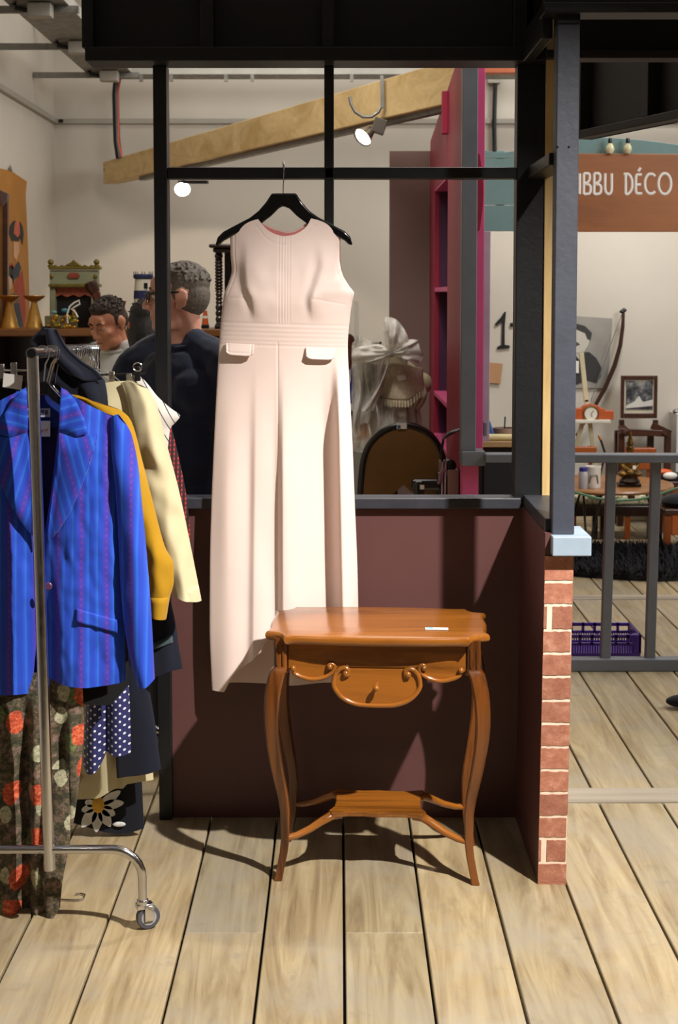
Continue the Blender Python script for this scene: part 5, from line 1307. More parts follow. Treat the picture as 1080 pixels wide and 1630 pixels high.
for i, (x, dz_, lab) in enumerate(((XL + .62, 0.0, 'steel cable tray running towards the viewer beside the left wall'), (XL + .78, 0.36, 'upper steel cable tray running towards the viewer at top left'))):
    c2 = thing('cable_tray', lab, 'cable tray', (x, 9.5, zy + dz_))
    tray(c2, (x - .12, 4.6, zy + dz_), (x - .12, 9.77, zy + dz_), 0.30)
    for Yb in (9.7, 8.6, 7.5, 6.4):
        MB().bar((XL + .004, Yb, zy + dz_ - .02), (x + .08, Yb, zy + dz_ - .02), .03, .035).build('wall_bracket', M_galv, c2, smooth=False)
        MB().box((x - .16, Yb - .12, zy + dz_ - .075), (x - .04, Yb - .04, zy + dz_ - .005)).build('junction_box', M_conduit, c2, smooth=False, bevel=.006)
        MB().tube([(x - .16, Yb - .08, zy + dz_ - .04), (x - .22, Yb - .1, zy + dz_ - .03), (x - .24, Yb - .05, zy + dz_ - .002)], .012, 8).build('cable_stub', M_blackmetal, c2)
# the glulam beam
bA, bB = W(176, 276, 10.2), W(742, 128, 7.35)
bm_ = thing('timber_beam', 'long pale glued timber beam sloping up across the room', 'beam', tuple(bA))
dv = (bB - bA); ln = dv.length; tv = dv.normalized(); sd = Vector((tv.y, -tv.x, 0)).normalized()
M_glu = wood('glued_spruce', '#dcc08a', '#c6a264', 'x', 0.5, 5, 12, knots=True)
q = []
for p, hh in ((bA, 0.075), (bB, 0.108)):
    for i, j in ((-1,-1),(1,-1),(1,1),(-1,1)): q.append(p + sd*(0.06*i) + Vector((0, 0, hh*j)))
MB().add(q, [(0,1,2,3),(7,6,5,4),(0,4,5,1),(1,5,6,2),(2,6,7,3),(3,7,4,0)]).build('beam', M_glu, bm_, smooth=False, bevel=.006)
tA = bA + dv * 0.12 - Vector((0, 0, 0.092)); tB = bB - Vector((0, 0, 0.122))
MB().bar(tA, tB, 0.05, 0.025).build('lamp_track', M_galv, bm_, smooth=False)
cb = thing('black_cable', 'black and orange cables dropping from tray to the timber beam', 'cable', tuple(W(188, 250, 9.95)))
MB().tube([W(x, y, 9.97) for x, y in ((186, 122), (184, 150), (185, 190), (186, 225), (190, 252))], 0.024, 8).build('cable', M_blackmetal, cb)
MB().tube([W(x, y, 9.96) for x, y in ((191, 122), (187, 150), (188, 190), (188, 225), (193, 250))], 0.010, 8).build('cable', paint('orange_cable', '#b5441c', 0.5), cb)
# spotlights on the track
lp = thing('track_spotlight', 'lit round spotlight shining near the black post top', 'spotlight', tuple(W(291, 300, 9.3)))
pL = W(291, 300, 9.3)
MB().lathe([(.012, .09), (.02, .085), (.03, .05), (.045, .0)], pL, 20, Matrix.Rotation(R(-60), 3, 'X').to_4x4()).build('reflector', M_chrome, lp)
MB().ell(pL + Vector((0, -.012, -.006)), (.05, .022, .044), 20, 12).build('bulb', emit('lit_bulb', '#fff4e0', 14), lp)
MB().bar(W(285, 290, 9.3), W(331, 290, 9.25), .03, .02).build('bracket', M_blackmetal, lp, smooth=False)
MB().tube([W(291, 291, 9.35), W(291, 262, 9.4)], .012, 8).build('stem', M_chrome, lp)
pt_l = bpy.data.lights.new('track_spotlight_glow', 'SPOT'); pt_l.energy = 25; pt_l.spot_size = R(100); pt_l.shadow_soft_size = .05; pt_l.color = (1, .88, .72)
plo = bpy.data.objects.new('track_spotlight_glow', pt_l); COL.objects.link(plo); plo.location = pL + Vector((0, -.07, -.05)); plo.rotation_euler = (R(35), 0, 0)
lp = thing('track_spotlight', 'chrome spotlight with curved arm under the timber beam', 'spotlight', tuple(W(595, 205, 7.72)))
Y2 = 7.72
cone = W(592, 205, Y2); dirn = (W(574, 222, Y2 - .05) - cone).normalized()
rotm = Vector((0, 0, 1)).rotation_difference(dirn).to_matrix().to_4x4()
MB().lathe([(.018, -.01), (.024, .0), (.034, .03), (.045, .06), (.056, .085), (.050, .082), (.02, .02)], cone, 24, rotm).build('reflector', M_chrome, lp)
MB().lathe([(.001, .070), (.048, .074), (.048, .078), (.001, .080)], cone, 20, rotm).build('lamp_face', emit('lit_lamp_face', '#fff0dc', 9), lp)
MB().box((-.035, -.03, -.04), (.035, .03, .04), Matrix.Translation(W(604, 201, Y2)) @ Matrix.Rotation(R(18), 4, 'Y')).build('transformer_box', paint('bronze_grey_box', '#5c564c', 0.4), lp, smooth=False, bevel=.006)
MB().tube([W(x, y, Y2) for x, y in ((557, 154), (559, 166), (566, 178), (578, 186), (592, 186), (603, 178), (609, 165))], .009, 8).build('curved_arm', M_galv, lp)
MB().bar(W(608, 120, Y2), W(609, 172, Y2), .018, .018, (1, 0, 0)).build('stem', M_galv, lp, smooth=False)
sl = bpy.data.lights.new('curved_spotlight_glow', 'SPOT'); sl.energy = 30; sl.spot_size = R(70); sl.shadow_soft_size = .04; sl.color = (1, .88, .72)
slo = bpy.data.objects.new('curved_spotlight_glow', sl); COL.objects.link(slo); slo.location = cone + dirn * .11; slo.rotation_euler = dirn.to_track_quat('-Z', 'Y').to_euler()
# ------------------------------------------------------------------ neighbouring pink stall
M_mag = paint('magenta_paint', '#8f1c38', 0.5, 0.08, 4, 0.04)
M_pinkp = paint('bright_pink_paint', '#cf5384', 0.5, 0.06, 5, 0.04)
M_mauve = paint('mauve_brown_panel', '#7d665f', 0.6, 0.06, 3, 0.03)
M_purple = paint('dull_purple_lining', '#43203f', 0.6, 0.1, 4)
YG = 6.2
xm = 0.535
st = thing('pink_stall_wall', 'magenta stall side wall with open shelves and a sloping top', 'stall wall', (xm, 7.3, 0))
def yat(px): return xm * FPX / (px - 540)
def sidepoly(poly, name, mat, th=0.03, off=0.0, par=None):
    """board in the plane x = xm, poly as (Y, z)"""
    return MB().prism(poly, (xm + off, 0, 0), (0, 1, 0), (0, 0, 1), (th, 0, 0)).build(name, mat, par or st, smooth=False, bevel=.003)
ya_, yb_, yc_, yd_ = 6.32, yat(712), yat(691), yat(684)
ztop = lambda Y: 2.53 + (yd_ - Y) * 0.085
sidepoly([(ya_, 0), (yb_, 0), (yb_, ztop(yb_)), (ya_, ztop(ya_))], 'side_board', M_mag)
sidepoly([(yc_, 0), (yd_, 0), (yd_, ztop(yd_)), (yc_, ztop(yc_))], 'side_board', M_mag)
zo1 = 2.22
sidepoly([(yb_, zo1), (yc_, zo1), (yc_, ztop(yc_)), (yb_, ztop(yb_))], 'head_board', M_mag)
sidepoly([(yb_, 0), (yc_, 0), (yc_, 0.84), (yb_, 0.84)], 'base_board', M_mag)
yp1 = yat(700)
MB().box((xm + .12, yb_ - .02, .84), (xm + .135, yc_ + .02, zo1)).build('shelf_back', M_purple, st, smooth=False)
MB().box((xm + .03, yc_, .84), (xm + .12, yc_ + .02, zo1)).build('shelf_side', M_purple, st, smooth=False)
MB().box((xm + .03, yb_ - .02, .84), (xm + .12, yb_, zo1)).build('shelf_side', M_mag, st, smooth=False)
for z in (.84, 1.08, 1.66, zo1): MB().box((xm + .002, yb_ - .01, z - .012), (xm + .12, yc_ + .01, z + .012)).build('shelf', M_pinkp, st, smooth=False, bevel=.002)
sidepoly([(ya_ + .02, 0), (yd_, 0), (yd_, .78), (ya_ + .02, .86)], 'plinth', paint('pale_pinkish_plinth', '#8c6b66', 0.6, 0.08, 5), 0.05, -0.055)
sidepoly([(yb_ + .0, 2.42), (yb_ + .05, 2.42), (yb_ + .05, ztop(yb_) - .02), (yb_, ztop(yb_) - .02)], 'cleat', M_mag, .03, -.03)
pn = tag(MB().box((XX(620, 8.55, 500), 8.55, 0), (XX(690, 8.55, 500), 8.58, ZZ(240, 8.55))).build('mauve_panel', M_mauve, smooth=False, bevel=.003), 'plain mauve brown upright panel behind the lace bust', 'panel')
# grey corner post of the stall on its pink pier
gp = thing('grey_post', 'grey square post with stepped block on a pink pier', 'post', (XX(748, YG, 700), YG, 0))
x0, x1 = XX(735.5, YG, 400), XX(760, YG, 400)
zc0, zc1 = ZZ(741, YG), ZZ(718, YG)
MB().box((x0, YG, zc1), (x1, YG + .065, 3.3)).build('shaft', M_grey, gp, smooth=False, bevel=.003)
MB().box((XX(735, YG, 730), YG - .02, zc0), (XX(772, YG, 730), YG + .12, zc1)).build('block', M_grey, gp, smooth=False, bevel=.003)
MB().box((XX(736, YG, 770), YG, 0), (XX(762, YG, 770), YG + .10, zc0)).build('pier', M_pinkp, gp, smooth=False, bevel=.003)
MB().box((XX(772, YG, 730) + .0, YG + .03, ZZ(688, YG) - .02), (XX(776, YG, 730), YG + .09, ZZ(674, YG))).build('side_block', M_grey, gp, smooth=False)
pk = thing('pink_trim', 'bright pink and lilac trim boards beside the grey post', 'trim board', (XX(766, 6.4, 600), 6.4, 0))
MB().box((XX(757, 6.4, 500), 6.40, 0.9), (XX(770.5, 6.4, 500), 6.43, 3.2)).build('pink_board', M_pinkp, pk, smooth=False, bevel=.002)
MB().box((XX(770.5, 6.4, 500), 6.405, 0.98), (XX(781, 6.4, 500), 6.425, ZZ(368, 6.4))).build('lilac_board', paint('pale_lilac_paint', '#b9a0b4', 0.6), pk, smooth=False, bevel=.002)
sc_ = [(757, 245)] + [(764 + 6 * math.sin(i / 10 * PI), 245 + i * 12.2) for i in range(11)] + [(757, 370)]
pq(sc_, 6.38, 0.02, 'scalloped_board', M_mag, pk)

# ------------------------------------------------------------------ balloon-back chair seen from behind
YCh = 6.95
ch = thing('balloon_back_chair', 'round-backed dark chair with olive brown upholstery seen from behind', 'chair', tuple(FL(640, 1010)))
M_lac = paint('black_lacquered_wood', '#120d0b', 0.25, 0.2, 10, 0.03, coat=0.4); M_olive = fabric('olive_brown_velvet', '#6b4814', 0.6, 0.25, 0.4, scale=3)
outl = [(574, 830), (575, 790), (577, 760), (580, 735), (586, 715), (596, 700), (610, 688), (627, 680), (643, 677), (660, 680), (676, 687), (690, 699), (699, 714), (705, 733), (708, 760), (709, 790), (710, 830)]
xs = Curve([(i, p[0]) for i, p in enumerate(outl)]); ys = Curve([(i, p[1]) for i, p in enumerate(outl)])
path = [W(xs(i/4), ys(i/4), YCh) for i in range(64 + 1)]
MB().tube(path, 0.019, 12).build('back_frame', M_lac, ch)
cpt = W(642, 770, YCh)
def cush(u, v):
    a = 2*PI*u; n_ = 64
    i = min(64, int(round(u * 64)))
    p = path[i]; q_ = cpt.lerp(p, v); 
    return q_ + Vector((0, -0.012 - 0.035 * (1 - v*v), 0))
MB().grid(lambda u, v: cush(u, v * 0.97), 64, 12).build('back_upholstery', M_olive, ch, angle=180)
MB().grid(lambda u, v: cush(u, v * 0.97) + Vector((0, 0.05 + .03 * (1 - v), 0)), 64, 6).build('front_upholstery', M_olive, ch, angle=180)
for i in range(4, 61, 3): MB().ell(path[i].lerp(cpt, .12) + Vector((0, -.017, 0)), .0042, 6, 4).build('upholstery_nail', paint('dull_brass_nail', '#6b552c', 0.35, 0.1, 10, 0, metal=0.8), ch)
zse = 0.46; cxc = cpt.x
MB().lathe([(.05, zse - .05), (.23, zse - .05), (.25, zse - .02), (.24, zse + .03), (.18, zse + .055), (.02, zse + .06)], (cxc, YCh + .24, 0), 28).build('seat', M_olive, ch)
for sx in (-1, 1):
    MB().tube([path[0 if sx < 0 else -1], (cxc + sx*.20, YCh + .02, zse), (cxc + sx*.18, YCh - .02, .2), (cxc + sx*.20, YCh - .06, 0.004)], [.02, .022, .018, .015], 10).build('leg', M_lac, ch)
    MB().tube([(cxc + sx*.17, YCh + .42, zse - .03), (cxc + sx*.18, YCh + .45, .25), (cxc + sx*.16, YCh + .43, .004)], [.024, .020, .013], 10).build('leg', M_lac, ch)
tgp = [(632, 673), (648, 673), (648, 683), (632, 683)]
o = sheet('chair_label', tgp, YCh - 0.021, M_white, ch); sheet('label_mark', [(633, 677), (638, 677), (638, 682), (633, 682)], YCh - 0.0225, paint('blue_label_print', '#2f5f96', 0.5), o)

# ------------------------------------------------------------------ sewing machine on a stand
YSm = 6.35
sw = thing('sewing_machine', 'black sewing machine with chrome rods in front of the chair', 'sewing machine', tuple(W(690, 800, YSm)))
zb_ = ZZ(812, YSm)
def wb(name, p0, p1, Y, d, mat, par, bev=.004):
    a, b = W(*p0, Y), W(*p1, Y); return MB().box((min(a.x, b.x), Y, min(a.z, b.z)), (max(a.x, b.x), Y + d, max(a.z, b.z))).build(name, mat, par, smooth=False, bevel=bev)
wb('bed', (652, 806), (722, 798), YSm - .02, .18, M_lac, sw)
wb('pillar', (660, 800), (676, 766), YSm, .08, M_lac, sw, .012)
wb('arm', (656, 782), (706, 764), YSm + .01, .07, M_lac, sw, .014)
wb('head', (696, 800), (712, 752), YSm + .01, .07, M_lac, sw, .01)
wb('white_tag', (669, 779), (676, 772), YSm - .012, .004, M_white, sw, .001)
MB().lathe([(.004, 0), (.028, .004), (.03, .012), (.02, .02), (.004, .02)], W(716, 742, YSm + .04), 20, Matrix.Rotation(R(70), 3, 'X').to_4x4()).build('handwheel', M_lac, sw)
for x in (704, 709): MB().tube([W(x, 800, YSm), W(x + 1, 735, YSm)], .0055, 8).build('chrome_rod', M_chrome, sw)
MB().tube([W(699, 770, YSm - .01), W(701, 755, YSm - .01), W(706, 748, YSm - .01)], .008, 8).build('tension_lever', M_chrome, sw)
MB().tube([W(704, 700, YSm), W(716, 690, YSm), W(732, 683, YSm)], [.010, .026, .018], 10, flat=.35).build('lamp_shade', M_lac, sw)
MB().tube([W(705, 742, YSm + .03), W(703, 720, YSm + .03), W(706, 700, YSm + .01)], .006, 8).build('lamp_arm', M_blackmetal, sw)
sd_ = thing('machine_stand', 'plain dark stand carrying the sewing machine behind the sill', 'stand', (W(685, 820, YSm).x, YSm + .1, 0))
a, b = XX(645, YSm, 810), XX(728, YSm, 810)
MB().box((a, YSm - .04, zb_ - .03), (b, YSm + .24, zb_ + .004)).build('stand_top', M_darkwood, sd_, smooth=False, bevel=.004)
for x in (a + .02, b - .02):
    for y in (YSm - .02, YSm + .22): MB().bar((x, y, 0.003), (x, y, zb_ - .03), .03, .03, (0, 1, 0)).build('leg', M_darkwood, sd_, smooth=False)

# ------------------------------------------------------------------ lace bust with tulle
YMq = 7.75
lb_ = thing('lace_bust', 'dress form in cream lace bodice with white tulle bow', 'mannequin', tuple(FL(630, 960)))
def tulle_mat():
    t = NT('white_tulle'); v = t.coords(); 
    tr = t.node('ShaderNodeBsdfTransparent'); mx = t.node('ShaderNodeMixShader')
    f = t.ramp(t.noise(v, 14, 4), [(0.3, (0.38,)*3 + (1,)), (0.7, (0.82,)*3 + (1,))])
    m_ = t.out(lin('#e6e3da'), 0.8); t.b.inputs['Subsurface Weight'].default_value = 0.0
    o_ = t.n['Material Output']; t.link(f, mx.inputs[0]); t.link(tr.outputs[0], mx.inputs[1]); t.link(t.b.outputs[0], mx.inputs[2]); t.link(mx.outputs[0], o_.inputs[0])
    return m_
M_tulle = tulle_mat()
M_lace = paint('cream_lace', '#c9bda2', 0.8, 0.18, 60, 0.5, bscale=120); M_gauze = fabric('sheer_cream_gauze', '#a39878', 0.8, 0.2)
kq = YMq / FPX
c0 = W(628, 640, YMq)
m = MB(); m.ell(c0 + Vector((0, 0, .08)), (.17, .11, .16)); m.ell(c0 + Vector((.0, 0, -.1)), (.135, .10, .2)); m.ell(c0 + Vector((0, 0, -.3)), (.17, .12, .16))
m.tube([c0 + Vector((0, 0, .15)), c0 + Vector((0, 0, .27)), c0 + Vector((0, 0, .31))], [.08, .05, .046], 14)
for q in (-1, 1): m.ell(c0 + Vector((q*.155, 0, .10)), (.05, .055, .06))
m.build('bust_form', M_gauze, lb_, remesh=.012, sm=3)
MB().lathe([(.02, 0), (.02, .9)], (c0.x, YMq, .04), 12).build('pole', M_darkwood, lb_)
MB().lathe([(.16, 0.002), (.16, .02), (.05, .05), (.02, .06)], (c0.x, YMq, 0), 20).build('base', M_darkwood, lb_)
# yoke collar with ruffle
yk = [(618, 575), (640, 573), (660, 584), (672, 606), (660, 622), (640, 632), (620, 634), (606, 628), (608, 610)]
def yoke(u, v):
    px = 606 + u * 66; top_ = 575 + 10 * u * u; bot_ = 632 - 14 * smooth(.6, 1, u) + 2*math.sin(u * 3)
    py = top_ + (bot_ - top_) * v
    return W(px, py, YMq) - Vector((0, .125 * math.sin(PI * (0.12 + u * .76)) ** .6 + .006 + .02 * v, 0))
MB().grid(yoke, 24, 16).build('yoke', M_lace, lb_, angle=180, solid=.006)
def ruff(u, v):
    p = yoke(u, 1.0); w_ = .012 * math.sin(u * 90)
    return p + Vector((0, -.006 - w_ * (0.3 + v) - .012 * v, -.035 * v))
MB().grid(ruff, 160, 4).build('ruffle', M_lace, lb_, angle=180)
def ruff2(u, v):
    py = 578 + u * 50; px = 620 - u * 14
    return W(px - v * 8, py, YMq) - Vector((0, .10 + .012 * math.sin(u * 60) * (.3 + v), 0))
MB().grid(ruff2, 90, 4).build('ruffle', M_lace, lb_, angle=180)
def puff(u, v):
    a = 2*PI*u; r = (.045 + .02 * math.sin(PI * v)) * (1 + .14 * math.sin(a * 9 + v * 4))
    p = W(664 + 4 * math.sin(v * 3), 606 + v * 44, YMq)
    return p + Vector((r * math.cos(a) * .7, r * math.sin(a), 0)) - Vector((.02 * v, .03, 0))
MB().grid(puff, 54, 14).build('puff_sleeve', M_lace, lb_, angle=180)
def skirt(u, v):
    a = PI + PI * u; r = (.15 + .06 * v) * (1 + .05 * math.sin(u * 50)); p = W(622 - 8 * v, 636 + v * 80, YMq)
    return p + Vector((r * math.cos(a), r * .75 * math.sin(a), 0))
MB().grid(skirt, 110, 14).build('gauze_skirt', M_tulle, lb_, angle=180)
# tulle: veil falling left and the bow
rs = random.Random(5)
def veil(u, v, k=0):
    px = 610 - 46 * u - 6 * v * (1 - u) + 4 * math.sin(v * 7 + u * 5 + k); py = 556 + v * (110 + 20 * u) + u * 6 - 20 * u * (1 - v) + 8 * math.sin(u * 8 + k)
    return W(px, py, YMq - .16) - Vector((0, .03 * math.sin(u * 16 + k) + .04 * vnoise(u * 5, v * 3, k), 0))
for k_ in range(4): MB().grid(lambda u, v: veil(u, v, k_ * 1.7) + Vector((0, k_ * .03, 0)), 36, 30).build('tulle_veil', M_tulle, lb_, angle=180)
def loop(pts, seed, c=(624, 562), lift=0.0):
    cx_ = Curve([(i, p[0]) for i, p in enumerate(pts)]); cy_ = Curve([(i, p[1]) for i, p in enumerate(pts)]); n_ = len(pts) - 1
    def f(u, v):
        t_ = u * n_; x, y = cx_(t_), cy_(t_)
        x = c[0] + (x - c[0]) * v; y = c[1] + (y - c[1]) * v
        puck = math.sin(u * 34 + seed) * .022 * v * (1.1 - v * .5)
        return W(x, y, YMq - .15) - Vector((0, puck + lift + .07 * math.sin(PI * v) * math.sin(PI * u) + .03 * vnoise(u * 5, v * 4, seed), 0))
    return MB().grid(f, 70, 16).build('tulle_bow', M_tulle, lb_, angle=180)
for i_ in range(2):
    loop([(618, 560), (612, 540), (610, 518), (615, 504), (628, 507), (641, 520), (650, 540), (651, 553), (640, 560)], 1 + i_ * 2, lift=.05 * i_)
    loop([(630, 552), (640, 545), (653, 540), (666, 542), (667, 552), (674, 566), (664, 578), (652, 572), (646, 582), (636, 572)], 9 + i_ * 2, lift=.05 * i_)
    loop([(618, 552), (600, 548), (578, 550), (562, 558), (560, 572), (576, 580), (598, 578), (616, 570)], 20 + i_ * 2, lift=.05 * i_)
def streamer(u, v):
    px = 617 - 12 * u - 22 * u * u + 10 * (v - .5) * (1 + u); py = 562 + u * 92
    return W(px, py, YMq - .20) - Vector((0, .02 * math.sin(v * 9 + u * 4), 0))
MB().grid(streamer, 30, 12).build('tulle_streamer', M_tulle, lb_, angle=180)
# solid sheen folds of ribbon inside the bow
MB().ell(W(623, 562, YMq - .16), (.022, .02, .024), 12, 8).build('bow_knot', fabric('white_ribbon', '#dcd8cc', 0.6), lb_)
sheet('paper_tag', [(632, 598), (645, 597), (647, 604), (634, 606)], YMq - .155, M_white, lb_)

# ------------------------------------------------------------------ low cabinet with bric-a-brac left of the bust
YK = 8.5
cbt = thing('pale_cabinet', 'pale grey low cabinet partly hidden behind the pink dress', 'cabinet', (XX(540, YK, 800), YK, 0))
zk_ = ZZ(702, YK)
M_palec = paint('pale_grey_cabinet_paint', '#8f8a7e', 0.5, 0.05)
MB().box((XX(470, YK, 700), YK, 0.0), (XX(592, YK, 700), YK + .45, zk_ - .03)).build('carcass', M_palec, cbt, smooth=False, bevel=.004)
MB().box((XX(468, YK, 700), YK - .02, zk_ - .03), (XX(595, YK, 700), YK + .46, zk_)).build('worktop', wood('mid_brown_top', '#7d6a4a', '#5b4a30', 'x', .4), cbt, smooth=False, bevel=.004)
p = Vector((XX(578, YK, 700), YK + .1, zk_))
or_ = thing('china_ornament', 'orange and white glazed ornament on the pale cabinet', 'ornament', tuple(p))
MB().lathe([(.02, 0), (.035, .01), (.04, .05), (.034, .085), (.018, .11), (.012, .135), (.002, .14)], p, 18).build('vase_body', paint('orange_white_glaze', '#c47a3c', 0.25, 0.55, 25, coat=.4), or_)
p = Vector((XX(566, YK, 700), YK + .2, zk_))
bx_ = thing('black_camera', 'black boxy camera with white marks on the pale cabinet', 'camera', tuple(p))
MB().box((-.05, -.04, 0), (.055, .04, .17), Matrix.Translation(p)).build('camera_body', M_lac, bx_, smooth=False, bevel=.008)
MB().lathe([(.03, 0), (.03, .03), (.024, .034), (.01, .03)], p + Vector((.02, -.04, .06)), 18, Matrix.Rotation(R(90), 3, 'X').to_4x4()).build('lens_barrel', M_chrome, bx_)
for z in (.11, .14): MB().box((-.01, -.043, z), (.04, -.039, z + .008), Matrix.Translation(p)).build('white_stripe', M_white, bx_, smooth=False)
sheet('paper_slip', [(553, 690), (560, 683), (571, 690), (568, 697)], YK + .05, M_white, tag_parent := thing('paper_slip', 'white paper slip lying on the pale cabinet edge', 'paper', tuple(W(562, 697, YK + .05))))
p = Vector((XX(562, YK, 700), YK + .32, zk_))
bt = thing('blue_bottle', 'tall blue glass bottle on the pale cabinet', 'bottle', tuple(p))
MB().lathe([(.028, 0), (.03, .02), (.03, .24), (.026, .29), (.012, .34), (.011, .41), (.014, .415)], p, 18).build('glass', paint('cobalt_glass', '#3a3f7a', 0.15, 0.1, 5, 0, coat=.5), bt)
MB().lathe([(.0305, .10), (.0305, .2)], p, 18).build('paper_label', M_white, bt)
gt = thing('wall_guitar', 'dark brown small guitar hanging on the back wall behind the dress', 'guitar', (XX(556, YB - .05, 560), YB - .05, ZZ(590, YB)))
gp_ = [(553, 590), (562, 586), (565, 576), (561, 567), (563, 556), (566, 545), (564, 536), (558, 531), (552, 533)]
o = W(552, 560, YB - .06)
full_ = gp_ + [(552 - (x - 552), y) for x, y in gp_[::-1]]
pq(full_, YB - .08, .07, 'guitar_body', paint('dark_red_brown_varnish', '#3c1a10', 0.25, 0.2, 8, 0, coat=.4), gt, bevel=.006)
wb('neck', (550, 532), (554, 470), YB - .085, .02, M_darkwood, gt)
for i, (a, b, c, d) in enumerate(((566, 546, 570, 549), (597, 545, 602, 548), (604, 544, 608, 547))):
    w_ = thing('wall_socket', ('small black wall clip left of the tulle bow', 'black wall clip just left of the tall tulle loop', 'black wall clip nearest the tall tulle loop')[i], 'wall clip', tuple(W(a, c, YB)) if False else tuple(W((a + c)/2, (b + d)/2, YB - .01)))
    wb('clip_body', (a, d), (c, b), YB - .02, .018, M_blackmetal, w_, .002)
# ------------------------------------------------------------------ railing of the right-hand stall
rl = thing('grey_railing', 'grey painted wooden railing with square posts at right', 'railing', tuple(FL(1000, 1077)))
def rbar(p0, p1, th, name, d=.05):
    a, b = W(*p0, YG), W(*p1, YG); return MB().bar(a, b, d, th).build(name, M_grey, rl, smooth=False, bevel=.004)
rbar((772, 728), (1250, 729.5), .036, 'top_rail', .09)
zrail = FL(1000, 1077)
MB().box((XX(766, YG, 1068), YG - .03, 0.0), (XX(1250, YG, 1068), YG + .03, .055)).build('bottom_rail', M_grey, rl, smooth=False, bevel=.005)
for (xt, xb) in ((973.5, 963.5), (1044.5, 1034.5), (1116, 1106), (1188, 1178)):
    a, b = W(xt, 735, YG + .01), W(xb, 1058, YG + .01)
    MB().bar(a, b, .041, .041, (0, 1, 0)).build('post', M_grey, rl, smooth=False, bevel=.003)
rp_ = thing('green_rope', 'thin pale green rope sagging across the right-hand stall', 'rope', tuple(W(985, 797, 6.32)))
MB().tube([W(x, y, 6.32) for x, y in ((905, 780), (925, 786), (950, 793), (985, 797), (1020, 795), (1050, 787), (1085, 775), (1120, 760))], .0055, 8).build('rope', paint('pale_green_rope', '#6f9c7c', 0.7, 0.15, 60), rp_)

# purple crate
cr = thing('purple_crate', 'low purple plastic crate standing behind the grey railing', 'crate', tuple(FL(960, 1050)))
M_pur = paint('purple_plastic', '#4c2a86', 0.35, 0.08)
yc0, yc1 = 6.42, 6.66; xa_, xb_ = XX(900, 6.5, 1040), XX(1013, 6.5, 1040); hcr = .105
MB().box((xa_, yc0, 0.004), (xb_, yc1, .014)).build('base', M_pur, cr, smooth=False)
for y in (yc0, yc1):
    for z0, z1 in ((.004, .022), (.055, .068), (hcr - .016, hcr)): MB().box((xa_, y - .005, z0), (xb_, y + .005, z1)).build('rim_bar', M_pur, cr, smooth=False, bevel=.002)
    for i in range(30):
        x = xa_ + (xb_ - xa_) * i / 29; MB().box((x - .0025, y - .004, .02), (x + .0025, y + .004, .06)).build('slat', M_pur, cr, smooth=False)
    for i in range(7):
        x = xa_ + (xb_ - xa_) * i / 6; MB().box((x - .006, y - .005, .06), (x + .006, y + .005, hcr)).build('upright', M_pur, cr, smooth=False)
for x in (xa_, xb_):
    for z0, z1 in ((.004, .022), (.055, .068), (hcr - .016, hcr)): MB().box((x - .005, yc0, z0), (x + .005, yc1, z1)).build('rim_bar', M_pur, cr, smooth=False, bevel=.002)
    for i in range(9):
        y = yc0 + (yc1 - yc0) * i / 8; MB().box((x - .004, y - .006, .02), (x + .004, y + .006, hcr)).build('upright', M_pur, cr, smooth=False)
MB().box((xb_ - .03, yc0 - .006, .02), (xb_ + .006, yc0 + .03, hcr)).build('corner_post', M_pur, cr, smooth=False, bevel=.003)

# black shaggy rug
YR_ = 8.68; xc_ = XX(1030, YR_, 905)
rg = thing('shaggy_rug', 'black shaggy rug under the round low table', 'rug', (xc_, YR_, 0))
def rugr(a): return 1 + .05 * math.sin(3 * a + 1) + .03 * math.sin(7 * a)
nv_ = 48; poly = [(xc_ + .72 * rugr(2*PI*i/nv_) * math.cos(2*PI*i/nv_), YR_ + .50 * rugr(2*PI*i/nv_) * math.sin(2*PI*i/nv_)) for i in range(nv_)]
M_fur = paint('black_purple_fur', '#0d0a12', 0.8, 0.3, 30, 0)
MB().prism(poly, (0, 0, .003), (1, 0, 0), (0, 1, 0), (0, 0, .03)).build('backing', M_fur, rg, smooth=False)
m = MB(); rs = random.Random(11); vs_ = []; fs_ = []
for i in range(9000):
    a = rs.uniform(0, 2*PI); r = math.sqrt(rs.random()) * rugr(a); x = xc_ + .73 * r * math.cos(a); y = YR_ + .51 * r * math.sin(a)
    d = rs.uniform(0, 2*PI); l = rs.uniform(.05, .085); w = .006; lx, ly = math.cos(d) * l * .7 + math.cos(a) * .02, math.sin(d) * l * .7 + math.sin(a) * .02
    b = len(vs_); px_, py_ = -math.sin(d) * w, math.cos(d) * w
    vs_ += [(x - px_, y - py_, .02), (x + px_, y + py_, .02), (x + lx, y + ly, .02 + l * rs.uniform(.5, .95))]; fs_.append((b, b + 1, b + 2))
m.add(vs_, fs_); m.build('pile', M_fur, rg, smooth=False, kind='stuff')

# round low table with hairpin legs
YTb = 9.0; xt_ = XX(962, YTb, 770); ztb = ZZ(768, YTb)
lt = thing('low_round_table', 'round low wooden table on black hairpin legs', 'table', (xt_, YTb, 0))
M_teak = wood('mid_teak', '#9a6a3c', '#6d4420', 'x', .35, 6, 9, coat=.2); M_orw = wood('orange_teak', '#a0501c', '#74340f', 'z', .35, 6, 8, coat=.2)
MB().lathe([(.40, ztb - .028), (.425, ztb - .022), (.43, ztb - .012), (.425, ztb - .002), (.41, ztb)], (xt_, YTb, 0), 48).build('tabletop', M_teak, lt)
for i in range(3):
    a = R(-120 + 120 * i) if i else R(-115)
    for s in (-1, 1):
        p0 = Vector((xt_ + .27 * math.cos(a + s * .22), YTb + .27 * math.sin(a + s * .22), ztb - .028)); p1 = Vector((xt_ + .38 * math.cos(a), YTb + .38 * math.sin(a), .045))
        MB().tube([p0, p1], .0075, 8).build('hairpin_leg', M_blackmetal, lt)
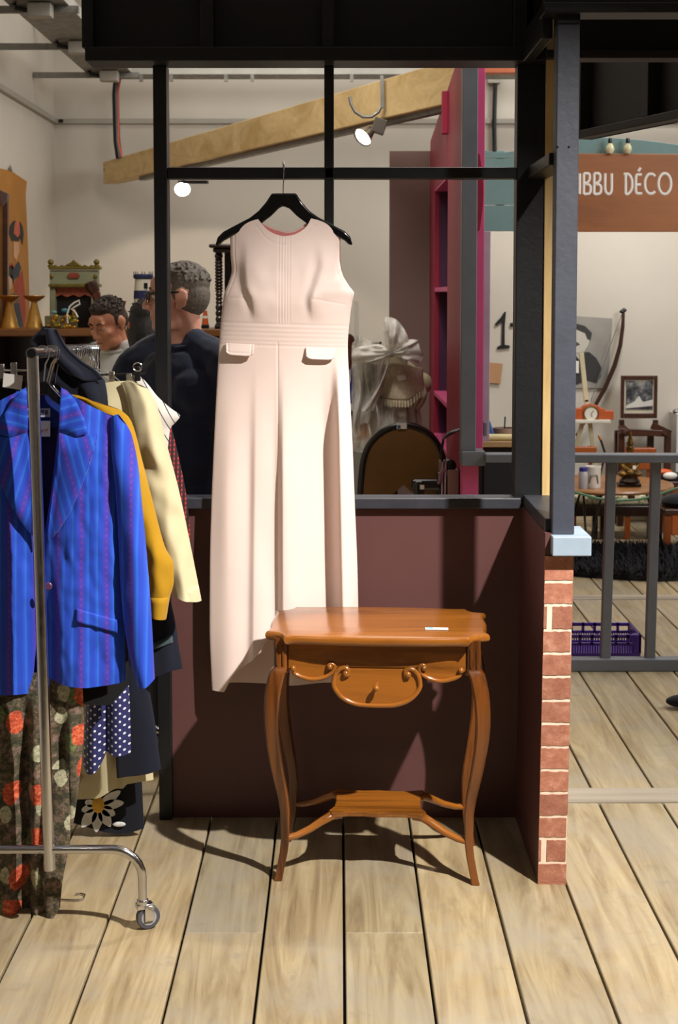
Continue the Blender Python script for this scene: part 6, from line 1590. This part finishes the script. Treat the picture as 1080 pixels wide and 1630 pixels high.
for i, px in enumerate((945, 996)): 
    x = XX(px, YTb, 780); MB().box((x - .02, YTb - .2, ztb - .075), (x + .02, YTb - .16, ztb - .028)).build('apron_block', M_orw, lt, smooth=False)
# bench with patterned cushion behind the table
bn = thing('padded_bench', 'bench with orange teak backrests and patterned pale cushion behind the low table', 'bench', tuple(FL(980, 858)))
YBn = 9.72; zbn = ZZ(800, YBn); a, b = XX(905, YBn, 800), XX(1044, YBn, 800)
MB().box((a, YBn - .16, zbn - .07), (b, YBn + .16, zbn)).build('seat_frame', M_twistwood, bn, smooth=False, bevel=.005)
t = NT('pale_leaf_print'); v = t.coords(); M_leaf = t.out(t.ramp(t.noise(v, 38, 3), [(.40, lin('#6b6a48')), (.5, lin('#b9b092')), (.62, lin('#c9c0a4')), (.72, lin('#8a7a4c'))]), .8)
MB().box((a + .01, YBn - .15, zbn), (b - .01, YBn + .15, zbn + .075)).build('cushion', M_leaf, bn, smooth=False, bevel=.03, seg=4)
for i, px in enumerate((908, 942, 954, 993, 1028)):
    x = XX(px, YBn, 830); MB().bar((x, YBn - .13, .002), (x, YBn - .13, zbn - .07), .035, .035, (0, 1, 0)).build('leg', M_twistwood if i % 3 else M_orw, bn, smooth=False)
for p0, p1 in (((912, 736), (951, 711)), ((1002, 748), (1046, 713))):
    wb('backrest', p0, p1, YBn + .14, .025, M_orw, bn, .008)
    for x in (XX(p0[0] + 4, YBn, 760), XX(p1[0] - 4, YBn, 760)): MB().bar((x, YBn + .175, zbn - .05), (x, YBn + .175, ZZ(p1[1] + 3, YBn)), .026, .022, (0, 1, 0)).build('back_post', M_orw, bn, smooth=False)

# golden statue
Ys = 8.82; zst = ztb
gs = thing('golden_statue', 'small gold and black seated statue with pointed crown on the low table', 'statue', (XX(1003, Ys, 760), Ys, ztb))
ks = Ys / FPX; bx0 = XX(1003, Ys, 760)
def sp_(dx, py): return Vector((bx0 + dx * ks, Ys, ztb + (764 - py) * ks))
M_sg = paint('black_gold_lacquer', '#6b4e1c', 0.3, 0.75, 45, 0.1, metal=.6); M_sk = paint('dark_bronze', '#2a1d10', 0.35, 0.4, 30, metal=.5)
MB().box((-19*ks, -11*ks, 0), (17*ks, 11*ks, 6*ks), Matrix.Translation((bx0, Ys, ztb))).build('plinth', M_sk, gs, smooth=False, bevel=.006)
MB().lathe([(15*ks, 6*ks), (17*ks, 9*ks), (13*ks, 14*ks), (14*ks, 18*ks)], (bx0, Ys, ztb), 20).build('lotus_base', M_sk, gs)
m = MB(); m.ell(sp_(0, 742), (17*ks, 11*ks, 7*ks)); m.ell(sp_(0, 726), (9*ks, 7*ks, 14*ks)); m.ell(sp_(0, 716), (11*ks, 6.5*ks, 6*ks)); m.ell(sp_(0, 703), (5.5*ks, 5.5*ks, 7.5*ks))
for q in (-1, 1): m.tube([sp_(q*10, 716), sp_(q*14, 730), sp_(q*5, 738) - Vector((0, 8*ks, 0))], [3.4*ks, 3*ks, 2.5*ks], 8); m.ell(sp_(q*12, 744) - Vector((0, 3*ks, 0)), (8*ks, 8*ks, 4.5*ks)); m.ell(sp_(q*5.6, 704), (1.2*ks, 2*ks, 4*ks))
m.ell(sp_(0, 703) - Vector((0, 5.5*ks, 0)), (1.3*ks, 1.6*ks, 2*ks))
m.build('seated_figure', M_sg, gs, remesh=.006, sm=2)
MB().lathe([(5.5*ks, 0), (6*ks, 3*ks), (4*ks, 7*ks), (4.4*ks, 9*ks), (2.4*ks, 14*ks), (2.6*ks, 16*ks), (.3*ks, 27*ks)], sp_(0, 698), 16).build('crown', M_sg, gs)
sheet('white_tag', [(1008, 741), (1013, 741), (1013, 747), (1008, 747)], Ys - .06, M_white, gs)
# white pot, jar and brush
Yp = 8.75; p = Vector((XX(945, Yp, 760), Yp, ztb)); k = Yp / FPX
wp = thing('white_pot', 'white ribbed pot on the low table behind the railing', 'pot', tuple(p))
MB().lathe([(11*k, 0), (12*k, 2*k), (12*k, 32*k), (12.6*k, 33*k), (12.6*k, 35*k), (11*k, 35*k), (10.5*k, 4*k), (.5*k, 3*k)], p, 28).build('pot_body', M_white, wp)
MB().tube([p + Vector((-8*k, -12.4*k * .7, 8*k)), p + Vector((-6*k, -13.4*k, 22*k)), p + Vector((4*k, -13.4*k, 22*k)), p + Vector((6*k, -12.4*k * .9, 8*k))], .004, 6).build('wire_handle', M_galv, wp)
p = Vector((XX(927, Yp, 760), Yp - .04, ztb))
jr = thing('labelled_jar', 'clear jar with blue and orange lid beside the white pot', 'jar', tuple(p))
MB().lathe([(7*k, 0), (7.5*k, 2*k), (7.5*k, 26*k), (6*k, 28*k)], p, 20).build('jar_body', paint('milky_jar', '#a9a4a4', 0.2), jr)
MB().lathe([(6.5*k, 28*k), (6.5*k, 34*k), (2*k, 35*k)], p, 20).build('lid', paint('blue_lid', '#2c2f7a', 0.4), jr)
br = thing('long_brush', 'long dark brush standing upright in the white pot', 'brush', tuple(W(965, 722, Yp)))
MB().tube([W(951, 742, Yp), W(963, 717, Yp), W(956, 698, Yp)], .006, 8).build('handle', M_blackmetal, br) if False else MB().tube([W(957, 756, Yp), W(964, 722, Yp), W(957, 700, Yp)][1:] , .007, 8).build('handle', M_blackmetal, br)
MB().tube([W(957, 700, Yp), W(953, 693, Yp)], [.010, .006], 8).build('bristles', paint('amber_bristle', '#a8652a', 0.7), br)
MB().tube([W(964, 722, Yp), W(956, 757, Yp)], .006, 8).build('lower_handle', M_blackmetal, br)
# low stool at the right edge with a cushion and bowl
Yw = 9.2
s2 = thing('cushioned_stool', 'wooden stool with black cushion at the right edge', 'stool', tuple(FL(1070, 880)))
zq = ZZ(803, Yw); xa_, xb_ = XX(1050, Yw, 820), XX(1130, Yw, 820)
MB().box((xa_, Yw - .15, zq - .05), (xb_, Yw + .15, zq - .01)).build('seat', M_darkwood, s2, smooth=False, bevel=.006)
MB().ell((xa_ + .16, Yw, zq + .02), (.15, .14, .055), 20, 10).build('cushion', M_blackfab, s2)
for x in (xa_ + .025, xb_ - .03):
    for y in (Yw - .12, Yw + .12): MB().bar((x, y, .002), (x, y, zq - .05), .04, .04, (0, 1, 0)).build('leg', M_orw, s2, smooth=False)
cu = thing('orange_cupboard', 'orange wooden cupboard at the right edge behind the stool', 'cupboard', tuple(FL(1100, 850)))
MB().box((XX(1068, 9.8, 820), 9.75, 0), (XX(1200, 9.8, 820), 10.03, ZZ(766, 9.8))).build('carcass', M_orw, cu, smooth=False, bevel=.006)
MB().box((XX(1054, 9.8, 820), 9.72, ZZ(772, 9.75)), (XX(1205, 9.8, 820), 10.04, ZZ(766, 9.75))).build('top', M_darkwood, cu, smooth=False, bevel=.004)
zz_ = ZZ(766, 9.75)
ds = thing('dark_tray', 'dark tray of small orange and white things on cupboard', 'tray', (XX(1068, 9.8, 760), 9.85, zz_))
MB().box((XX(1057, 9.8, 760), 9.76, zz_), (XX(1095, 9.8, 760), 9.98, zz_ + .035)).build('tray_body', M_blackflat, ds, smooth=False, bevel=.006)
MB().ell((XX(1066, 9.8, 760), 9.77, zz_ + .035), (.05, .03, .025), 14, 8).build('shell', M_white, ds)
MB().ell((XX(1060, 9.8, 755), 9.86, zz_ + .05), (.06, .04, .022), 14, 8).build('orange_fruit', M_or, ds)

# ------------------------------------------------------------------ against the back wall
YW = YB - .012
po = thing('portrait_poster', 'black and white portrait poster of a man in dark jacket', 'poster', tuple(W(940, 617, YW)))
def flat(poly, nm, mat, par, lv=0): return pq(poly, YW - .002 * lv - .002, .0015, nm, mat, par)
mg = lambda n_, c: paint('print_' + n_, c, 0.6, 0.06, 3, 0)
t = NT('print_backdrop'); v = t.coords(); t_c = t.ramp(t.noise(v, 2.5, 2), [(.35, lin('#7d7a74')), (.65, lin('#9c988f'))]); M_bd = t.out(t_c, .5)
flat([(866, 500), (976, 507), (967, 618), (866, 617)], 'paper', M_bd, po)
flat([(868, 617), (870, 588), (888, 574), (905, 564), (938, 560), (950, 570), (958, 585), (957, 600), (950, 610), (936, 606), (905, 617)], 'printed_jacket', mg('dark_grey', '#2f2e2e'), po, 1)
flat([(912, 560), (924, 574), (930, 562), (934, 556), (914, 552)], 'printed_collar', mg('light_grey', '#b5b1a8'), po, 2)
flat([(904, 522), (920, 518), (934, 526), (940, 540), (936, 552), (930, 560), (918, 562), (908, 554), (903, 540)], 'printed_face', mg('face_grey', '#c6c0b4'), po, 3)
flat([(902, 528), (906, 518), (918, 515), (932, 519), (943, 530), (941, 541), (936, 540), (932, 530), (918, 524), (908, 528)], 'printed_hair', mg('hair_grey', '#3a3835'), po, 4)
flat([(910, 547), (919, 544), (924, 548), (918, 551), (910, 551)], 'printed_moustache', mg('moustache_grey', '#55514c'), po, 4)
flat([(912, 574), (922, 575), (922, 594), (912, 593)], 'white_card', M_white, po, 5)
bw = thing('archery_bow', 'dark wooden archery bow leaning on the white back wall', 'bow', tuple(W(925, 690, YW - .06)))
bp = [(918, 694), (931, 672), (948, 646), (965, 615), (979, 582), (988, 550), (992, 520), (993, 500), (994, 490)]
MB().tube([W(x, y, YW - .06) for x, y in bp], [.010, .012, .014, .016, .017, .015, .013, .011, .004], 10).build('limb', wood('dark_yew', '#3c2318', '#22120c', 'z', .35), bw)
MB().tube([W(x, y, YW - .05) for x, y in ((992, 497), (972, 550), (941, 639))], .003, 6).build('string', paint('grey_string', '#6b6864', .7), bw)
for x, y in ((991, 496), (994, 494)): MB().ell(W(x, y, YW - .06), (.02, .016, .014), 8, 6).build('string_nock', M_blackmetal, bw)
es = thing('white_easel', 'pale wooden easel holding the orange mantel clock', 'easel', tuple(FL(935, 840)))
Ye = 10.05; M_pale = wood('pale_beech', '#cfc4a2', '#b3a680', 'z', .5)
def ebar(p0, p1, w_, nm, Yv=Ye): MB().bar(W(*p0, Yv), W(*p1, Yv), w_, .02, (0, 1, 0)).build(nm, M_pale, es, smooth=False, bevel=.002)
ebar((926, 562), (934, 640), .032, 'mast'); ebar((934, 636), (950, 745), .03, 'leg'); ebar((928, 672), (905, 760), .03, 'leg')
wb('ledge', (905, 674), (973, 668.5), Ye - .1, .12, paint('cream_ledge', '#cbc5b6', .5), es)
MB().bar(W(950, 745, Ye), Vector((W(955, 745, Ye).x, Ye, .002)), .03, .02, (0, 1, 0)).build('leg', M_pale, es, smooth=False); MB().bar(W(905, 760, Ye), Vector((W(902, 745, Ye).x, Ye, .002)), .03, .02, (0, 1, 0)).build('leg', M_pale, es, smooth=False)
ck = thing('mantel_clock', 'orange wooden mantel clock with round white dial', 'clock', tuple(W(942, 668, Ye - .05)))
Yk = Ye - .07
cp_ = [(903, 668), (903, 655), (916, 654), (920, 650), (926, 650), (930, 646), (941, 643), (953, 646), (957, 650), (962, 650), (965, 654), (978, 654), (978, 668)]
pq(cp_, Yk, .06, 'case', paint('orange_varnish', '#b5562c', .35, .12, 10), ck, bevel=.004)
cc = W(941, 658.5, Yk)
MB().lathe([(.001, .008), (.044, .008), (.052, .014), (.056, .008), (.056, 0)], cc, 28, Matrix.Rotation(R(90), 3, 'X').to_4x4()).build('bezel', metal('brass', '#9c8a5c', .3), ck)
dl = MB().lathe([(.001, .0105), (.044, .0105), (.044, .008)], cc, 24, Matrix.Rotation(R(90), 3, 'X').to_4x4()).build('dial', paint('ivory_dial', '#d6d0c0', .4), ck)
for ang, l_ in ((40, .03), (160, .022)): MB().bar(cc + Vector((0, -.0118, 0)), cc + Vector((l_*math.sin(R(ang)), -.0118, l_*math.cos(R(ang)))), .003, .002, (0, 1, 0)).build('hand', M_blackmetal, dl, smooth=False)
# armchair with framed picture
Ya = 10.12
ac = thing('wooden_armchair', 'dark wooden armchair frame holding the framed picture', 'armchair', tuple(FL(1030, 850)))
def abar(p0, p1, w_, nm, Y0=Ya, Y1=None): MB().bar(W(*p0, Y0), W(*p1, Y1 or Y0), w_, .035, (0, 1, 0)).build(nm, M_darkwood, ac, smooth=False, bevel=.004)
abar((990, 668), (990, 760), .035, 'back_post', Ya + .12); abar((1044, 668), (1044, 690), .035, 'back_post', Ya + .12)
abar((988, 687), (1062, 690), .045, 'front_rail'); abar((1040, 678), (1066, 690), .05, 'arm', Ya + .1, Ya - .05); abar((990, 680), (1000, 690), .05, 'arm', Ya + .1, Ya - .05)
MB().box((XX(988, Ya, 690), Ya, ZZ(690, Ya) - .02), (XX(1064, Ya, 690), Ya + .16, ZZ(690, Ya))).build('seat_rail', M_darkwood, ac, smooth=False, bevel=.004)
for px, yy in ((990, Ya + .02), (1064, Ya + .02), (990, Ya + .15), (1043, Ya + .15)):
    x = XX(px, Ya, 720); MB().bar((x, yy, .002), (x, yy, ZZ(688, Ya)), .045, .045, (0, 1, 0)).build('leg', M_darkwood, ac, smooth=False, bevel=.006)
fp = thing('framed_picture', 'brown framed black and white garden photograph on the armchair', 'picture', tuple(W(1018, 665, Ya)))
Yf = Ya + .06
for p0, p1 in (((989, 666), (995, 598)), ((1042, 666), (1048, 598)), ((995, 604), (1042, 598)), ((995, 666), (1042, 658))): wb('frame_bar', p0, p1, Yf, .03, M_darkwood, fp, .004)
wb('mount', (994, 660), (1043, 603), Yf + .018, .006, paint('cream_mount', '#c4bca6', .6), fp, 0)
t = NT('garden_photo_print'); v = t.coords(); s = t.sep(v)
M_gar = t.out(t.ramp(t.noise(v, 13, 5, .7), [(.40, lin('#1f2022')), (.52, lin('#55575a')), (.66, lin('#b0ada6'))]), .5)
wb('print', (997, 652), (1040, 606), Yf + .014, .004, M_gar, fp, 0)
pq([(1010, 640), (1018, 630), (1024, 640), (1040, 636), (1040, 646), (997, 650), (997, 646)], Yf + .011, .002, 'printed_path', mg('path_white', '#c9c6be'), fp)
wh = thing('white_cupboard', 'white cupboard corner at the right edge of the stall', 'cupboard', tuple(W(1085, 800, 9.9)))
MB().box((XX(1071, 9.9, 700), 9.8, 0), (XX(1180, 9.9, 700), 10.3, ZZ(657, 9.9))).build('carcass', paint('off_white_cupboard', '#c6c3ba', .5), wh, smooth=False, bevel=.006) if False else MB().box((XX(1074, 10.2, 700), 10.14, 0), (XX(1180, 10.2, 700), 10.38, ZZ(657, 10.2))).build('carcass', paint('off_white_cupboard', '#c6c3ba', .5), wh, smooth=False, bevel=.006)
MB().ell((XX(1078, 10.2, 655), 10.2, ZZ(655, 10.2)), (.03, .03, .02), 10, 6).build('knob', M_galv, wh)

# number painted on the wall and brown paper
nb = tag(pq([(788, 516), (798, 505), (803, 497), (806, 496), (804, 520), (804, 549), (812, 550), (812, 554), (792, 556), (792, 552), (799, 549), (800, 512), (790, 519)], YW, .004, 'painted_number', M_blackflat, None), 'black hand-painted figure one on the white back wall', 'painted number')
MB().ell(W(815.5, 517, YW), (.016, .003, .016), 10, 6).build('stroke_end', M_blackflat, nb)
tag(pq([(778, 577), (801, 579), (797, 611), (777, 609)], YW - .004, .005, 'brown_paper', paint('brown_paper', '#b78a62', .7, .08, 6, .15), None), 'sheet of brown paper pinned on the white back wall', 'paper')
# desk with a rolled paper
Yd = 7.5
dk = thing('black_desk', 'black desk with pale wood top beyond the grey post', 'desk', tuple(W(790, 900, Yd)))
xa_, xb_ = XX(756, Yd, 740), XX(870, Yd, 740); zd = ZZ(703, Yd)
MB().box((xa_, Yd, zd - .03), (xb_, Yd + .5, zd)).build('desktop', wood('pale_desk_top', '#b59468', '#927046', 'x', .45), dk, smooth=False, bevel=.003)
MB().box((xa_ + .03, Yd + .03, 0), (xb_ - .02, Yd + .48, zd - .03)).build('carcass', M_blackflat, dk, smooth=False, bevel=.003)
MB().box((xa_ + .05, Yd + .018, .2), (xb_ - .04, Yd + .03, zd - .08)).build('front_panel', M_blackflat, dk, smooth=False, bevel=.003)
rol = thing('paper_roll', 'cream paper roll lying along the desk front', 'paper roll', tuple(W(790, 700, Yd)))
MB().tube([W(762, 696, Yd + .05), W(860, 697, Yd + .06)], .018, 16).build('roll', paint('cream_paper', '#cfc08c', .6), rol)
bl = thing('blue_packet', 'blue and green packet on the desk beside grey post', 'packet', tuple(W(779, 697, Yd + .2)))
MB().box((-.03, -.01, 0), (.03, .01, .09), Matrix.Translation(Vector((XX(780, Yd + .2, 690), Yd + .2, zd))) @ Matrix.Rotation(R(-18), 4, 'Y')).build('packet_body', paint('blue_green_print', '#3a5f9a', .4, .5, 30), bl, smooth=False, bevel=.006)
tn = thing('open_tin', 'shallow brown tin with a stirring stick on desk', 'tin', tuple(Vector((XX(803, Yd + .25, 690), Yd + .25, zd))))
pz = Vector((XX(803, Yd + .25, 690), Yd + .25, zd))
MB().lathe([(.06, 0), (.062, .05), (.058, .05), (.056, .008), (.002, .006)], pz, 20).build('tin_body', paint('taupe_tin', '#8a7466', .4), tn)
MB().tube([pz + Vector((0, 0, .01)), pz + Vector((.005, 0, .11))], .004, 6).build('stick', M_blackmetal, tn)

# ------------------------------------------------------------------ lettered sign on the teal board
Yt = 8.75
tbd = thing('teal_board', 'scalloped teal plank board behind the lettered sign', 'board', tuple(W(900, 368, Yt)))
M_teal = paint('faded_teal_paint', '#64807e', .6, .08, 5, .08)
topc = Curve([(760, 236), (775, 240), (800, 243), (830, 238), (870, 226), (910, 218), (960, 219), (1000, 221), (1040, 225), (1100, 233), (1180, 240)])
edges = [(218, 252), (252, 285), (285, 326), (326, 368)]
for i, (a, b) in enumerate(edges):
    if i == 0: poly = [(x, topc(x)) for x in range(762, 1181, 19)] + [(1181, b), (762, b)]
    else: poly = [(762 + (3 * math.sin(i * 1.3)), a + .8), (1181, a + .8), (1181, b), (764, b)]
    pq(poly, Yt + .02 + .002 * (i % 2), .02, 'plank', M_teal, tbd, bevel=.002)
for x in (790, 1150): wb('upright_batten', (x, 368), (x + 14, 240), Yt + .045, .03, M_teal, tbd)
sg = thing('lettered_sign', 'orange brown wooden sign lettered IBBU DÉCO in white', 'sign', tuple(W(1000, 370, Yt)))
M_rust = wood('rust_orange_board', '#94592a', '#78451c', 'x', .5, 4, 8)
bd = pq([(880, 244), (1185, 246), (1185, 369), (880, 369)], Yt - .012, .022, 'sign_board', M_rust, sg, bevel=.003)
letters = {'I': [[(0, 0), (0, 1)]], 'B': [[(0, 0), (0, 1)], [(0, 1), (.25, 1), (.38, .93), (.40, .78), (.33, .62), (.05, .50)], [(.05, .50), (.36, .44), (.46, .30), (.44, .12), (.30, .01), (0, 0)]],
           'U': [[(0, 1), (0, .3), (.05, .1), (.2, 0), (.35, .05), (.42, .2), (.43, .4), (.43, 1)]],
           'D': [[(0.06, 0), (0.06, 1)], [(-.08, .97), (.2, .97), (.40, .84), (.50, .6), (.50, .36), (.38, .12), (.18, 0), (0.06, 0)]],
           'E': [[(.42, .94), (.1, .94), (.02, .75), (.02, .2), (.1, .03), (.44, .03)], [(.02, .46), (.36, .46)], [(.18, 1.10), (.34, 1.28)]],
           'C': [[(.62, .86), (.46, .97), (.28, .97), (.10, .82), (.02, .58), (.03, .34), (.14, .12), (.32, .02), (.50, .04), (.62, .14)]],
           'O': [[(.32 + .34 * math.cos(i * PI / 10), .5 + .5 * math.sin(i * PI / 10)) for i in range(21)]]}
M_let = paint('white_sign_letters', '#dcd8d0', .5, .04)
CAP = 33.0
for chx, px, wd_ in (('I', 923.5, 1), ('B', 930, 11), ('B', 946.5, 11), ('U', 964, 10.5), ('D', 993.5, 13.5), ('E', 1013, 10), ('C', 1027.5, 16), ('O', 1049, 20)):
    m = MB()
    gx = [x for stt in letters[chx] for x, y in stt]; g0, g1 = min(gx), max(gx); g1 = g1 if g1 > g0 else g0 + 1
    for stt in letters[chx]:
        pts = [W(px + (x - g0) / (g1 - g0) * wd_, 309 - y * CAP, Yt - .014) for x, y in stt]
        if len(pts) > 3:
            c1 = [Curve([(i, getattr(p, ax)) for i, p in enumerate(pts)]) for ax in 'xyz']
            nn = (len(pts) - 1) * 4; pts = [Vector((c1[0](i/4), c1[1](i/4), c1[2](i/4))) for i in range(nn + 1)]
        m.tube(pts, .0080, 8)
    m.v = [Vector((p.x, Yt - .012 + (p.y - (Yt - .014)) * .5, p.z)) for p in m.v]
    m.build('letter', M_let, sg)
for px, lab in ((972, 'string light bulb clipped on teal board, left of the pair'), (1000, 'string light bulb clipped on teal board, right of the pair')):
    s_ = thing('string_light', lab, 'bulb', tuple(W(px, 228, Yt - .03)))
    q_ = W(px, 220, Yt - .03)
    MB().lathe([(.010, 0), (.013, -.02), (.011, -.03)], q_, 12).build('socket', M_blackmetal, s_)
    MB().lathe([(.010, -.03), (.022, -.05), (.026, -.07), (.016, -.09), (.001, -.095)], q_, 14).build('bulb_glass', paint('pale_bulb_glass', '#c9c29a', .15), s_)
# wall services seen above the teal board
wc = thing('hanging_cable', 'black cable hanging down the wall above the teal board', 'cable', tuple(W(788, 240, YB - .03)))
MB().tube([W(x, y, YB - .04) for x, y in ((789, 130), (788, 160), (787, 200), (788, 245))], .016, 8).build('cable', M_blackmetal, wc)
wb('junction_box', (777, 132), (798, 118), YB - .07, .06, M_conduit, wc)
ob = tag(MB().box((XX(758, 9.4, 110), 9.4, ZZ(116, 9.4)), (XX(900, 9.4, 110), 9.5, ZZ(96, 9.4))).build('orange_beam', paint('orange_painted_steel', '#b5603c', .5), smooth=False, bevel=.004), 'orange painted beam high above the teal board', 'beam')

# ------------------------------------------------------------------ odds and ends on the floor
p = FL(112, 1434)
hk_ = thing('fallen_hanger', 'wire hanger hook lying on the floorboards below the rack', 'hanger', tuple(p))
MB().tube([p + Vector(q) for q in ((-.14, .02, .004), (-.03, .0, .004), (.02, -.005, .004), (.035, .005, .004), (.035, .03, .004), (.02, .04, .004), (.008, .035, .004))], .0022, 6).build('hook_wire', M_chrome, hk_)
p = FL(1082, 1128)
sh_ = thing('black_shoe', 'tip of a black shoe on the floor at the right edge', 'shoe', tuple(p))
m = MB().ell(p + Vector((.06, .0, .03)), (.12, .045, .03)); m.ell(p + Vector((.13, .0, .045)), (.06, .04, .045)); m.build('shoe_upper', M_blackfab, sh_, remesh=.008, sm=3)
